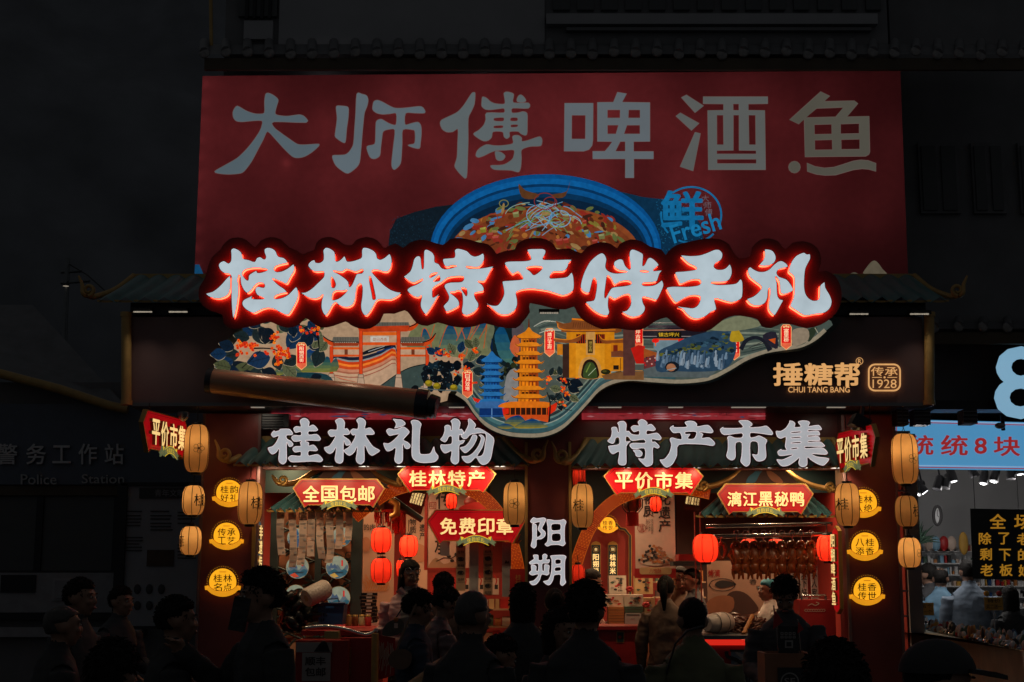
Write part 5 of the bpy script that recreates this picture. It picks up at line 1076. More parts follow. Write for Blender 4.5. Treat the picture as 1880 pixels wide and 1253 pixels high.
# ------------------------------------------------------------------ red plaques with gold lettering
def plaque(cx, cy, W, H, body, trect, label, Y, cat='plaque', bright=False, rot=0, flipped=False, group='red plaques with gold lettering', hang=None, ribbon='桂韵好礼'):
    t = thing('plaque', label, cat, P(cx, cy, Y), group)
    pm = 'plaque_bright' if bright else 'plaque_red'
    def shp(d):
        w, h = W/2-d, H/2-d*.9
        return [(cx-w*.83, cy-h), (cx+w*.83, cy-h), (cx+w, cy-h*.35), (cx+w*.75, cy+h), (cx+w*.68, cy+h*.82), (cx-w*.68, cy+h*.82), (cx-w*.75, cy+h), (cx-w, cy-h*.35)]
    m_ = MB(); m_.flat([shp(0), shp(2.2)[::-1]], Y, 'gold_trim', thick=.035); obj('gold_border', m_, t)
    m_ = MB(); m_.flat([shp(2)], Y+.004, pm, thick=.025); m_.flat([shp(5.2), shp(5.9)[::-1]], Y+.0015, 'maroon_lacquer'); obj('panel', m_, t)
    m_ = MB(); n = len(body); x0, y0, x1, y1 = trect; w = (x1-x0)/n
    for i, ch in enumerate(body): m_.text(ch, (x0+w*i+w*.05, y0, x0+w*(i+1)-w*.05, y1), Y-.022, 'plaque_letter', thick=.025, bold=.038, side='gold_trim')
    obj('gold_characters', m_, t)
    m_ = MB(); q = min(1.15, W/180.); by = cy+H*.41
    arc = [(cx+q*x, by+q*y) for x, y in ((-23, 2), (-12, -3), (0, -5), (12, -3), (23, 2))]
    m_.flat([band(cr(arc, 4, False), 11*q)], Y-.035, 'ribbon_green', thick=.02, sidecol=None)
    m_.flat([band(cr([(x, y-5.6*q) for x, y in arc], 4, False), 1.1*q)], Y-.037, 'ribbon_gold'); m_.flat([band(cr([(x, y+5.6*q) for x, y in arc], 4, False), 1.1*q)], Y-.037, 'ribbon_gold')
    for s_ in (-1, 1):
        m_.flat([[(cx+s_*22*q, by-7*q), (cx+s_*28*q, by-9*q), (cx+s_*30*q, by-3*q), (cx+s_*37*q, by+3*q), (cx+s_*33*q, by+4*q), (cx+s_*34*q, by+9*q), (cx+s_*26*q, by+4*q), (cx+s_*23*q, by+2*q)]], Y-.028, 'ribbon_green', thick=.012)
        m_.flat([[(cx+s_*22*q, by-7*q), (cx+s_*28*q, by-9*q), (cx+s_*26*q, by-1*q)]], Y-.031, 'ribbon_gold')
    for i, ch in enumerate(ribbon): m_.text(ch, (cx-16*q+i*8.2*q, by-8.3*q+abs(i-1.5)*1.3*q, cx-9.4*q+i*8.2*q, by-.8*q+abs(i-1.5)*1.3*q), Y-.037, 'ribbon_gold')
    obj('ribbon', m_, t)
    if hang:
        m_ = MB()
        for s_ in (-.6, .6): a = P(cx+W/2*s_, cy-H/2, Y+.03); m_.tube([a, Vector((a.x, a.y, P(cx, hang, Y).z))], .004, 'cord', 5)
        obj('hanger', m_, t)
    if rot: t.rotation_euler.z = R(rot)
    return t
plaque(622, 906, 170, 54, '全国包邮', (554, 892, 690, 922), 'red plaque on the small teal roof of the left bay, four gold characters', 12.95)
plaque(820, 880, 182, 52, '桂林特产', (749, 864, 892, 894), 'bright red plaque right under the left awning, four gold characters', 12.5, bright=True, hang=857)
plaque(874, 968, 182, 64, '免费印章', (806, 951, 944, 982), 'lower red plaque with black rim above the hanging paper strips', 12.75, bright=False)
plaque(1200, 884, 184, 54, '平价市集', (1127, 867, 1274, 898), 'bright red plaque right under the right awning, four gold characters', 12.5, bright=True, hang=859)
plaque(1405, 917, 178, 58, '漓江黑秘鸭', (1334, 903, 1478, 930), 'red plaque with five gold characters on the teal roof above the ducks', 12.95)
plaque(306, 800, 205, 76, '平价市集', (228, 776, 384, 822), 'red plaque turned edge on, hanging at the far left of the fascia', 11.75, rot=80, hang=748)
plaque(1569, 825, 190, 76, '平价市集', (1494, 800, 1642, 846), 'red plaque turned edge on, hanging above the right pillar', 11.85, rot=-81, hang=750)
# ------------------------------------------------------------------ inside the shop
mat('wall_red', (.30, .028, .022), .5, var=.25, scale=3)
mat('wall_tan', (.42, .27, .19), .75, var=.25, scale=4)
mat('wall_dark', (.07, .035, .03), .7, var=.4, scale=4)
mat('teal_frame', (.02, .045, .05), .45, var=.3)
mat('lattice_wood', (.03, .06, .065), .5, var=.3)
mat('panel_brown', (.34, .15, .08), .7, var=.4, scale=6)
mat('paper_tan', (.60, .46, .38), .85, var=.12, scale=20)
mat('paper_grey', (.34, .32, .31), .85, var=.12, scale=20)
mat('paper_kraft', (.40, .26, .16), .85, var=.12, scale=20)
mat('ink', (.03, .028, .03), .8)
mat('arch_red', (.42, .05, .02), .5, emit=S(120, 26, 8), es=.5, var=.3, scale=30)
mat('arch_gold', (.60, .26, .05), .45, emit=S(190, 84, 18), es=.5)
mat('steel', (.5, .5, .5), .22, .95, var=.15)
mat('plastic_blue', (.012, .05, .16), .4)
mat('bubble_wrap', (.55, .46, .40), .35, bump=.8, scale=60)
mat('black_plastic', (.012, .012, .013), .22, var=.5, scale=12, bump=.6)
mat('glaze_brown', (.20, .05, .012), .18, var=.7, scale=22, bump=.4, spec=.7)
mat('sausage', (.12, .035, .018), .25, var=.8, scale=18, spec=.7)
mat('box_orange', (.46, .18, .05), .6); mat('box_green', (.06, .12, .08), .6); mat('box_white', (.62, .56, .46), .6); mat('box_tan', (.50, .36, .18), .6)
mat('desk_red', (.36, .022, .022), .35, var=.15)
mat('led_red', (.6, .02, .02), .4, emit=(1, .03, .015), es=.62)
mat('white_plastic', (.62, .52, .46), .4)
mat('warm_lens', (.8, .7, .5), .4, emit=(1, .78, .5), es=2.)
mat('strip_lens', (.6, .6, .55), .3, emit=(1., .88, .7), es=.22); mat('mural_blue', (.03, .16, .28), .6, var=.4, scale=12); mat('sign_wood', (.10, .03, .02), .5)
mat('grey_card', (.36, .34, .33), .7)
mat('red_thread', (.5, .03, .02), .7)
mat('red_card', (.45, .02, .02), .5)
IN = 'in the left bay'
x0_in, x1_in = px_x(384, 13.2)+.124, px_x(1668, 13.2)-.136
sh = thing('shop_interior', 'red and tan back walls of the two lit souvenir bays', 'wall', (.3, 16.5, FLZ))
m_ = MB(); m_.pbox(470, 840, 700, 1300, 17.6, .1, 'wall_tan'); m_.pbox(700, 840, 985, 1300, 17.7, .1, 'wall_red'); obj('back_wall_left', m_, sh)
m_ = MB(); m_.pbox(1030, 840, 1240, 1300, 17.6, .1, 'wall_red'); m_.pbox(1240, 840, 1600, 1300, 17.4, .1, 'wall_dark'); obj('back_wall_right', m_, sh)
for xa_ in (x0_in, x1_in): obj('side_lining', MB().box(xa_, xa_+.012, 12.95, 17.4, FLZ, 2.98, 'wall_red'), sh)
m_ = MB(); a = P(972, 1000, 12.9); b = P(1040, 1000, 12.9); m_.box(a.x, b.x, 12.9, 18.4, FLZ, 3.0, 'wall_dark'); obj('partition', m_, sh)
m_ = MB(); m_.pbox(470, 840, 975, 905, 13.8, .06, 'teal_board'); m_.pbox(1040, 842, 1556, 905, 13.8, .06, 'teal_board')
m_.flat([[(900, 858), (966, 858), (966, 1050), (952, 1000), (934, 950), (900, 905)]], 13.45, 'teal_board', thick=.04)
m_.flat([[(1046, 858), (1170, 858), (1170, 905), (1120, 925), (1085, 965), (1056, 1040), (1046, 1050)]], 13.45, 'teal_board', thick=.04); obj('teal_header', m_, sh)
# lit pink banners squeezed between fascia and facade
for x0, x1, k, lb in ((498, 905, 0, 'pinkish red lit banner strip above the left white lettering'), (1068, 1405, 1, 'pinkish red lit banner strip above the right white lettering')):
    m_ = MB(); random.seed(k+40)
    m_.flat([rect(x0, 749, x1, 771)], 12.56, 'printed_glow', S(128, 34, 40), thick=.03)
    for q in range(46):
        x = random.uniform(x0, x1-30); y = random.uniform(752, 769); w_ = random.uniform(10, 40)
        m_.flat([[(x, y), (x+w_*.5, y-1.5), (x+w_, y), (x+w_*.6, y+1.5)]], 12.557-q*.0001, 'printed_glow', S(*random.choice([(150, 110, 112), (120, 40, 44), (96, 22, 26), (150, 90, 94), (30, 56, 84)])))
    for xx in ((x0+50, x0+310) if k == 0 else (x0+110, x0+250)):
        for q in range(9): m_.flat([rect(xx+q*3, 750, xx+q*3+1.6, 759+(q*7 % 4))], 12.545, 'printed_glow', S(46, 14, 16))
    tag(obj('lit_banner', m_), lb, 'banner')
av = MB(); av.pbox(435, 760, 530, 788, 12.44, .12, 'dark_steel')
for k in range(5): av.pbox(440, 764+k*4.6, 520, 766.2+k*4.6, 12.425, .012, 'black_metal')
tag(obj('air_vent', av), 'dark louvred air vent box above the left awning', 'vent')
dm = thing('dome_camera', 'small dome camera hanging under the fascia near the left end', 'camera', P(337, 772, 11.9))
m_ = MB(); m_.lathe(P(337, 757, 11.9), [(.05, 0), (.05, -.03), (.045, -.045)], 'dark_steel', 18); obj('housing', m_, dm)
m_ = MB(); mat('smoked_glass', (.3, .28, .25), .1, spec=.9); m_.lathe(P(337, 762, 11.9), [(.043, 0), (.038, -.03), (.02, -.05), (0, -.055)], 'smoked_glass', 18); obj('dome', m_, dm)
pj = thing('spot_projector', 'dark spot projector hanging under the fascia over the right edge-on plaque', 'projector', P(1580, 785, 11.7))
m_ = MB(); m_.boxc(P(1578, 777, 11.7), (.14, .18, .10), 'black_metal', Matrix.Rotation(R(28), 3, 'Y')); obj('housing', m_, pj)
m_ = MB(); m_.tube([P(1584, 748, 11.75), P(1580, 770, 11.72)], .018, 'black_metal'); m_.lathe(P(1572, 786, 11.63), [(.045, 0), (.03, -.02), (0, -.02)], 'dark_steel', 14); obj('bracket', m_, pj)
for px, w_, lb in ((1658, 22, 'dark square speaker box under the right end of the fascia'), (1694, 30, 'caged dark lantern frame under the right gold post'), (1782, 26, 'dark loudspeaker hanging above the blue sign')):
    t = thing('hanging_fixture', lb, 'fixture', P(px, 782, 12.2))
    m_ = MB(); m_.pbox(px-w_/2, 752, px+w_/2, 780 if px < 1700 else 778, 12.2, .18, 'black_metal'); obj('casing', m_, t)
    m_ = MB()
    for k in range(4): m_.pbox(px-w_/2-1, 755+k*7, px+w_/2+1, 756+k*7, 12.185, .012, 'dark_steel')
    obj('ribs', m_, t)
# downlights under the awnings
for px, py in ((485, 854.5), (537, 856), (602, 856.5), (668, 857), (735, 857), (800, 857.5), (872, 857), (918, 857), (1098, 858.5), (1155, 859), (1222, 859), (1283, 859), (1350, 859), (1417, 859), (1476, 859.5), (1535, 860)):
    side_ = 'left' if px < 1000 else 'right'
    t = thing('downlight', 'round white downlight in the edge of the %s awning' % side_, 'downlight', P(px, py, 12.33), 'downlights under the %s awning' % side_)
    m_ = MB(); m_.lathe(P(px, py, 12.35), [(0, .004), (.045, .004), (.05, .012)], 'downlight_lens', 16); obj('lens', m_, t)
    m_ = MB(); m_.lathe(P(px, py, 12.35), [(.05, .03), (.056, .012), (.05, .0)], 'steel', 16); obj('bezel', m_, t)
    lamp('SPOT', 'downlight_beam', P(px, py+1.5, 12.33), 2. if (725 < px < 900 or 1110 < px < 1290) else 6.5, (1, .70, .40), t, .03, (R(38), 0, 0), 135, .8)
# warm ceiling lamps inside; those before the lattice and ducks are added fill
for px, Y, e in ((525, 13.62, 4.5), (625, 13.62, 4.5), (560, 13.9, 4), (640, 15.4, 10), (740, 14.6, 7), (740, 16.6, 9), (850, 15.2, 11), (920, 14.0, 5), (1100, 14.3, 9), (1110, 16.2, 13), (1200, 15.6, 14), (1300, 14.9, 11), (1400, 14.4, 10), (1490, 15.4, 9), (1440, 13.46, 6)):
    a = P(px, 900, Y); c = Vector((a.x, Y, 2.93))
    t = thing('ceiling_light', 'warm recessed ceiling lamp inside the souvenir shop', 'ceiling light', c, 'warm ceiling lamps of the shop')
    m_ = MB(); m_.lathe(c, [(0, 0), (.05, 0), (.06, .015)], 'warm_lens', 14); obj('lens', m_, t)
    lamp('SPOT', 'ceiling_lamp', c-Vector((0, 0, .02)), e*(7.2 if px < 970 else 6.8), (1, .56, .29) if px < 970 else (1, .62, .35), t, .05, (0, 0, 0), 150, .9)

# small teal roofs over the stalls
tiled_roof('stall_roof', 'small teal tiled roof with swooping gold edges above the paper tickets', (592, 672, 858), (489, 700, 936), 13.5, 13.08, 12, 'teal_tile', gold='gold_trim', curl=20, group='small teal stall roofs',
  hips=([(600, 857), (575, 868), (550, 884), (528, 889), (512, 887), (503, 878), (500, 872)], [(668, 857), (690, 872), (712, 884), (732, 890), (745, 887), (752, 880), (757, 877)]))
tiled_roof('stall_roof', 'small teal tiled roof with swooping gold edges above the roast ducks', (1362, 1444, 861), (1277, 1536, 946), 13.5, 13.08, 14, 'teal_tile', gold='gold_trim', curl=20, group='small teal stall roofs',
  hips=([(1366, 861), (1346, 876), (1322, 888), (1300, 894), (1284, 897), (1274, 890), (1270, 884)], [(1440, 861), (1462, 878), (1490, 891), (1516, 897), (1532, 899), (1540, 894), (1544, 888)]))
# carved orange arches
def arch(label, path, wd, Y):
    t = thing('carved_arch', label, 'arch', P(path[0][0], path[0][1], Y), 'carved orange arches inside the bays')
    q = cr(path, 6, False); m_ = MB(); m_.flat([band(q, wd)], Y, 'arch_gold', thick=.10); m_.flat([band(q, wd-3)], Y-.004, 'arch_red'); obj('arch_band', m_, t)
    m_ = MB(); L_ = 0; 
    for i in range(len(q)-1):
        (x0, y0), (x1, y1) = q[i], q[i+1]; d = math.hypot(x1-x0, y1-y0); n = max(1, int(d/2.4))
        for k in range(n):
            x = x0+(x1-x0)*k/n; y = y0+(y1-y0)*k/n; nx, ny = -(y1-y0)/d, (x1-x0)/d; tx, ty = (x1-x0)/d, (y1-y0)/d
            L_ += d/n
            for s_ in range(-3, 4):
                ph = (int(L_/2.4)+s_*2) % 4
                ox, oy = x+nx*s_*wd/8.4, y+ny*s_*wd/8.4
                l = 1.5 if ph < 2 else .7; w_ = .45 if ph != 1 else 1.0
                m_.flat([[(ox-tx*w_-nx*l, oy-ty*w_-ny*l), (ox+tx*w_-nx*l, oy+ty*w_-ny*l), (ox+tx*w_+nx*l, oy+ty*w_+ny*l), (ox-tx*w_+nx*l, oy-ty*w_+ny*l)]], Y-.008, 'arch_gold', thick=.004)
    obj('fretwork', m_, t)
arch('orange fretwork arch spanning the passage of the left bay behind the plaques', [(650, 950), (680, 926), (712, 905), (745, 893), (800, 884), (860, 898), (900, 925), (930, 970), (946, 1020), (953, 1062)], 24, 13.38)
arch('orange fretwork arch rising beside the lantern in the right bay', [(1054, 1050), (1066, 1010), (1083, 970), (1107, 938), (1134, 917), (1166, 905), (1210, 898), (1260, 898), (1304, 906)], 23, 13.38)
# lattice screen with round pictures (left bay)
lt = thing('lattice_screen', 'dark lattice screen with painted round pictures behind the paper tickets', 'screen', P(575, 1160, 13.9))
m_ = MB(); m_.pbox(500, 930, 660, 1180, 14.02, .03, 'panel_brown'); obj('backing', m_, lt)
m_ = MB()
for (a, b, c, d) in ((498, 930, 506, 1180), (646, 930, 662, 1180), (580, 930, 586, 1180)): m_.pbox(a, b, c, d, 13.9, .08, 'teal_frame')
random.seed(2)
for k in range(13):
    y = 945+k*19
    for x0, x1 in ((506, 580), (586, 646)):
        m_.tube([P(x0, y, 13.95), P(x1, y+(30 if k % 2 else -30), 13.95)], .012, 'lattice_wood', 5); m_.tube([P((x0+x1)/2, y, 13.95), P((x0+x1)/2+(18 if k % 3 else -18), y+19, 13.95)], .012, 'lattice_wood', 5)
for (x, y) in ((594, 1010), (598, 1025), (522, 1060), (596, 1062), (640, 1020), (636, 1075), (566, 1062)): m_.flat([circ(x, y, 7, 16), circ(x, y, 5, 16)], 13.93, 'lattice_wood', thick=.02)
obj('lattice', m_, lt)
random.seed(9)
for (cx, cy, r_, sc2) in ((545, 988, 19, 'a'), (627, 986, 19, 'b'), (546, 1042, 22, 'c'), (619, 1042, 22, 'd'), (543, 1093, 20, 'e'), (622, 1098, 22, 'f')):
    m_ = MB(); Y = 13.87
    m_.flat([circ(cx, cy, r_, 12)], Y+.004, 'gold_trim', thick=.02); m_.flat([circ(cx, cy, r_-1.2, 24)], Y, 'printed_glow', S(120, 126, 108))
    def clip(pts): return [(cx+(x-cx)*min(1, (r_-1.3)/max(1e-6, math.hypot(x-cx, y-cy))), cy+(y-cy)*min(1, (r_-1.3)/max(1e-6, math.hypot(x-cx, y-cy)))) for x, y in pts]
    lo = lambda t0, amp, ph: [(cx-r_+2*r_*i/14, cy+r_*t0+amp*math.sin(i*1.1+ph)) for i in range(15)]+[(cx+r_, cy+r_), (cx, cy+r_*1.2), (cx-r_, cy+r_)]
    m_.flat([clip(lo(.0, 5, cx))], Y-.0004, 'printed_glow', S(76, 90, 96)); m_.flat([clip(lo(.25, 2.5, cy))], Y-.0008, 'printed_glow', S(34, 74, 86)); m_.flat([clip(lo(.6, 1.5, 2))], Y-.0012, 'printed_glow', S(52, 82, 94))
    if sc2 in 'ab':
        col = (22, 70, 104) if sc2 == 'a' else (160, 96, 40)
        for k in range(5): m_.flat([[(cx-4-k, cy-9+k*5), (cx+4+k, cy-9+k*5), (cx+3+k, cy-5+k*5), (cx-3-k, cy-5+k*5)]], Y-.0016, 'printed_glow', S(*col))
        m_.flat([[(cx-3, cy-9), (cx, cy-17), (cx+3, cy-9)]], Y-.0016, 'printed_glow', S(*col))
    else:
        m_.flat([clip([(cx-16, cy+2), (cx-11, cy-9), (cx-8, cy-3), (cx-4, cy-7), (cx+1, cy+2)])], Y-.0005, 'printed_glow', S(58, 74, 92))
        m_.flat([[(cx-9, cy+9), (cx+12, cy+8), (cx+10, cy+11), (cx-7, cy+11)]], Y-.0016, 'printed_glow', S(30, 40, 48)); m_.flat([clip([(cx-14, cy+14), (cx-5, cy+10), (cx+3, cy+17), (cx-6, cy+19)])], Y-.0018, 'printed_glow', S(170, 60, 36) if sc2 in 'ce' else S(170, 130, 60))
    m_.flat([rect(cx+r_*.35, cy-r_*.6, cx+r_*.35+3, cy-r_*.1)], Y-.002, 'printed_glow', S(176, 30, 26))
    obj('round_picture', m_, lt)
MATS['printed_glow'].cycles.emission_sampling = 'NONE'
# paper ticket strips
random.seed(14)
for i, (x, y1, w_) in enumerate(((516, 1019, 14), (537, 1042, 14), (555.5, 1038, 14.5), (572, 1022, 14), (588, 1026, 13.5), (605, 1034, 14), (623, 1008, 14), (641, 992, 13))):
    m_ = MB(); segs = int((y1-938)/7); top = P(x, 938, 13.22); 
    for k in range(segs):
        ya, yb = 938+(y1-938)*k/segs, 938+(y1-938)*(k+1)/segs; off = lambda y: 3.5*math.sin(y*.05+i*1.7)*(y-938)/90
        dy = lambda y: .02*math.sin(y*.09+i*2.1)
        q = [P(x-w_/2+off(ya), ya, 13.22)+Vector((0, dy(ya), 0)), P(x+w_/2+off(ya), ya, 13.22)+Vector((0, dy(ya)-.01, 0)), P(x+w_/2+off(yb), yb, 13.22)+Vector((0, dy(yb)-.01, 0)), P(x-w_/2+off(yb), yb, 13.22)+Vector((0, dy(yb), 0))]
        m_.add(q, [(0, 3, 2, 1)], 'paper_tan')
        if k % 3 == 0:
            for j in range(2):
                y = ya+1+j*2; m_.add([P(x-w_/2+1+off(y), y, 13.213)+Vector((0, dy(y), 0)), P(x+w_/2-2-j*2+off(y), y, 13.213)+Vector((0, dy(y)-.01, 0)), P(x+w_/2-2-j*2+off(y), y+1, 13.213)+Vector((0, dy(y)-.01, 0)), P(x-w_/2+1+off(y), y+1, 13.213)+Vector((0, dy(y), 0))], [(0, 3, 2, 1)], 'grey_card')
        if k % 3 == 1:
            y = ya+1; m_.add([P(x+1+off(y), y, 13.213)+Vector((0, dy(y)-.006, 0)), P(x+w_/2-1.5+off(y), y, 13.213)+Vector((0, dy(y)-.01, 0)), P(x+w_/2-1.5+off(y), y+4, 13.213)+Vector((0, dy(y)-.01, 0)), P(x+1+off(y), y+4, 13.213)+Vector((0, dy(y)-.006, 0))], [(0, 3, 2, 1)], 'grey_card')
    tag(obj('ticket_strip', m_), 'strip of printed delivery slips, %s from the left under the teal roof' % ('first', 'second', 'third', 'fourth', 'fifth', 'sixth', 'seventh', 'eighth')[i], 'paper strip', 'delivery slip strips')
for i, (x, y0, y1, m0, lb) in enumerate(((817, 990, 1021, 'paper_grey', 'short blank grey paper strip left of the stamped strips'), (846, 993, 1085, 'paper_kraft', 'kraft paper strip with stamped drawings, left one of two'), (870, 995, 1088, 'paper_grey', 'pale paper strip with faint stamps between the two kraft strips'), (896, 992, 1092, 'paper_kraft', 'kraft paper strip with stamped drawings, right one of two'), (930, 996, 1096, 'paper_grey', 'pale stamped paper strip beside the right foot of the orange arch'))):
    m_ = MB(); m_.pbox(x-8.3, y0, x+8.3, y1, 12.9, .004, m0)
    if m0 == 'paper_kraft':
        for k in range(int((y1-y0)/25)+1):
            y = y0+5+k*25
            if y+20 > y1: continue
            random.seed(k+i)
            for q in range(7): m_.flat([[(x-6+random.random()*10+1.6*math.cos(b), y+random.random()*7+1.2*math.sin(b)) for b in [j*1.05 for j in range(6)]]], 12.896-q*.0002, 'ink')
            m_.flat([circ(x, y+4, 6, 14, 4.2), circ(x, y+4, 4.8, 14, 3.2)], 12.897, 'ink'); m_.text('桂林', (x-6, y+13, x+6, y+19), 12.896, 'ink', bold=.01)
            m_.flat([rect(x-8.3, y+21, x+8.3, y+21.5)], 12.897, 'ink')
    elif y1-y0 > 40:
        for k in range(4):
            y = y0+8+k*23; m_.flat([circ(x, y+5, 5, 14, 6)], 12.898, 'grey_card'); m_.flat([rect(x-5, y+14, x+5, y+15)], 12.898, 'grey_card'); m_.flat([[(x-4, y+8), (x-1, y+1), (x+1, y+5), (x+4, y+3), (x+5, y+8)]], 12.896, 'ink' if i == 4 and k == 1 else 'grey_card')
    tag(obj('paper_strip', m_), lb, 'paper strip', 'stamped paper strips under the plaque')
# red lanterns
G2 = 'red paper lanterns'
lantern(700, 992, 18.5, 22.5, 'red lantern hanging high under the red fringe, upper of a pair', 13.9, 'red', top=945, group=G2, e=3.2)
lantern(700, 1048, 19, 22.5, 'red lantern under the other, lower of the pair near the lattice', 13.9, 'red', top=1018, group=G2, e=1.6)
lantern(750, 1003, 16.5, 19.5, 'bright red lantern just above the head of the woman in pink', 13.9, 'red', top=955, group=G2, e=3.6)
lantern(735, 1044, 8, 15, 'narrow dim red lantern half hidden behind the woman in pink', 14.4, 'red', top=1000, group=G2, e=.6)
lantern(829, 921, 10, 14, 'little red lantern between the two plaques of the left bay', 14.6, 'red', top=880, group=G2, e=1.2)
lantern(1204, 926, 10.5, 13.5, 'little red lantern in front of the long cream banner', 13.9, 'red', top=890, group=G2, e=1.2)
lantern(1295, 1007, 23, 25.5, 'large round red lantern left of the hanging ducks', 13.5, 'red', top=960, group=G2, e=4.2)
lantern(1519, 1007, 19, 23.5, 'large red lantern right of the hanging ducks, cut by the pillar sign', 13.5, 'red', top=960, group=G2, e=3.2)
lantern(1376, 1004, 16, 14, 'dim red lantern behind the ducks, left one', 15.2, 'red', top=960, group=G2, e=1.0)
lantern(1424, 1004, 14, 14, 'dim red lantern behind the ducks, right one', 15.2, 'red', top=960, group=G2, e=1.0)
lantern(1061, 1056, 13, 19, 'dark red glazed lantern low beside the middle pillar', 13.0, 'red', top=1020, group=G2, e=.35, tassel=True)
lantern(1063, 876, 11.5, 19, 'dim red lantern above the yellow lantern of the middle pillar', 12.9, 'red', top=857, group=G2, e=.3)
# red fringe
m_ = MB(); random.seed(6)
for k in range(70):
    x = random.uniform(688, 745); l = random.uniform(14, 30)+(16 if x > 715 else 0); Y = 14.1+random.random()*.2
    m_.tube([P(x, 938, Y), P(x+random.uniform(-1, 1), 938+l*.5, Y), P(x+random.uniform(-2, 2), 938+l, Y)], .006, 'red_thread', 4, cap=False)
m_.pbox(686, 935, 747, 940, 14.1, .2, 'red_thread')
tag(obj('red_fringe', m_), 'red thread fringe hanging above the pair of red lanterns', 'fringe')
# posters and banners of the left bay
def poster(label, r_, Y, base='paper_tan', frame=None, cat='poster', name='poster', fn=None, lean=None):
    x0, y0, x1, y1 = r_; t = thing(name, label, cat, P((x0+x1)/2, y1, Y))
    m_ = MB(); m_.pbox(x0, y0, x1, y1, Y, .015, base)
    if fn: fn(m_, Y-.004)
    obj('printed_sheet', m_, t)
    if frame:
        m_ = MB()
        for (a, b, c, d) in ((x0-4, y0-3, x0, y1+4), (x1, y0-3, x1+4, y1+4), (x0, y0-3, x1, y0), (x0, y1, x1, y1+4)): m_.pbox(a, b, c, d, Y-.02, .05, frame)
        obj('frame', m_, t)
    return t
def f1(m_, Y):
    m_.text('传', (800, 900, 832, 935), Y, 'ink', bold=.02); m_.text('承', (798, 985, 820, 1018), Y, 'ink', bold=.02); m_.flat([rrect(788, 922, 801, 935, 2), rrect(789.2, 923.2, 799.8, 933.8, 1.5)], Y, 'wall_red'); m_.text('非遗', (790, 924, 799, 933), Y, 'wall_red')
    m_.flat([band([(800, 1032), (815, 1024), (828, 1026), (850, 1012)], 1.6)], Y, 'ink')
    for x, y in ((824, 1022), (830, 1030), (838, 1018), (846, 1012)): m_.flat([circ(x, y, 4, 9, 3)], Y-.001, 'ink')
    m_.flat([cr([(786, 1040), (800, 1024), (815, 1036), (834, 1030), (836, 1042), (786, 1044)], 3)], Y, 'paper_kraft')
poster('tall cream calligraphy poster in a red frame behind the stamped paper strips', (784, 888, 866, 1043), 15.2, frame='wall_red', fn=f1)
def f2(m_, Y):
    m_.text('物质', (752, 952, 764, 980), Y, 'ink', vertical=True, bold=.02); m_.text('遗产', (770, 962, 780, 992), Y, 'ink', vertical=True, bold=.02)
    m_.flat([cr([(752, 1010), (764, 998), (782, 1006), (782, 1030), (752, 1030)], 3)], Y, 'panel_brown')
poster('tan wall poster with vertical black writing behind the woman in pink', (746, 930, 784, 1100), 15.9, base='wall_tan', fn=f2)
def f3(m_, Y):
    m_.text('的肉', (668, 962, 689, 974), Y, 'ink', bold=.02); m_.flat([circ(672, 1000, 9, 16, 14)], Y, 'panel_brown')
    for k in range(30): m_.flat([band([(664+k*1.5, 1062+8*math.sin(k)), (672+k*1.5, 1074+6*math.sin(k*2)), (668+k*1.4, 1086)], 1)], Y-.001*k*.02, 'box_orange')
poster('tan wall panel with two black characters beside the lattice screen', (662, 940, 722, 1130), 15.5, base='wall_tan', fn=f3)
def tilted_sign(label, cx, cy, w_, h_, ang, Y):
    t = thing('tilted_sign', label, 'sign', P(cx, cy+h_/2, Y)); c, s_ = math.cos(R(ang)), math.sin(R(ang))
    fn = lambda q, d: P(cx+(q[0]*c-q[1]*s_), cy+(q[0]*s_+q[1]*c), Y+d)
    m_ = MB(); m_.flat([rect(-w_/2, -h_/2, w_/2, h_/2)], Y, 'sign_wood', thick=.05, fn=fn); obj('board', m_, t)
    m_ = MB()
    for k in range(5):
        x = -w_/2+2+k*(w_-4)/5
        m_.flat([[(x, -h_/2+3), (x+(w_-4)/7, -h_/2+2), (x+(w_-4)/8, h_*.12), (x-.5, h_*.1)]], Y-.004, 'plaque_letter', fn=fn)
        for j in range(3): m_.flat([rect(x, -h_/2+4+j*6, x+(w_-4)/5, -h_/2+5.4+j*6)], Y-.006, 'sign_wood', fn=fn)
    obj('lit_slats', m_, t)
tilted_sign('tilted wooden sign with glowing slats between the plaques of the left bay', 765, 922, 28, 40, 16, 14.3)
tilted_sign('tilted wooden sign with glowing slats beside the curled gold roof end of the right bay', 1272, 924, 30, 26, 8, 14.3)
m_ = MB(); m_.tube([P(712, 915, 13.9), P(730, 925, 13.9), P(775, 955, 13.9)], [.05, .04, .03], 'teal_frame'); m_.tube([P(716, 918, 13.85), P(729, 926, 13.85), P(728, 944, 13.85), P(718, 950, 13.85)], .035, 'gold_trim')
tag(obj('roof_bracket', m_), 'dark curled roof bracket behind the left arch, beside the fringe', 'bracket')
m_ = MB(); m_.ell(P(880, 925, 14.6), (.16, .1, .09), 'wall_red', jit=.2); m_.tube([P(884, 935, 14.5), P(884, 912, 14.5), P(889, 902, 14.5)], [.06, .05, .02], 'gold_trim'); m_.flat([cr([(842, 934), (856, 926), (880, 922), (900, 930), (896, 936), (850, 937)], 3)], 14.4, 'red_card', thick=.04)
tag(obj('fruit_ornament', m_), 'red and gold ornament bag standing on top of the lower plaque', 'ornament')
m_ = MB(); m_.flat([[(938, 985), (948, 994), (958, 992), (952, 999), (938, 998)]], 13.0, 'gold_trim', thick=.02); m_.flat([[(944, 990), (956, 980), (950, 996)]], 12.98, 'gold_trim', thick=.02)
tag(obj('gold_bird_ornament', m_), 'small gold bird ornament below the lantern at the end of the lower plaque', 'ornament')
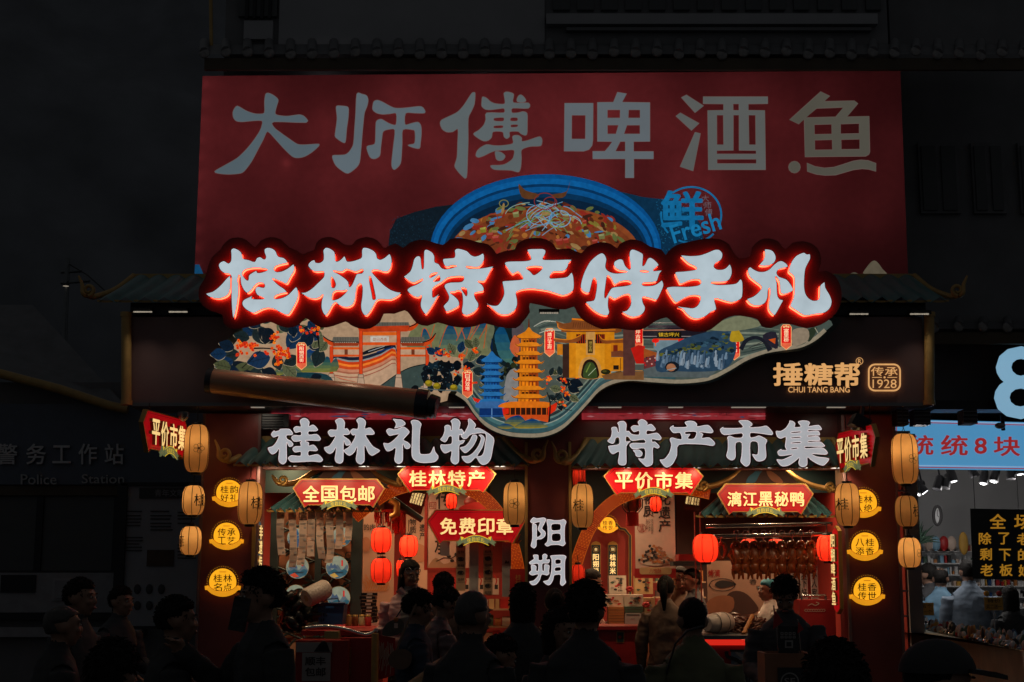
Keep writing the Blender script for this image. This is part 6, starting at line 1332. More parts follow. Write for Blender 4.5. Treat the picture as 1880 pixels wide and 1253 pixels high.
rb = thing('red_sign', 'red card sign with gold characters against the middle pillar', 'sign', P(951, 1112, 12.7))
m_ = MB(); m_.pbox(936, 1045, 966, 1115, 12.7, .03, 'red_card'); obj('card', m_, rb)
m_ = MB(); m_.text('桂林礼', (946, 1055, 957, 1086), 12.69, 'gold_trim', vertical=True); obj('gold_characters', m_, rb)
# counter of the left bay
def counter_top(z): return z
lc = thing('sales_counter', 'dark red sales counter with a steel rim carrying the free delivery poster', 'counter', P(610, 1240, 12.0)); lc.location.z = FLZ; ORG[lc] = Vector(lc.location)
m_ = MB(); a = P(543, 1176, 11.9); b = P(684, 1168, 11.9); m_.box(a.x, P(640, 1170, 11.9).x, 11.9, 12.5, .01, a.z, 'desk_red'); m_.box(P(623, 1170, 11.9).x, b.x, 12.0, 12.9, .01, b.z-.02, 'desk_red'); obj('cabinet', m_, lc)
m_ = MB(); m_.tube([P(x, y, 12.2) for x, y in cr([(562, 1154), (598, 1151), (634, 1156), (669, 1166), (684, 1163), (690, 1158)], 4, False)], .02, 'steel', 10); m_.tube([P(690, 1158, 12.2), P(691, 1160, 13.2)], .02, 'steel', 10); obj('steel_rim', m_, lc)
m_ = MB(); a = P(562, 1152, 12.5); b = P(690, 1158, 12.5); m_.box(a.x, b.x, 12.22, 13.9, a.z-.06, a.z-.02, 'desk_red'); obj('counter_top', m_, lc)
m_ = MB(); m_.tube([P(689, 1163, 11.95), (P(689, 1163, 11.95).x, 11.95, .02)], .03, 'dim_gold_paint', 12); obj('gold_post', m_, lc)
m_ = MB(); m_.text('地道风味', (634, 1185, 645, 1240), 11.985, 'dim_gold_paint', vertical=True); obj('gold_characters', m_, lc)
def f5(m_, Y):
    m_.text('顺丰', (560, 1206, 598, 1222), Y, 'ink', bold=.03); m_.text('包邮', (560, 1226, 598, 1242), Y, 'ink', bold=.03)
poster('grey paper poster with four bold characters on the front of the left counter', (555, 1199, 606, 1251), 11.87, base='grey_card', frame=None, fn=f5)
def f6(m_, Y):
    m_.flat([[(588, 1181), (600, 1181), (606, 1197), (576, 1197)]], Y, 'ink'); m_.ell(P(594, 1184, Y), (.03, .006, .03), 'ink')
poster('narrow grey card above the four character poster on the left counter', (544, 1180, 609, 1198), 11.88, base='grey_card', fn=f6)
rs = thing('red_board', 'slanted red board with white brush strokes at the end of the left counter', 'sign', P(710, 1250, 12.1))
m_ = MB(); m_.flat([[(694, 1166), (726, 1172), (724, 1240), (692, 1250)]], 12.1, 'red_card', thick=.03); obj('board', m_, rs)
m_ = MB(); random.seed(31)
for k in range(14): x = 696+k*2.0; m_.flat([band([(x, 1176+random.random()*26), (x+1.5, 1206), (x-2, 1210+random.random()*30)], 1.2)], 12.094-k*.0003, 'box_white')
obj('brush_strokes', m_, rs)
tag(obj('gift_tin', MB().boxc(P(610, 1166, 11.8), (.12, .08, .06), 'dim_gold_paint')), 'small gold tin lying on the left counter above the poster', 'tin')
bk = thing('shopping_basket', 'blue plastic shopping basket standing on the left counter', 'basket', P(607, 1149, 12.6))
m_ = MB(); Yk = 12.6
m_.flat([[(582, 1110), (632, 1108), (628, 1147), (586, 1149)]]+[rect(588+k*5, 1126, 590.6+k*5, 1132) for k in range(8)]+[rect(589+k*4, 1136, 591+k*4, 1143) for k in range(9)]+[rect(598, 1113, 613, 1117)], Yk, 'plastic_blue', thick=.01)
m_.flat([[(582, 1110), (632, 1108), (628, 1147), (586, 1149)]], Yk+.28, 'plastic_blue', thick=.01)
for xa, xb in ((582, 586), (632, 628)): m_.add([P(xa, 1109, Yk), P(xb, 1148, Yk), P(xb, 1148, Yk)+Vector((0, .28, 0)), P(xa, 1109, Yk)+Vector((0, .28, 0))], [(0, 1, 2, 3)], 'plastic_blue')
m_.add([P(586, 1149, Yk), P(628, 1147, Yk), P(628, 1147, Yk)+Vector((0, .28, 0)), P(586, 1149, Yk)+Vector((0, .28, 0))], [(0, 1, 2, 3)], 'plastic_blue'); obj('tub', m_, bk)
m_ = MB(); m_.tube([P(x, y, Yk-.008) for x, y in ((580, 1110), (634, 1108))], .012, 'plastic_blue'); obj('rim', m_, bk)
m_ = MB(); m_.tube([P(590, 1109, Yk+.14), P(594, 1101, Yk+.14), P(620, 1099, Yk+.14), P(624, 1108, Yk+.14)], .007, 'plastic_blue', 6); obj('handle', m_, bk)
m_ = MB(); a = P(562, 1099, 12.45); b = P(600, 1080, 12.6); m_.tube([a, a+(b-a)*.1, a+(b-a)*.9, b], [.075, .085, .085, .075], 'bubble_wrap', 24); m_.tube([a-(b-a)*.005, a+(b-a)*.02], .03, 'paper_kraft', 12)
tag(obj('bubble_wrap_roll', m_), 'pale roll of bubble wrap lying on the black bags by the lattice screen', 'roll')
m_ = MB(); random.seed(8)
for k in range(26): x = random.uniform(526, 580); m_.ell(P(x, random.uniform(1098+(580-x)*-.1, 1150), 12.6+random.random()*.3), (random.uniform(.05, .11), .07, random.uniform(.04, .08)), 'black_plastic', Matrix.Rotation(random.random()*3, 3, 'Y'), jit=.5, jscale=14)
tag(obj('bag_pile', m_), 'heap of crumpled black plastic bags on the left counter', 'bags')
for k in range(9):
    m_ = MB(); y = 1141-k*6.2; m_.boxc(P(677+random.uniform(-2, 2), y, 13.6), (.15, .12, .028), 'black_plastic', Matrix.Rotation(R(random.uniform(-9, 9)), 3, 'Z'))
    m_.boxc(P(677+random.uniform(-2, 2), y-.3, 13.535), (.05, .004, .016), 'paper_tan' if k % 3 == 0 else 'grey_card')
    tag(obj('snack_packet', m_), 'shiny black snack packet in the tall stack left of the woman in pink', 'packet', 'stacked black snack packets')
tag(obj('wooden_stand', MB().pbox(660, 1144, 694, 1152, 13.5, .4, 'paper_tan').pbox(664, 1152, 690, 1215, 13.55, .3, 'wall_dark')), 'low tan stand under the stack of black packets', 'stand')
# gift cards on the back wall of the passage
def f7(m_, Y):
    random.seed(12)
    for k in range(6): m_.flat([rect(790+k*26, 1062, 812+k*26, 1092)], Y-.0005*k, random.choice(['paper_tan', 'red_card', 'paper_tan']))
    for k in range(5): m_.flat([band([(796+k*28, 1056), (800+k*28, 1066), (798+k*28, 1074)], 2.2)], Y-.004, 'red_thread'); m_.flat([rect(800+k*27, 1074, 806+k*27, 1082)], Y-.005, 'ink')
poster('row of pale and red gift cards on the back wall of the left bay', (780, 1052, 962, 1100), 16.4, base='wall_red', fn=f7, cat='display', name='card_display')

# ------------------------------------------------------------------ right bay
mp = thing('menu_panel', 'red panel with a stepped green and gold border and two teal tags', 'panel', P(1115, 1100, 15.6))
m_ = MB(); m_.pbox(1056, 900, 1176, 1110, 15.6, .05, 'wall_red'); obj('panel_board', m_, mp)
m_ = MB(); pth = [(1090, 963), (1132, 963), (1139, 971), (1147, 972), (1157, 984), (1157, 1110)]
m_.flat([band(pth, 6)], 15.57, 'gold_trim', thick=.02); m_.flat([band(pth, 3.4)], 15.565, 'teal_frame', thick=.01); obj('border', m_, mp)
for body, x in (('阳朔辣', 1094), ('桂林米', 1125)):
    m_ = MB(); m_.flat([[(x-9, 1000), (x-6, 996), (x, 994), (x+6, 996), (x+9, 1000), (x+9, 1070), (x-9, 1070)]], 15.56, 'gold_trim', thick=.02); m_.flat([rect(x-8, 1001, x+8, 1070)], 15.556, 'teal_frame', thick=.004)
    m_.flat([circ(x, 1009, 6, 16), circ(x, 1009, 5.2, 16)], 15.552, 'gold_trim'); m_.text('叁' if x < 1100 else '捌', (x-3, 1006, x+3, 1012), 15.551, 'plaque_letter')
    m_.text(body, (x-5.5, 1017, x+5.5, 1055), 15.551, 'plaque_letter', vertical=True, bold=.03); obj('tag', m_, mp)
medallion(1116, 964, 14, '桂香传世', 'small pale yellow medallion on the red panel of the right bay', Y=15.4, group=None)
def f8(m_, Y):
    m_.text('化遗产', (1209, 904, 1231, 978), Y, 'ink', vertical=True, bold=.02); m_.text('物质', (1181, 904, 1200, 950), Y, 'ink', vertical=True, bold=.02)
    for k, wd_ in enumerate(('INTANGIBLE', 'CULTURAL', 'HERITAGE')):
        fn = lambda q, d, k=k: P(1199-k*5-q[1], 954+q[0], Y+d)
        m_.text(wd_, (0, 0, 26-k*4, 3.4), Y, 'ink', fn=fn)
    m_.flat([circ(1178, 970, 8, 18), circ(1178, 970, 7, 18)], Y, 'wall_red'); m_.text('非遗', (1173, 964, 1183, 976), Y, 'wall_red', vertical=True)
    m_.flat([circ(1203, 1028, 32, 26, 11)], Y, 'box_white'); random.seed(4)
    for r_ in range(4):
        for k in range(15-r_*3): 
            x = 1203+(k-(14-r_*3)/2)*4.1; y = 1030-r_*8+random.uniform(-3, 3)
            m_.flat([[(x+random.uniform(2.2, 3.8)*math.cos(b), y+random.uniform(2, 4)*math.sin(b)) for b in [j*1.05 for j in range(6)]]], Y-.001-.0003*k-.002*r_, random.choice(['ink', 'ink', 'panel_brown', 'box_orange']))
    m_.flat([rect(1165, 1044, 1241, 1062)], Y-.006, 'desk_red'); m_.flat([rrect(1174, 1042, 1233, 1055, 5)], Y-.008, 'box_tan'); m_.text('八桂酥', (1192, 1044, 1214, 1053), Y-.01, 'desk_red')
poster('long cream hanging banner with black calligraphy and a plate of dark cookies', (1165, 900, 1241, 1062), 14.6, base='paper_tan', name='hanging_banner', cat='banner', fn=f8)
pl = thing('palace_lantern', 'dark framed palace lantern with a red tassel skirt left of the cream banner', 'lantern', P(1161, 966, 14.1))
m_ = MB(); 
for k in range(6):
    a = k*math.pi/3; m_.tube([P(1161, y, 14.1)+Vector((r_*math.cos(a), r_*math.sin(a), 0)) for y, r_ in ((908, .07), (918, .10), (932, .10), (941, .06))], .006, 'black_metal', 5)
obj('frame', m_, pl)
m_ = MB(); m_.lathe(P(1161, 925, 14.1), [(.06, .09), (.09, .04), (.09, -.03), (.055, -.075)], 'panel_brown', 6); obj('panes', m_, pl)
m_ = MB()
for k in range(26): a = k*.2417; m_.tube([P(1161, 941, 14.1)+Vector((.055*math.cos(a), .055*math.sin(a), 0)), P(1161, 966, 14.1)+Vector((.058*math.cos(a), .058*math.sin(a), 0))], .006, 'red_thread', 4)
obj('tassel_skirt', m_, pl)
# stacked gift boxes on their table
gt = thing('gift_table', 'dark table behind the cashier desk holding stacks of gift boxes', 'table', P(1160, 1150, 14.4)); gt.location.z = FLZ; ORG[gt] = Vector(gt.location)
m_ = MB(); a = P(1108, 1147, 14.3); b = P(1206, 1147, 14.3); m_.box(a.x, b.x, 14.3, 15.3, a.z-.06, a.z, 'wall_dark'); obj('table_top', m_, gt)
m_ = MB(); m_.box(a.x+.03, b.x-.03, 14.36, 15.25, FLZ, a.z-.06, 'panel_brown'); obj('body', m_, gt)
m_ = MB(); m_.flat([[(1196, 1216), (1200, 1200), (1205, 1216)]], 14.34, 'ink'); m_.flat([[(1193, 1222), (1201, 1214), (1208, 1222)]], 14.34, 'ink'); m_.flat([[(1192, 1232), (1201, 1222), (1209, 1232)]], 14.34, 'ink'); obj('painted_tower', m_, gt)
def giftbox(x0, y0, x1, y1, Y, m0, label, txt=None, art_=1, d=.22, group='gift boxes on the table'):
    t = thing('gift_box', label, 'box', P((x0+x1)/2, y1, Y), group)
    m_ = MB(); m_.pbox(x0, y0, x1, y1, Y, d, m0); obj('carton', m_, t)
    m_ = MB(); random.seed(int(x0+y0))
    if art_:
        for k in range(9):
            x = random.uniform(x0+5, x1-7); y = random.uniform(y0+5, y1-5); m_.flat([[(x+random.uniform(2, 5)*math.cos(b), y+random.uniform(1, 3)*math.sin(b)) for b in [j*.9 for j in range(7)]]], Y-.002-.0003*k, random.choice(['panel_brown', 'box_green', 'box_orange', 'grey_card', 'red_card', 'ink']))
    else:
        n = max(2, int((y1-y0)/5))
        for k in range(1, n): m_.flat([rect(x0, y0+(y1-y0)*k/n-.4, x1, y0+(y1-y0)*k/n+.4)], Y-.002, 'wall_dark')
    if txt: m_.text(txt, (x0+(x1-x0)*.52, y0+3, x0+(x1-x0)*.78, y1-4), Y-.006, 'ink', vertical=True, bold=.02)
    obj('printed_face', m_, t)
giftbox(1117, 1115, 1146, 1147, 14.5, 'box_orange', 'stack of orange gift cartons left of the white card machine', art_=0)
giftbox(1147, 1114, 1181, 1147, 14.5, 'box_green', 'stack of dark green gift cartons behind the white card machine', art_=0)
giftbox(1112, 1092, 1145, 1114, 14.6, 'box_white', 'white printed gift box on top of the orange cartons')
giftbox(1146, 1092, 1181, 1113.5, 14.6, 'box_white', 'white printed gift box on top of the green cartons', '点')
giftbox(1183, 1098, 1203, 1126, 14.6, 'box_tan', 'narrow tan gift box beside the woman with the ponytail')
giftbox(1118, 1057, 1150, 1091, 14.9, 'box_white', 'pale gift box with a painted landscape standing upright at the back', '漓江')
giftbox(1166, 1058, 1199, 1091, 14.9, 'box_tan', 'tan gift box with large black calligraphy standing at the back', '首创者')
for x, y, lb in ((1156, 1082, 'small red bow ornament between the two upright gift boxes'), (1186, 1111, 'small red flower ornament on the narrow tan box')):
    m_ = MB()
    for k in range(8): a = k*.785; m_.ell(P(x+4*math.cos(a), y+3*math.sin(a), 14.55), (.02, .015, .014), 'red_card', n=8, k=6)
    tag(obj('red_ornament', m_), lb, 'ornament')
ck = thing('cashier_desk', 'bright red cashier desk in the right bay', 'desk', P(1160, 1200, 12.9)); ck.location.z = FLZ; ORG[ck] = Vector(ck.location)
m_ = MB(); a = P(1136, 1150, 12.9); b = P(1184, 1150, 12.9); m_.box(a.x-.25, b.x, 12.9, 13.5, FLZ, a.z-.03, 'desk_red'); obj('desk_body', m_, ck)
m_ = MB(); m_.box(a.x-.28, b.x+.02, 12.86, 13.54, a.z-.03, a.z, 'desk_red'); obj('desk_top', m_, ck)
m_ = MB(); m_.flat([rect(1132, 1160, 1146, 1180), rect(1133, 1161, 1145, 1179)[::-1]], 12.894, 'gold_trim'); m_.flat([rect(1133, 1161, 1145, 1179)], 12.893, 'teal_frame'); m_.flat([circ(1138, 1170, 3, 10)], 12.889, 'red_card'); obj('inlay', m_, ck)
pm_ = thing('card_machine', 'white card machine standing on the red cashier desk', 'machine', P(1162, 1147, 13.0))
m_ = MB(); m_.flat([rrect(1147, 1126, 1177, 1147, 3)], 13.0, 'white_plastic', thick=.1); obj('casing', m_, pm_)
m_ = MB(); m_.flat([rect(1150, 1128.5, 1174, 1130)], 12.996, 'ink'); m_.flat([rect(1158, 1136, 1166, 1137.5)], 12.996, 'grey_card'); obj('slot', m_, pm_)
# duck stall
ds = thing('stall_frame', 'red posts and shelf of the duck stall with thin steel mullion', 'frame', P(1282, 1180, 13.9))
for x in (1278, 1288): obj('red_post', MB().pbox(x-3, 940, x+3, 1180, 13.9, .06, 'desk_red'), ds)
m_ = MB(); m_.pbox(1236, 1031, 1296, 1039, 14.2, .3, 'teal_frame'); m_.pbox(1246, 1018, 1312, 1030, 14.3, .3, 'desk_red'); obj('shelf', m_, ds)
def f9(m_, Y):
    m_.flat([circ(1326, 1074, 24, 24, 12), circ(1326, 1074, 22.6, 24, 10.8)], Y, 'ink'); m_.flat([cr([(1312, 1074), (1322, 1066), (1340, 1068), (1352, 1073), (1338, 1078), (1322, 1080)], 3)], Y, 'ink')
    m_.text('香', (1376, 1063, 1389, 1074), Y, 'ink', bold=.02); m_.text('鸭', (1389, 1075, 1402, 1086), Y, 'ink', bold=.02); m_.text('烤漓', (1300, 1046, 1322, 1060), Y, 'desk_red', bold=.02)
    m_.flat([cr([(1330, 1100), (1345, 1086), (1366, 1088), (1384, 1104), (1392, 1122), (1360, 1130), (1330, 1122)], 3)], Y, 'wall_dark'); m_.flat([cr([(1298, 1106), (1320, 1094), (1346, 1098), (1342, 1124), (1300, 1128)], 3)], Y-.001, 'panel_brown')
poster('tan wall poster with a drawn duck on a plate behind the cooked meat', (1298, 1030, 1432, 1130), 14.9, base='wall_tan', fn=f9)
for i, x in enumerate((1459, 1476, 1495)):
    def f10(m_, Y, x=x, i=i): m_.text(('山清水秀', '甲天下好', '漓水人家')[i], (x-5, 1026, x+5, 1098), Y, 'ink', vertical=True, bold=.03)
    poster(('white calligraphy scroll nearest the dark guide, left of three', 'white calligraphy scroll, middle of the three behind the ducks', 'white calligraphy scroll, right of the three behind the ducks')[i], (x-8, 1000, x+8, 1104), 14.6, base='paper_grey', name='calligraphy_scroll', cat='scroll', fn=f10)
for i, (y, r_) in enumerate(((965, .018), (984, .02))):
    m_ = MB(); m_.tube([P(1296 if i == 0 else 1304, y+2, 13.55), P(1528, y-3, 13.55)], r_, 'steel', 12)
    tag(obj('steel_rail', m_), ('upper bare steel rail above the ducks', 'lower steel rail the ducks hang from')[i], 'rail')
m_ = MB(); random.seed(19)
DK = (1352, 1369, 1386, 1402, 1418, 1436, 1454, 1471, 1489)
def duck(x, i):
    Y = 13.56; t = thing('roast_duck', 'glossy roast duck on a hook, %s from the left on the steel rail' % ('first', 'second', 'third', 'fourth', 'fifth', 'sixth', 'seventh', 'eighth', 'ninth')[i], 'duck', P(x, 1056, Y), 'roast ducks on the rail')
    m_ = MB(); tilt = random.uniform(-.12, .12)
    c = P(x, 1022, Y); m_.ell(c, (.062, .06, .11), 'glaze_brown', Matrix.Rotation(tilt, 3, 'Y'), 16, 12, jit=.22, jscale=14)
    m_.ell(P(x, 1042, Y-.01), (.045, .045, .06), 'glaze_brown', None, 12, 8, jit=.25, jscale=16)
    m_.tube([P(x-2, 1010, Y), P(x-7, 1003, Y-.02), P(x-4, 997, Y-.03), P(x+2, 996, Y-.02), P(x+6, 1001, Y-.03), P(x+7, 1008, Y-.05)], [.035, .026, .022, .022, .02, .012], 'glaze_brown', 9)
    for s_ in (-1, 1):
        m_.tube([P(x+s_*9, 1014, Y), P(x+s_*14, 1022, Y-.04), P(x+s_*9, 1028, Y-.06)], [.022, .018, .008], 'glaze_brown', 7)
        m_.tube([P(x+s_*5, 1046, Y), P(x+s_*6, 1054, Y-.01), P(x+s_*4, 1064, Y)], [.026, .016, .008], 'glaze_brown', 7)
    obj('carcass', m_, t)
    m_ = MB(); pts = [P(x+4.5*math.cos(a), 978+4.5*math.sin(a), Y-.03) for a in [R(90-k*30) for k in range(11)]]
    m_.tube([P(x, 1002, Y-.02), P(x, 984, Y-.03)]+pts, .0045, 'steel', 6); obj('hook', m_, t)
for i, x in enumerate(DK): duck(x, i)
m_ = MB(); m_.tube([P(1325+7*math.cos(a), 1012+14*math.sin(a), 13.56) for a in [k*math.pi/10 for k in range(20)]], .022, 'glaze_brown', 9, closed=True); m_.tube([P(1322, 996, 13.54), P(1326, 984, 13.53)], .005, 'steel', 6)
tag(obj('sausage_ring', m_), 'looped ring of sausage hanging left of the first duck', 'sausage')
dc = thing('duck_counter', 'dark red duck counter with a glowing red light strip', 'counter', P(1330, 1220, 12.3)); dc.location.z = FLZ; ORG[dc] = Vector(dc.location)
m_ = MB(); a = P(1283, 1186, 12.3); b = P(1420, 1186, 12.3); m_.box(a.x, b.x, 12.34, 13.3, .01, a.z, 'desk_red'); obj('cabinet', m_, dc)
m_ = MB(); a2 = P(1283, 1167, 12.3); m_.box(a.x-.03, b.x, 12.28, 14.0, P(1283, 1174, 12.3).z, a2.z, 'dark_steel'); obj('counter_top', m_, dc)
m_ = MB(); m_.pbox(1283, 1175, 1420, 1185, 12.32, .05, 'led_red'); obj('light_strip', m_, dc)
def f11(m_, Y):
    m_.flat([cr([(1348, 1196), (1372, 1204), (1392, 1198), (1400, 1210), (1370, 1214)], 3)], Y, 'grey_card'); m_.text('桂', (1389, 1212, 1402, 1232), Y-.002, 'ink', bold=.02); m_.text('山', (1374, 1234, 1398, 1258), Y-.002, 'ink', bold=.03)
    for k in range(7): m_.flat([band([(1346+k*2, 1212+k*6), (1366, 1210+k*6), (1400, 1214+k*6)], .8)], Y-.001, 'box_white')
    m_.flat([rect(1340, 1193, 1406, 1197)], Y-.001, 'ink')
mat('river_print', (.16, .22, .28), .6, var=.4, scale=10)
poster('blue river picture with large black characters on the front of the duck counter', (1342, 1195, 1406, 1262), 12.25, base='river_print', fn=f11)
m_ = MB(); m_.flat([band(cr([(1334, 1196), (1336, 1206), (1352, 1212), (1366, 1226), (1370, 1262)], 4, False), 7)], 12.24, 'black_metal', thick=.03); tag(obj('black_border', m_), 'curved black border piece beside the river picture', 'trim')
m_ = MB(); random.seed(17)
for k in range(240):
    x = random.uniform(1300, 1402); y = random.uniform(1138, 1164)-10*math.exp(-((x-1345)/30)**2)*random.random()
    c = P(x, y, 12.75+random.random()*.7); a = random.uniform(-1.2, 1.2); d = Vector((math.cos(a), random.uniform(-.4, .4), math.sin(a)*.5))*.05
    m_.tube([c-d, c-d*.4+Vector((0, 0, .008)), c+d*.5, c+d], [.008, .015, .015, .008], 'sausage', 6)
tag(obj('meat_heap', m_), 'glossy heap of dark cured sausage pieces on the duck counter', 'food', kind='stuff')
m_ = MB(); m_.box(P(1300, 1166, 12.7).x, P(1404, 1166, 12.7).x, 12.7, 13.6, P(1300, 1167, 12.7).z, P(1300, 1163, 12.7).z, 'steel'); tag(obj('steel_tray', m_), 'wide steel tray under the heap of cured meat', 'tray')
jr = thing('storage_jar', 'white ceramic jar with dark bands lying on its side left of the meat', 'jar', P(1317, 1165, 12.55))
m_ = MB(); a = P(1297, 1146, 12.5); b = P(1338, 1142, 12.7); dv = b-a; m_.tube([a, a+dv*.08, a+dv*.4, a+dv*.8, a+dv], [.06, .075, .09, .088, .07], 'white_plastic', 24); obj('body', m_, jr)
for q_ in (.3, .7): obj('band', MB().tube([a+dv*q_, a+dv*(q_+.03)], .0905, 'ink', 24, cap=False), jr)
m_ = MB(); m_.tube([P(1365, 1165, 12.5), P(1381, 1131, 12.75)], [.02, .018], 'box_orange', 10); tag(obj('wooden_pestle', m_), 'orange wooden pestle leaning in the tray of meat', 'pestle')
rm = thing('red_machine', 'bright red drinks machine with white wave logo right of the duck counter', 'machine', P(1505, 1200, 12.75)); rm.location.z = FLZ; ORG[rm] = Vector(rm.location)
m_ = MB(); a = P(1468, 1102, 12.75); b = P(1533, 1102, 12.75); m_.box(a.x, b.x, 12.75, 13.4, FLZ, a.z, 'red_card'); obj('body', m_, rm)
m_ = MB()
for k in range(8): m_.flat([circ(1480+k*4.6, 1121, 3, 14, 2.6), circ(1480+k*4.6, 1121, 2.1, 14, 1.8)], 12.745, 'paper_tan')
m_.flat([band(cr([(1483, 1113), (1490, 1109), (1497, 1112), (1504, 1108), (1498, 1106)], 4, False), 1.4)], 12.745, 'paper_tan'); obj('wave_logo', m_, rm)
m_ = MB(); m_.tube([P(1472, 1094, 12.8), P(1516, 1094, 12.8)], .014, 'steel', 10); m_.tube([P(1472, 1094, 12.8), P(1472, 1103, 12.8)], .012, 'steel', 8); m_.tube([P(1516, 1094, 12.8), P(1516, 1103, 12.8)], .012, 'steel', 8); obj('towel_rail', m_, rm)
# edge-on vertical signs on the inner sides of the pillars
def side_sign(label, px, y0, y1, body, mm, rot, Y, mt='plaque_letter'):
    t = thing('vertical_sign', label, 'sign', P(px, y1, Y)); W = 34
    m_ = MB(); m_.flat([[(px-W/2, y0+10), (px, y0), (px+W/2, y0+10), (px+W/2, y1-10), (px, y1), (px-W/2, y1-10)]], Y, 'gold_trim', thick=.03); m_.flat([[(px-W/2+2, y0+11), (px, y0+3), (px+W/2-2, y0+11), (px+W/2-2, y1-11), (px, y1-3), (px-W/2+2, y1-11)]], Y-.003, mm); obj('panel', m_, t)
    m_ = MB(); m_.text(body, (px-11, y0+14, px+11, y1-16), Y-.025, mt, thick=.02, bold=.03, side='gold_trim', vertical=True); obj('gold_characters', m_, t)
    t.rotation_euler.z = R(rot); return t
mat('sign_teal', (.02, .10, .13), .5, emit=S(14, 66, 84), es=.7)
side_sign('narrow teal vertical sign with gold characters seen edge on at the left pillar', 471, 950, 1118, '非遗传承礼', 'sign_teal', 84, 12.5)
side_sign('narrow red vertical sign with gold characters seen edge on at the right pillar', 1537, 966, 1128, '阳朔啤酒鱼', 'plaque_red', -84, 12.5)

# painted gables of the two stall roofs
for cx, lb in ((636, 'left'), (1400, 'right')):
    m_ = MB(); Y = 13.05
    m_.flat([[(cx-34, 859), (cx+38, 859), (cx+62, 884), (cx+80, 897), (cx-78, 897), (cx-60, 884)]], Y, 'wall_dark', thick=.03)
    m_.flat([cr([(cx-30, 888), (cx-26, 876), (cx-16, 868), (cx-8, 858), (cx+2, 860), (cx-6, 872), (cx-14, 886)], 3)], Y-.006, 'mural_blue'); m_.flat([cr([(cx+8, 862), (cx+26, 872), (cx+38, 886), (cx+22, 886), (cx+10, 874)], 3)], Y-.006, 'panel_brown')
    tag(obj('painted_gable', m_), 'dark gable painted with blue and brown landscape under the %s stall roof' % lb, 'gable')
# slim strip lights under the fascia
for x0, x1, w_ in ((455, 490, 'far left end, over the air vent'), (818, 858, 'right of the scroll roller'), (1090, 1150, 'over the first characters of the right awning'), (1222, 1260, 'over the middle of the right awning'), (1330, 1420, 'over the last characters of the right awning'), (1512, 1560, 'near the right edge-on plaque')):
    t = thing('strip_light', 'thin pale strip light under the fascia, '+w_, 'strip light', P((x0+x1)/2, 748, 12.1), 'strip lights under the fascia')
    m_ = MB(); m_.pbox(x0, 745.5, x1, 747.5, 12.08, .05, 'steel'); obj('channel', m_, t)
    m_ = MB(); m_.pbox(x0+(x1-x0)*.15, 747.6, x1-(x1-x0)*.15, 748.5, 12.075, .04, 'strip_lens'); obj('diffuser', m_, t)
    for q in (.25, .75): lamp('SPOT', 'strip_lamp', P(x0+(x1-x0)*q, 750, 12.2), .25 if x0 == 818 else .75, (1, .82, .62), t, .05, (R(24), 0, 0), 150, .9)
# shelf of parcels at the back of the passage
t = thing('parcel_shelf', 'shelf of pale and red parcels deep inside the left bay', 'shelf', P(870, 1200, 16.9))
for y in (1118, 1150, 1182): obj('board', MB().pbox(775, y, 965, y+3, 16.9, .4, 'paper_kraft'), t)
gm = MB(); random.seed(66)
for y in (1118, 1150, 1182):
    x = 777
    while x < 960:
        w_ = random.uniform(6, 16); h = random.uniform(12, 26); gm.pbox(x, y-h, x+w_, y-.2, 16.95+random.random()*.06, .2, random.choice(['paper_tan', 'red_card', 'box_orange', 'box_tan', 'wall_dark', 'box_white', 'box_green'])); x += w_+random.uniform(.5, 3)
tag(obj('parcels', gm), 'rows of pale and red parcels on the deep shelf of the left bay', 'goods', kind='stuff')

t = thing('goods_shelf', 'shelf of small packages deep in the right bay behind the shop assistants', 'shelf', P(1246, 1200, 16.6))
for y in (1068, 1096, 1124, 1152): obj('board', MB().pbox(1204, y, 1296, y+2.5, 16.6, .4, 'paper_kraft'), t)
gm = MB(); random.seed(67)
for y in (1068, 1096, 1124, 1152):
    x = 1205
    while x < 1292:
        w_ = random.uniform(3, 9); h = random.uniform(8, 22); gm.pbox(x, y-h, x+w_, y-.2, 16.62+random.random()*.06, .2, random.choice(['paper_tan', 'red_card', 'box_orange', 'box_tan', 'wall_dark', 'box_white', 'box_green', 'mural_blue'])); x += w_+random.uniform(.3, 2)
tag(obj('small_packages', gm), 'rows of small mixed packages on the deep shelf of the right bay', 'goods', kind='stuff')
for i, x in enumerate((640, 652, 664, 676)):
    t = thing('snack_jar', ('first', 'second', 'third', 'fourth')[i]+' clear snack jar from the left along the back of the left counter', 'jar', P(x, 1150, 12.9), 'snack jars on the left counter')
    obj('jar_body', MB().lathe(P(x, 1150, 12.9), [(0, 0), (.026, 0), (.028, .01), (.028, .075), (.02, .085)], ('box_orange', 'glaze_brown', 'box_tan', 'red_card')[i], 14), t)
    obj('lid', MB().lathe(P(x, 1150, 12.9), [(.024, .085), (.024, .1), (0, .1)], 'gold_trim', 14), t)
# ------------------------------------------------------------------ the right neighbour: bright accessory shop
mat('shop_grey_wall', (.5, .5, .51), .85, var=.08, scale=2)
mat('white_shelf', (.6, .6, .6), .5, var=.1)
mat('sign_black', (.02, .02, .021), .4)
mat('table_cloth', (.75, .66, .45), .9, var=.3, scale=6)
mat('blue_banner', (.05, .13, .26), .6)
mat('banner_ink', (.25, .45, .6), .6)
mat('yellow_card', (.6, .33, .06), .7)
mat('sign_white', (.4, .5, .6), .4, emit=S(132, 178, 206), es=.8, evar=.06, scale=2)
mat('light_blue_sheet', (.2, .4, .5), .4, emit=S(72, 134, 176), es=1., evar=.08, scale=1.5)
mat('sign_red_ink', (.4, .03, .03), .5, emit=S(142, 34, 36), es=1.)
mat('sign_pale_ink', (.6, .6, .65), .5, emit=S(150, 170, 196), es=.9)
mat('gold_ink', (.5, .32, .05), .5, emit=S(150, 104, 26), es=.9)
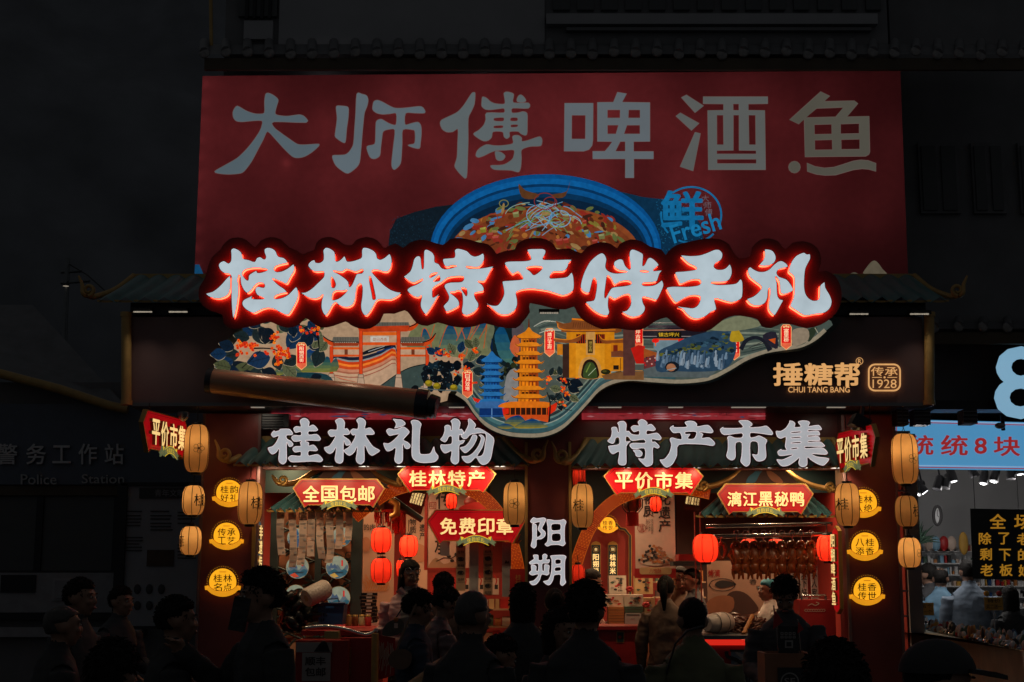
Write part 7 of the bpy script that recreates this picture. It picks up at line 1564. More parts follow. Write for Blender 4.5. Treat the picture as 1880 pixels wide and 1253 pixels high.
for n_ in ('light_blue_sheet', 'sign_red_ink', 'sign_pale_ink', 'gold_ink'): MATS[n_].cycles.emission_sampling = 'NONE'
t = thing('accessory_shop', 'grey walled accessory shop right of the last pillar, open front', 'building', (P(1780, 900, 17).x, 17, 0))
m_ = MB(); m_.pbox(1640, 840, 2250, 1260, 18.5, .1, 'shop_grey_wall'); obj('back_wall', m_, t)
m_ = MB(); a = P(1650, 900, 14.3); b = P(2200, 900, 14.3); m_.box(a.x-.25, a.x-.05, 13.62, 18.5, 0, 3.1, 'shop_grey_wall'); obj('side_wall', m_, t)
m_ = MB(); m_.box(a.x-.2, b.x+1.5, 14.3, 18.5, 3.12, 3.2, 'shop_grey_wall'); obj('ceiling', m_, t)
t = thing('shop_sign', 'light blue lightbox sign with red characters and a red 8', 'sign', P(1790, 864, 13.9), None)
m_ = MB(); m_.flat([[(1641, 770), (2150, 782), (2150, 868), (1641, 861)]], 13.9, 'light_blue_sheet', thick=.18, side='dark_steel'); obj('panel', m_, t)
for (ya, yb, mm, w_) in ((775, 787, 'sign_red_ink', 1.6), (772.5, 784.5, 'sign_pale_ink', 1.2), (857.5, 864.5, 'sign_red_ink', 1.6), (854.5, 861.5, 'sign_pale_ink', 1.2)):
    m_ = MB(); m_.flat([band([(1641, ya), (2150, yb)], w_)], 13.893, mm); obj('border_line', m_, t)
m_ = MB(); m_.flat([band([(1646, 772), (1646, 862)], 1.6)], 13.893, 'sign_red_ink'); obj('border_line', m_, t)
for ch, r_ in (('统', (1668, 799, 1714, 836)), ('统', (1727, 799, 1777, 837)), ('8', (1789, 804, 1812, 834)), ('块', (1824, 802, 1873, 838)), ('钱', (1890, 804, 1938, 840))):
    m_ = MB(); m_.text(ch, r_, 13.89, 'sign_red_ink', bold=.035); obj('character', m_, t)
t = thing('number_sign', 'big pale blue three dimensional number 8 above the blue shop sign', 'sign', P(1880, 770, 13.2))
m_ = MB(); m_.text('8', (1825, 636, 1922, 770), 13.2, 'sign_white', thick=.12, bold=.035, side='black_metal'); obj('numeral', m_, t)
m_ = MB(); m_.tube([P(1840, 762, 13.3), P(1842, 790, 13.35)], .02, 'black_metal'); m_.ell(P(1836, 782, 13.25), (.05, .05, .03), 'smoked_glass'); obj('bracket', m_, t)
t = thing('price_board', 'black board with yellow characters hanging in the accessory shop', 'sign', P(1850, 1066, 14.4))
m_ = MB(); m_.flat([[(1781, 934), (1990, 938), (1990, 1068), (1786, 1063)]], 14.4, 'sign_black', thick=.03); obj('board', m_, t)
m_ = MB()
for ch, x, y, w_ in (('全', 1817, 944, 30), ('场', 1862, 945, 32), ('除', 1797, 978, 23), ('了', 1833, 978, 20), ('老', 1867, 979, 24), ('板', 1902, 980, 24), ('剩', 1799, 1007, 22), ('下', 1834, 1008, 22), ('的', 1869, 1008, 24), ('都', 1904, 1008, 24), ('老', 1800, 1036, 23), ('板', 1835, 1036, 24), ('娘', 1870, 1037, 24)):
    m_.text(ch, (x, y, x+w_, y+(27 if w_ > 28 else 22)), 14.394, 'gold_ink', bold=.03)
obj('yellow_characters', m_, t)
for x in (1790, 1870): a = P(x, 936, 14.41); obj('cord', MB().tube([a, Vector((a.x, a.y, 3.12))], .004, 'cord', 5), t)
for i, (px, py, e) in enumerate(((1647, 912, 2), (1683, 907, 4), (1698, 904, 5), (1720, 899, 0), (1735, 896, 0), (1751, 884, 7), (1791, 876, 0), (1805, 888, 3), (1824, 884, 8), (1856, 880, 0), (1873, 871, 5))):
    t = thing('track_spotlight', ('lit' if e else 'unlit')+' track spotlight under the ceiling of the accessory shop', 'spotlight', P(px, py, 15.2), 'track spotlights of the accessory shop, '+('lit' if e else 'unlit'))
    random.seed(i); an = R(random.uniform(-50, 50)); c = P(px, py, 15.2); d = Vector((math.sin(an)*.7, -.16, -math.cos(an))).normalized()
    m_ = MB(); m_.tube([c-d*.16, c-d*.14, c], [.028, .042, .05], 'black_metal', 14); m_.tube([c-d*.14, (c.x, c.y+.05, 3.12)], .01, 'black_metal', 6); obj('housing', m_, t)
    if e:
        m_ = MB(); m_.tube([c+d*.001, c+d*.006], [.036, .034], 'cool_lens', 14); obj('lens', m_, t)
        q = d.to_track_quat('-Z', 'Y').to_euler(); lamp('POINT', 'spot_lamp', c+Vector((0, .05, -.14)), e*.85, (1, .95, .9), t, .03)
t = thing('wall_clock', 'thin dark round wall clock on the grey shop wall', 'clock', P(1721, 965, 16.5))
m_ = MB(); m_.tube([P(1721+7*math.cos(a), 947+17*math.sin(a), 16.5) for a in [k*math.pi/12 for k in range(24)]], .018, 'ink', 6, closed=True); obj('rim', m_, t)
m_ = MB(); m_.flat([circ(1721, 947, 6.6, 20, 16.5)], 16.51, 'shop_grey_wall', thick=.02); m_.flat([band([(1721, 947), (1721, 936)], 1)], 16.50, 'ink'); m_.flat([band([(1721, 947), (1724, 950)], 1)], 16.50, 'ink'); obj('dial', m_, t)
t = thing('wall_shelves', 'white wall shelves packed with small goods in the accessory shop', 'shelf', P(1740, 1130, 17.6))
for y in (1012, 1034, 1055, 1076, 1096, 1116):
    m_ = MB(); m_.pbox(1652, y, 1905, y+2.2, 17.5, .35, 'white_shelf'); obj('board', m_, t)
random.seed(77); gm = MB()
gc = ['red_card', 'yellow_card', 'white_shelf', 'sign_black', 'plastic_blue', 'box_green', 'paper_tan', 'banner_ink', 'box_orange']
for y in (1012, 1034, 1055, 1076, 1096, 1116):
    x = 1654
    while x < 1900:
        w_ = random.uniform(2.5, 7); h = random.uniform(5, 15)
        if random.random() < .78: gm.pbox(x, y-h, x+w_, y-.1, 17.55+random.random()*.1, .1, random.choice(gc) if random.random() < .6 else 'white_shelf')
        x += w_+random.uniform(.4, 2)
tag(obj('shelf_goods', gm), 'rows of tiny goods filling the white wall shelves', 'goods', kind='stuff')
for i, (x, c) in enumerate(((1705, 'paper_tan'), (1718, 'banner_ink'), (1733, 'red_card'), (1747, 'paper_tan'), (1769, 'yellow_card'))):
    m_ = MB(); m_.ell(P(x, 998, 17.4), (.06, .04, .09 if i < 4 else .14), c, n=12, k=8); m_.tube([P(x, 1012, 17.4), P(x, 1003, 17.4)], .02, c, 8)
    tag(obj('toy_figure', m_), ('small tan toy', 'small teal toy', 'small red toy', 'second small tan toy', 'taller yellow toy')[i]+' on the top shelf of the accessory shop', 'toy')
m_ = MB(); random.seed(3)
for k in range(60): a = random.random()*6.28; l = random.uniform(.1, .28); c = P(1686, 1000, 16.8); e_ = c+Vector((l*math.cos(a), random.uniform(-.1, .1), abs(l*math.sin(a)))); m_.tube([c, (c+e_)/2+Vector((0, 0, .03)), e_], [.006, .012, .002], 'box_green', 4)
tag(obj('potted_plant', m_), 'dark spiky plant beside the lanterns in the accessory shop', 'plant')
st = thing('goods_table', 'long table with a dull yellow cloth heaped with accessories', 'table', P(1780, 1200, 13.0)); st.location.z = 0; ORG[st] = Vector(st.location)
m_ = MB(); zt = P(1700, 1160, 13.2).z
pts = [(1655, 1150), (1720, 1160), (1800, 1180), (1880, 1196), (1990, 1206)]
top = [P(x, y, 13.2*102/(y-1058)) for i, (x, y) in enumerate(pts)]; n_ = 60; vs = []; fs = []
for i in range(n_+1):
    u = i/n_*(len(top)-1); k = min(int(u), len(top)-2); p = top[k].lerp(top[k+1], u-k)
    w_ = .02*math.sin(i*1.9)+.012*math.sin(i*4.1)
    vs += [Vector((p.x, p.y, zt)), Vector((p.x, p.y-.03+w_, zt*.5)), Vector((p.x, p.y-.05+w_*1.6, .03)), Vector((p.x+.1, 15., zt))]
for i in range(n_):
    for j in range(2): fs.append((i*4+j, (i+1)*4+j, (i+1)*4+j+1, i*4+j+1))
    fs.append((i*4+3, (i+1)*4+3, (i+1)*4, i*4))
m_.add(vs, fs, 'table_cloth', smooth=True); obj('cloth', m_, st)
for p in top[1:]: obj('leg', MB().tube([(p.x+.2, p.y+.4, zt-.01), (p.x+.2, p.y+.4, 0)], .03, 'dark_steel', 8), st)
gm = MB(); random.seed(55)
for k in range(1700):
    u = random.random()*(len(top)-1); q_ = top[int(u)].lerp(top[min(int(u)+1, len(top)-1)], u-int(u)); Y = q_.y+.06+random.random()**1.5*min(2.2, 15.2-q_.y); p = Vector((q_.x+.1*random.random()+(Y-q_.y)*.12, Y, zt)); h = .012+random.random()*.035*(1 if random.random() < .85 else 2.4)
    c = random.choice(['red_card', 'yellow_card', 'white_shelf', 'sign_black', 'plastic_blue', 'box_orange', 'paper_tan', 'banner_ink', 'steel', 'box_green', 'grey_card', 'sign_black', 'grey_card'])
    gm.ell((p.x, Y, zt+h*.6), (random.uniform(.010, .035), random.uniform(.010, .03), h*.6), c, n=7, k=5)
tag(obj('accessory_heap', gm), 'colourful heap of hair clips and trinkets on the yellow clothed table', 'goods', kind='stuff')
for i, (x0, y0, x1, y1, Y, a_, b_, lb) in enumerate(((1678, 1107, 1715, 1130, 13.1, '买五个', '送一个', 'handwritten yellow price card left on the accessory table'), (1807, 1097, 1842, 1121, 12.4, '特价', '买二送一', 'handwritten yellow price card on a clip among the trinkets, right one'))):
    t = thing('price_card', lb, 'card', P((x0+x1)/2, y1, Y)); m_ = MB(); m_.pbox(x0, y0, x1, y1, Y, .006, 'yellow_card'); obj('card', m_, t)
    m_ = MB(); m_.text(a_, (x0+6, y0+3, x1-5, y0+10), Y-.003, 'ink', bold=.01); m_.text(b_, (x0+4, y0+13, x1-3, y1-3), Y-.003, 'ink', bold=.01); obj('writing', m_, t)
    m_ = MB(); p = P((x0+x1)/2, y1, Y+.01); m_.tube([p, (p.x, p.y, zt)], .006, 'steel', 6); obj('holder', m_, t)
    if i: 
        for xx, c in ((1811, 'yellow_card'), (1834, 'red_card')):
            m_ = MB(); m_.ell(P(xx, 1090, Y), (.025, .025, .025), c); obj('pompom', m_, t)
t = thing('roll_up_banner', 'dark blue roll up banner with pale text between pillar and accessory shop', 'banner', P(1642, 1222, 12.6)); t.location.z = 0; ORG[t] = Vector(t.location)
m_ = MB(); m_.flat([[(1622, 1082), (1652, 1082), (1656, 1222), (1630, 1222)]], 12.6, 'blue_banner', thick=.01); p = P(1642, 1222, 12.6); m_.box(p.x-.1, p.x+.1, 12.55, 12.67, 0, .06, 'dark_steel'); m_.tube([(p.x, 12.63, .05), (p.x, 12.63, p.z+.2)], .012, 'dark_steel'); obj('sheet', m_, t)
m_ = MB(); m_.text('范', (1626, 1092, 1640, 1108), 12.595, 'banner_ink', bold=.02); m_.text('行', (1627, 1112, 1640, 1126), 12.595, 'banner_ink', bold=.02)
for k in range(20): m_.flat([rect(1630+k*.15, 1134+k*4, 1650-(k*5 % 7), 1135.4+k*4)], 12.595, 'banner_ink')
obj('pale_text', m_, t)
# ------------------------------------------------------------------ people
import numpy as np
mat('skin', (.30, .165, .11), .5, var=.08, scale=30)
mat('hair_black', (.012, .010, .009), .68, var=.5, scale=60, bump=.5, spec=.2)
mat('hair_grey', (.06, .055, .05), .5, var=.5, scale=60)
mat('eye_white', (.6, .58, .55), .3); mat('lip', (.35, .12, .10), .45)
mat('shoe_black', (.02, .02, .022), .4)
def cloth(n, rgb, rough=.75, bump=.35): return mat('cloth_'+n, rgb, rough, var=.3, scale=16, bump=bump)
cloth('black', (.034, .034, .036)); cloth('charcoal', (.05, .05, .055)); cloth('navy', (.028, .04, .068)); cloth('pink', (.58, .34, .34), .5, .6)
cloth('brown', (.19, .115, .075)); cloth('olive', (.15, .15, .075)); cloth('mustard', (.24, .165, .07)); cloth('rose', (.50, .26, .21)); cloth('plum', (.13, .075, .075), .35, .6)
cloth('grey', (.26, .24, .23)); cloth('trousers', (.045, .045, .052)); cloth('blue_shirt', (.13, .25, .36)); cloth('pale_shirt', (.24, .30, .38)); mat('bag_canvas', (.10, .115, .105), .8, var=.3, scale=20, bump=.4); cloth('teal', (.02, .20, .28)); cloth('white', (.6, .56, .52))
ARMS = {  # elbow, wrist for the right arm (x mirrored for the left)
 'down': ((.235, -.02, 1.13), (.25, .05, .88)), 'front': ((.24, .03, 1.12), (.14, .26, 1.05)), 'phone': ((.27, .08, 1.17), (.20, .30, 1.36)),
 'reach': ((.22, .2, 1.22), (.2, .46, 1.12)), 'back': ((.27, -.1, 1.12), (.10, -.17, .98)), 'table': ((.26, .16, 1.16), (.22, .38, .98)), 'cross': ((.24, .06, 1.14), (.02, .22, 1.12))}
def person(px, py, Y, yaw, label, top, trousers='cloth_trousers', hair='short', hairm='hair_black', aL='down', aR='down', lean=0, head=(0, 0), floor=0., H=None, voxel=.0125, short=False, female=False, stout=1., group=None, skirt=False, eyes=True, opening=None, fold_=1.):
    V = []; F = []; B = []   # polygons for the remesh; bones: (kind, a, b, r)
    mb = MB()
    def seg(kind, pts, rad, n=14):
        mb.tube(pts, rad, 'skin', n)
        pts = [Vector(p) for p in pts]
        for i in range(len(pts)-1): B.append((kind, pts[i], pts[i+1], (rad[i] if not isinstance(rad[i], tuple) else min(rad[i])), (rad[i+1] if not isinstance(rad[i+1], tuple) else min(rad[i+1]))))
    sw = .165 if female else .19
    Lr = R(lean); pv = Vector((0, 0, .95))
    def ln(p, k=1.):
        p = Vector(p)
        if lean and p.z > .95:
            q = p-pv; a = Lr*k; q = Vector((q.x, q.y*math.cos(a)+q.z*math.sin(a), -q.y*math.sin(a)+q.z*math.cos(a))); return pv+q
        return p
    st_ = stout
    # torso: stacked elliptical rings (wide across the shoulders)
    prof = [(.86, .150, .105), (.95, .165*st_, .115*st_), (1.06, .150*st_, .110*st_), (1.18, .160*st_, .115*st_), (1.29, .176*st_, .115), (1.365, sw*.98, .10), (1.41, sw*.74, .082), (1.445, sw*.48, .066), (1.47, .068, .06)]
    vs = []; fs = []; n = 20
    for z, rx, ry in prof:
        for j in range(n):
            a = 2*math.pi*j/n; vs.append(ln((rx*math.cos(a), ry*math.sin(a)-.01, z)))
    for i in range(len(prof)-1):
        for j in range(n): fs.append((i*n+j, i*n+(j+1) % n, (i+1)*n+(j+1) % n, (i+1)*n+j))
    fs.append(tuple(range(n-1, -1, -1))); fs.append(tuple((len(prof)-1)*n+j for j in range(n)))
    mb.add(vs, fs, 'skin')
    for i in range(len(prof)-1): B.append(('torso', ln((0, 0, prof[i][0])), ln((0, 0, prof[i+1][0])), prof[i][1]*.85, prof[i+1][1]*.85))
    for s_, pose in ((1, aR), (-1, aL)):
        e, w_ = ARMS[pose]; m = lambda p: ln((p[0]*s_, p[1], p[2]))
        sh_ = m((sw, -.01, 1.365)); e = m(e); w_ = m(w_)
        seg('arm', [sh_, sh_.lerp(e, .5), e], [.058, .055, .046]); seg('forearm', [e, e.lerp(w_, .45), w_], [.048, .044, .031])
        d = (w_-e).normalized(); u = d.orthogonal().normalized(); sd = d.cross(Vector((0, 0, 1))); sd = sd.normalized() if sd.length > .1 else Vector((1, 0, 0)); up = sd.cross(d)
        pm_ = w_+d*.07
        seg('hand', [w_, w_+d*.035, pm_], [(.028, .02), (.038, .019), (.036, .016)], 10)
        for k in range(4):
            o = sd*(.028-.0185*k); l = (.062, .07, .066, .052)[k]
            seg('hand', [pm_+o*.9-d*.01, pm_+o+d*l*.5-up*.006, pm_+o+d*l*.85-up*.024], [.0095, .009, .0075], 7)
        seg('hand', [w_+d*.02+sd*.03, w_+d*.05+sd*.055-up*.01, w_+d*.085+sd*.058-up*.018], [.012, .0105, .009], 7)
    for s_ in (1, -1):
        seg('leg', [(s_*.088, 0, .92), (s_*.09, .01, .7), (s_*.09, .015, .49)], [.095, .08, .062]); seg('leg', [(s_*.09, .015, .49), (s_*.092, -.005, .32), (s_*.094, -.01, .09)], [.062, .058, .042])
        seg('foot', [(s_*.094, -.045, .045), (s_*.096, .03, .05), (s_*.102, .17, .032)], [(.038, .04), (.042, .045), (.036, .028)], 10)
    if skirt: seg('leg', [(0, 0, .95), (0, 0, .75), (0, 0, .48)], [(.13, .17), (.15, .2), (.18, .23)], 18)
    # head
    yawh, pit = R(head[0]), R(head[1])
    nb = ln((0, -.005, 1.44)); hc = ln((0, .018, 1.605), 1.05)
    seg('neck', [nb, ln((0, .005, 1.52), 1.02), hc-Vector((0, .01, .03))], [.056, .05, .05])
    Rh = Matrix.Rotation(yawh, 3, 'Z')@Matrix.Rotation(-pit-(Lr*.5), 3, 'X')
    hp = lambda x, y, z: hc+Rh@Vector((x, y, z))
    hm = MB(); hm.ell((0, -.008, .022), (.074, .093, .092), 'skin', n=18, k=14); hm.ell((0, .022, -.04), (.058, .066, .072), 'skin', n=16, k=10); hm.ell((0, .055, -.088), (.028, .026, .022), 'skin', n=10, k=6)
    hm.tube([(0, .083, .012), (0, .098, -.012), (0, .108, -.03)], [.011, .013, .016], 'skin', 8); hm.ell((0, .088, -.058), (.026, .014, .013), 'skin', n=10, k=6)
    for s_ in (1, -1): hm.ell((s_*.077, -.008, -.008), (.012, .022, .032), 'skin', n=8, k=6); hm.ell((s_*.034, .074, -.02), (.024, .02, .02), 'skin', n=8, k=6); hm.ell((s_*.03, .082, .03), (.026, .012, .01), 'skin', n=8, k=6)
    mb.add([hp(*v) for v in hm.v], hm.f, 'skin', smooth=True)
    B.append(('head', hp(0, .02, -.06), hp(0, -.01, .03), .075, .09))
    # one continuous body: voxel union of everything above
    me = bpy.data.meshes.new('t'); me.from_pydata([tuple(v) for v in mb.v], [], mb.f)
    o = bpy.data.objects.new('t', me); COL.objects.link(o)
    md = o.modifiers.new('r', 'REMESH'); md.mode = 'VOXEL'; md.voxel_size = voxel; md.use_smooth_shade = True
    sm_ = o.modifiers.new('s', 'SMOOTH'); sm_.iterations = 3; sm_.factor = .5
    dg = bpy.context.evaluated_depsgraph_get(); bm_ = bpy.data.meshes.new_from_object(o.evaluated_get(dg))
    bpy.data.objects.remove(o); bpy.data.meshes.remove(me)
    nv = len(bm_.vertices); co = np.empty(nv*3, np.float32); bm_.vertices.foreach_get('co', co); co = co.reshape(-1, 3)
    best = np.full(nv, 1e9); kind = np.zeros(nv, int); KN = ['torso', 'arm', 'forearm', 'hand', 'leg', 'foot', 'neck', 'head']; off = np.zeros((nv, 3), np.float32)
    for kd, a, b, r0, r1 in B:
        a = np.array(a); b = np.array(b); ab = b-a; t = np.clip(((co-a)@ab)/max(1e-9, ab@ab), 0, 1)[:, None]
        c = a+ab*t; d = np.linalg.norm(co-c, axis=1)-(r0+(r1-r0)*t[:, 0]); sel = d < best
        best[sel] = d[sel]; kind[sel] = KN.index(kd); off[sel] = (co-c)[sel]
    # cloth: loose cut and folds
    cl = (kind <= 2) | (kind == 4)
    if short: cl &= kind != 2
    nrm = off/np.maximum(1e-6, np.linalg.norm(off, axis=1))[:, None]
    for i in np.nonzero(cl)[0]:
        p = co[i]; k = kind[i]
        fold = noise.noise(Vector((p[0]*9+px, p[1]*9, p[2]*(22 if k in (1, 2) else 12)+py)))*.011+noise.noise(Vector((p[0]*26, p[1]*26, p[2]*40+px)))*.004
        co[i] += nrm[i]*((.016 if k in (0, 1, 2) else .010)+fold*fold_)
    zc = ln((0, 0, 1.0)).z
    cen = np.empty(len(bm_.polygons)*3, np.float32); bm_.polygons.foreach_get('center', cen); cen = cen.reshape(-1, 3)
    mi = np.zeros(len(bm_.polygons), np.int32)
    pk = [max(set(l), key=l.count) for l in ([int(kind[v]) for v in p.vertices] for p in bm_.polygons)]
    for i, k in enumerate(pk):
        if KN[k] in ('head', 'neck', 'hand') or (short and KN[k] == 'forearm'): mi[i] = 0
        elif opening and KN[k] == 'torso' and cen[i][1] > 0 and abs(cen[i][0]) < .045+.03*max(0, 1.35-cen[i][2]): mi[i] = 4
        elif KN[k] in ('torso', 'arm', 'forearm'): mi[i] = 1 if not (KN[k] == 'torso' and cen[i][2] < .90) else 2
        elif KN[k] == 'leg': mi[i] = 2 if cen[i][2] < .90 else 1
        else: mi[i] = 3
    # hair
    hb = MB(); vs = []; fs = []; n, kk = 36, 26
    for i in range(kk+1):
        th = math.pi*i/kk
        for j in range(n):
            ph = 2*math.pi*j/n; d = Vector((math.sin(th)*math.cos(ph), math.sin(th)*math.sin(ph), math.cos(th)))
            q = 1+.05*noise.noise(d*6+Vector((px*.1, 0, 0)))+.03*noise.noise(d*17+Vector((px, 0, 0)))
            thick = {'short': 1.07, 'buzz': 1.03, 'bald': .9, 'fluffy': 1.17, 'bob': 1.13, 'long': 1.13, 'pony': 1.07, 'bun': 1.07, 'cap': 1.05, 'thin': 1.035}[hair]
            jag = .10*noise.noise(Vector((d.x*7+px, d.z*5, 2)))
            sst = lambda e0, e1, v: max(0., min(1., (v-e0)/(e1-e0)))
            line = .48-.28*max(0, .7-d.y)/.7 if d.y > 0 else .2         # hairline height over the brow, falling to the temples
            fm = sst(.12, .30, d.y+jag)*sst(-.06, .10, line+jag-d.z)     # 1 on the face
            nape = -.62 if d.y < -.2 else -.62+.5*sst(-.2, .25, d.y)
            lm = 0 if hair in ('bob', 'long') else sst(-.05, .12, nape+jag*.6-d.z)
            em_ = sst(.74, .86, abs(d.x)+jag*.4)*sst(-.02, .14, .06-d.z)*(1 if hair in ('short', 'buzz', 'cap', 'bald', 'thin', 'fluffy') else 0)
            rad = Vector((.078, .100, .100)); msk = max(fm, lm, em_); face = fm > .5
            if hair == 'thin': thick -= .12*sst(.6, .8, d.z)
            q *= thick*(1-msk)+.85*msk
            p = Vector((d.x*rad.x*q, d.y*rad.y*q-.008, d.z*rad.z*q+.022))
            if hair in ('bob', 'long') and d.z < -.05 and not face:
                drop = (.09 if hair == 'bob' else .17)*min(1, (-d.z-.05)/.6); p.z -= drop; p.x *= 1.0+.12*(drop/.1); p.y = min(p.y, .03)
            vs.append(hp(*p))
    for i in range(kk):
        for j in range(n): fs.append((i*n+j, i*n+(j+1) % n, (i+1)*n+(j+1) % n, (i+1)*n+j))
    hb.add(vs, fs, hairm, smooth=True)
    if Y < 12.2 and hair in ('fluffy', 'short', 'bob'):
        rnd = random.Random(int(px)); sc_ = .85 if hair == 'fluffy' else .5
        for _ in range(650):
            i = rnd.randrange(1, int(kk*.62)); j = rnd.randrange(n); p = Vector(vs[i*n+j]); o_ = (p-hp(0, -.01, .02)).normalized()
            fy = (Rh.transposed()@(p-hc)).y
            if fy > .075: continue
            tg = Vector((rnd.uniform(-1, 1), rnd.uniform(-1, 1), rnd.uniform(-1.2, .3))); tg -= o_*tg.dot(o_); l = rnd.uniform(.012, .03)*sc_
            hb.tube([p-o_*.006, p+o_*l*.35+tg*l*.5, p+o_*l*.5+tg*l*1.1], [.0055, .0038, .001], hairm, 4, cap=False)
    if hair == 'pony': hb.tube([hp(0, -.09, .06), hp(0, -.15, .05), hp(0, -.16, -.06), hp(0, -.13, -.20)], [.03, .04, .038, .012], hairm, 10)
    if hair == 'bun': hb.ell(hp(0, -.10, .05), (.045, .045, .045), hairm, jit=.2)
    # scale and place
    zmax = max(max(v[2] for v in co), max(v[2] for v in hb.v))
    ztop = P(px, py, Y).z; s_ = (ztop-floor)/zmax if H is None else H/1.72
    hx = hc
    Rz = Matrix.Rotation(R(yaw), 3, 'Z'); ofs = Rz@Vector((hc.x, hc.y, 0))*s_
    base = Vector((P(px, py, Y).x-ofs.x, Y-ofs.y, floor))
    t = thing('person', label, 'person', base, group)
    W = lambda p: base+Rz@(Vector(p)*s_)
    co2 = co@np.array(Rz.transposed())*s_+0
    bm_.vertices.foreach_set('co', co2.astype(np.float32).ravel())
    bm_.materials.clear()
    for nme in ('skin', top, trousers, 'shoe_black')+((opening,) if opening else ()): bm_.materials.append(MATS[nme])
    bm_.polygons.foreach_set('material_index', mi); bm_.polygons.foreach_set('use_smooth', [True]*len(bm_.polygons)); bm_.name = 'body'; bm_.update()
    b = bpy.data.objects.new('body', bm_); COL.objects.link(b); b.parent = t; ORG[b] = base
    if hair != 'bald': hb.v = [tuple(W(v)) for v in hb.v]; obj('hair', hb, t)
    if eyes:
        parts = []
        for s2 in (1, -1):
            parts.append(('eye', [((s2*.031, .088, .008), (.012, .006, .006), 'eye_white'), ((s2*.031, .0925, .008), (.006, .004, .006), 'ink')]))
            parts.append(('eyebrow', [((s2*.033, .092, .030), (.018, .006, .004), hairm)]))
        parts.append(('lips', [((0, .099, -.058), (.022, .007, .008), 'lip')]))
        for nm_, ls in parts:
            m_ = MB()
            for c, r_, mm in ls: m_.ell(W(hp(*c)), [q*s_ for q in r_], mm, Rz@Rh, 8, 6)
            obj(nm_, m_, t)
    return t, W, hp, ln
left_man = person(478, 1037, 6.8, 122, 'person in a dark open coat over grey shirt raising a phone before the left pillar', 'cloth_black', aR='phone', hair='fluffy', female=True, opening='cloth_charcoal')
pt_, W_, hp_, ln_ = _ = person(327, 1090, 7.0, -68, 'person with short dark hair in a black jacket, nearest in the dark left crowd', 'cloth_black')
person(150, 1058, 9.0, -100, 'person in profile with short hair and dark top before the police station', 'cloth_charcoal')
person(224, 1074, 11.0, -115, 'person with parted dark hair holding something, before the notice board', 'cloth_charcoal', aR='front', aL='front', hair='short')
person(118, 1112, 7.4, -60, 'person in a dark jacket, lower head at the far left', 'cloth_black', hair='thin', hairm='hair_grey')
person(212, 1166, 4.7, -10, 'person seen from behind as a black shape at the bottom left corner', 'cloth_black', hair='fluffy')
pink = person(753, 1026, 12.35, 172, 'person in a pink rain jacket with glasses and shoulder length hair at the left counter', 'cloth_pink', hair='long', floor=FLZ, stout=1.12, opening='cloth_grey', fold_=1.9, aL='down', aR='down', head=(40, 14), voxel=.009)
pk_ = list(bpy.data.objects)[-1].parent
person(769, 1079, 9.6, -78, 'person in a navy jacket with short dark hair and a pale shoulder bag', 'cloth_navy', hair='fluffy', female=True, aR='front', aL='front', head=(0, 12))
person(818, 1073, 10.6, -62, 'person with fluffy dark hair in a shiny plum jacket looking down', 'cloth_plum', hair='fluffy', female=True, head=(0, 24), aR='front', lean=8)
person(815, 1048, 11.6, -20, 'person with black hair and brown jacket below the stamped paper strips', 'cloth_brown', hair='short', head=(0, 15))
person(869, 1084, 6.8, -38, 'person with a shaved head in a black jacket, large in the centre left', 'cloth_black', hair='buzz', hairm='hair_grey', stout=1.1)
person(918, 1094, 8.6, -66, 'person in a mustard jacket bending forward beside the shaved head', 'cloth_mustard', lean=58, H=1.72, head=(0, -5))
person(960, 1068, 9.2, -4, 'person seen from behind in a black top and grey skirt before the middle pillar', 'cloth_black', trousers='cloth_grey', hair='bob', female=True, skirt=True)
person(1018, 1079, 11.2, 6, 'person with dark hair from behind, half hidden under the white pillar characters', 'cloth_brown', hair='bun', female=True)
person(1030, 1111, 7.2, -135, 'person with chin length dark hair and a dark jacket facing right, before the middle pillar', 'cloth_black', hair='bob', female=True, head=(0, 5))
person(1076, 1061, 6.5, -14, 'tall person with fluffy black hair and a black top, right of the middle pillar', 'cloth_black', hair='fluffy', short=True, stout=1.12)
person(1086, 1034, 14.0, -62, 'shop assistant in a rose shirt leaning over the gift boxes', 'cloth_rose', hair='short', lean=30, H=1.74, floor=FLZ, short=True, aR='reach', aL='reach')
person(1222, 1056, 12.6, -14, 'person with a ponytail in a brown jacket and dark trousers at the cashier desk', 'cloth_brown', hair='pony', female=True, floor=FLZ)
person(1248, 1039, 14.7, 150, 'shop assistant with dark hair behind the person with the ponytail', 'cloth_brown', hair='short', floor=FLZ, aR='front')
person(1269, 1043, 14.3, 100, 'shop assistant in profile facing left beside the red stall posts', 'cloth_charcoal', hair='short', floor=FLZ, aR='front', aL='front')
person(1270, 1096, 7.3, 4, 'person from behind with cropped hair in an olive jacket with a dark shoulder strap', 'cloth_olive', hair='buzz', hairm='hair_black')
person(1440, 1053, 9.8, 168, 'person in a dark long sleeved shirt looking down, holding out a box with red pennants', 'cloth_charcoal', hair='fluffy', head=(0, 34), aL='table', aR='front', voxel=.009)
person(1409, 1062, 13.9, 100, 'cook with a teal head cap and pale mask behind the ducks', 'cloth_white', hair='short', hairm='cloth_teal', floor=FLZ, aR='front', female=True)
person(1530, 1166, 3.85, -5, 'person from behind with fluffy black hair, huge dark head at the bottom right', 'cloth_black', hair='fluffy')
cp = person(1722, 1183, 3.95, -88, 'person in profile wearing a dark peaked cap at the bottom right corner', 'cloth_black', hair='cap')
person(1703, 1033, 16.4, 30, 'person with a dark backpack looking at the shelves of the accessory shop', 'cloth_charcoal', hair='short')
person(1726, 1043, 15.8, -20, 'person in a blue shirt with hands behind the back in the accessory shop', 'cloth_blue_shirt', hair='thin', aL='back', aR='back', stout=1.1)
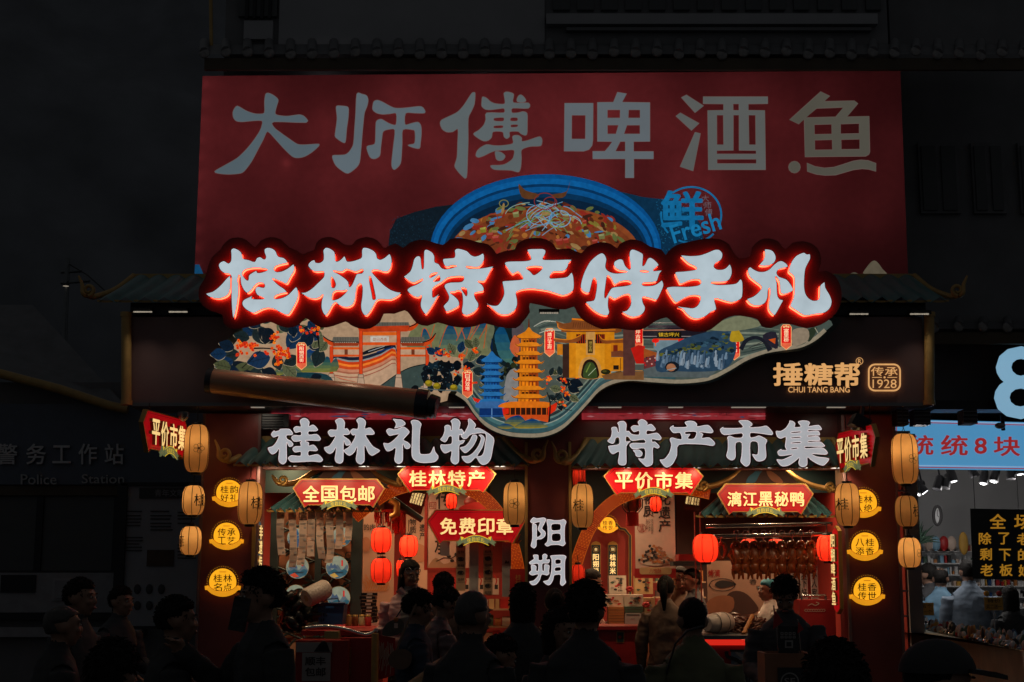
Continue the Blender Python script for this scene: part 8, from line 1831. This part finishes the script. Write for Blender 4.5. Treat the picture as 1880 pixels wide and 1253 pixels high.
person(1776, 1026, 15.2, -8, 'person in a pale grey blue shirt from behind in the accessory shop', 'cloth_pale_shirt', hair='short', stout=1.05, short=True, aL='front', aR='front')
person(1852, 1074, 14.6, 12, 'person in a dark patterned top under the black price board', 'cloth_black', hair='long', female=True)
# cap of the person at the lower right corner
ct, W, hp, ln = cp
m_ = MB(); n = 20; vs = []; fs = []
for i in range(9):
    th = .5*math.pi*i/8
    for j in range(n): a = 2*math.pi*j/n; vs.append(W(hp(.094*math.sin(th)*math.cos(a), .118*math.sin(th)*math.sin(a)-.006, .045+.10*math.cos(th))))
for i in range(8):
    for j in range(n): fs.append((i*n+j, i*n+(j+1) % n, (i+1)*n+(j+1) % n, (i+1)*n+j))
m_.add(vs, fs, 'cloth_black', smooth=True)
pk = [W(hp(x, y, z)) for x, y, z in [(-.085, .07, .045), (-.07, .15, .035), (-.03, .20, .022), (.03, .20, .022), (.07, .15, .035), (.085, .07, .045)]]; pk2 = [p+Vector((0, 0, .012)) for p in pk]
m_.add(pk+pk2, [(5, 4, 3, 2, 1, 0), (6, 7, 8, 9, 10, 11)]+[(i, (i+1) % 6, 6+(i+1) % 6, 6+i) for i in range(6)], 'cloth_black'); obj('cap', m_, ct)
# things carried
def place(px, py, Y): return P(px, py, Y)
g_ = MB(); a = R(-20)
for s_ in (-1, 1): c = P(752+s_*8+6, 1048, 12.22); g_.tube([c+Vector((.028*math.cos(k*.52), 0, .022*math.sin(k*.52))) for k in range(12)], .0035, 'steel', 5, closed=True)
g_.tube([P(755, 1048, 12.22), P(761, 1048, 12.22)], .003, 'steel', 5)
tag(obj('eyeglasses', g_), 'thin metal eyeglasses worn by the person in the pink jacket', 'glasses')
b_ = thing('shoulder_bag', 'grey green shoulder bag with an orange badge worn over the pink jacket', 'bag', P(718, 1166, 12.05))
m_ = MB(); m_.flat([cr([(702, 1166), (706, 1150), (718, 1140), (734, 1136), (742, 1146), (738, 1160), (722, 1168)], 4)], 12.06, 'bag_canvas', thick=.09); obj('pouch', m_, b_)
m_ = MB(); m_.tube([P(x, y, 12.1) for x, y in cr([(768, 1078), (755, 1095), (738, 1118), (722, 1142)], 4, False)], [(.022, .006)]*13, 'cloth_navy', 8); obj('strap', m_, b_)
m_ = MB(); m_.lathe(P(727, 1138, 12.0), [(0, -.006), (.02, -.006), (.02, .004)], 'box_orange', 14, axis='y'); m_.boxc(P(727, 1149, 12.0), (.03, .006, .04), 'white_plastic'); obj('badge', m_, b_)
b_ = thing('handbag', 'pale brown soft handbag hanging at the hip of the person in navy', 'bag', P(735, 1228, 9.3))
m_ = MB(); m_.flat([cr([(722, 1196), (742, 1192), (756, 1202), (752, 1222), (736, 1230), (716, 1222), (714, 1208)], 4)], 9.33, 'cloth_brown', thick=.09); obj('pouch', m_, b_)
m_ = MB(); m_.tube([P(728, 1195, 9.35), P(745, 1150, 9.4), P(764, 1110, 9.5)], .008, 'cloth_brown', 6); obj('strap', m_, b_)
m_ = MB(); m_.boxc(P(440, 1128, 6.45), (.075, .01, .15), 'black_plastic', Matrix.Rotation(R(10), 3, 'Y')); tag(obj('phone', m_), 'dark phone held up by the person before the left pillar', 'phone')
m_ = MB(); m_.tube([P(1240, 1182, 7.15), P(1262, 1158, 7.1), P(1290, 1150, 7.15)], [(.016, .005)]*3, 'cloth_black', 8); m_.tube([P(1240, 1182, 7.15), P(1225, 1230, 7.2), P(1222, 1262, 7.25)], [(.016, .005)]*3, 'cloth_black', 8); tag(obj('shoulder_strap', m_), 'dark bag strap across the back of the olive jacket', 'strap')
bx = thing('carton', 'open brown carton held by the guide, carrying a black card and pennants', 'box', P(1447, 1262, 9.2))
m_ = MB(); a = P(1404, 1200, 9.1); b = P(1492, 1206, 9.1); zb = P(1447, 1275, 9.1).z
m_.box(a.x, b.x, 9.1, 9.12, zb, a.z, 'panel_brown'); m_.box(a.x, b.x, 9.36, 9.38, zb, a.z, 'panel_brown'); m_.box(a.x, a.x+.02, 9.12, 9.36, zb, a.z, 'panel_brown'); m_.box(b.x-.02, b.x, 9.12, 9.36, zb, a.z, 'panel_brown'); m_.box(a.x, b.x, 9.1, 9.38, zb-.02, zb, 'panel_brown'); obj('box_body', m_, bx)
m_ = MB(); m_.pbox(1428, 1226, 1486, 1275, 9.09, .008, 'sign_black'); m_.flat([circ(1450, 1252, 17, 26), circ(1450, 1252, 14.5, 26)], 9.085, 'grey_card'); m_.text('SF', (1440, 1245, 1460, 1258), 9.085, 'grey_card', bold=.02); obj('printed_front', m_, bx)
cd = thing('black_card', 'black card with faint grid of characters and a square, standing in the carton', 'card', P(1447, 1206, 9.2))
m_ = MB(); m_.pbox(1428, 1150, 1467, 1206, 9.18, .012, 'sign_black'); obj('sheet', m_, cd)
m_ = MB()
for k in range(8): m_.flat([rect(1433+(k % 4)*7.4, 1161+(k//4)*6.5, 1438.5+(k % 4)*7.4, 1166+(k//4)*6.5), rect(1434.5+(k % 4)*7.4, 1162.4+(k//4)*6.5, 1437+(k % 4)*7.4, 1164.4+(k//4)*6.5)], 9.175, 'grey_card')
m_.flat([rect(1441, 1176, 1456, 1190)], 9.175, 'grey_card'); m_.flat([rect(1444, 1179, 1453, 1187)], 9.172, 'sign_black'); obj('faint_print', m_, cd)
for i, (x, y, s_) in enumerate(((1421, 1112, 1.), (1465, 1137, .62))):
    t = thing('pennant', ('larger red triangular pennant on a stick in the carton', 'smaller red triangular pennant on a stick, right of the black card')[i], 'flag', P(x, 1206, 9.15))
    m_ = MB(); m_.flat([[(x+1, y+8*s_), (x+17*s_, y+30*s_), (x-2*s_, y+44*s_)]], 9.15, 'red_card', thick=.004); obj('cloth', m_, t)
    m_ = MB(); m_.tube([P(x-.5, y, 9.16), P(x+6+4*(1-i), 1212, 9.2)], .005, 'steel', 6); obj('stick', m_, t)

# jacket details of the person in pink: hood, zip and pocket seams lie on the chest
for nm_, pts, r_, mm in (('hood', [(732, 1082), (740, 1090), (754, 1095), (768, 1088), (774, 1080)], .035, 'cloth_pink'),):
    m_ = MB(); m_.tube([P(x, y, 12.33) for x, y in cr(pts, 3, False)], r_, mm, 10); o_ = obj(nm_, m_, pink[0])
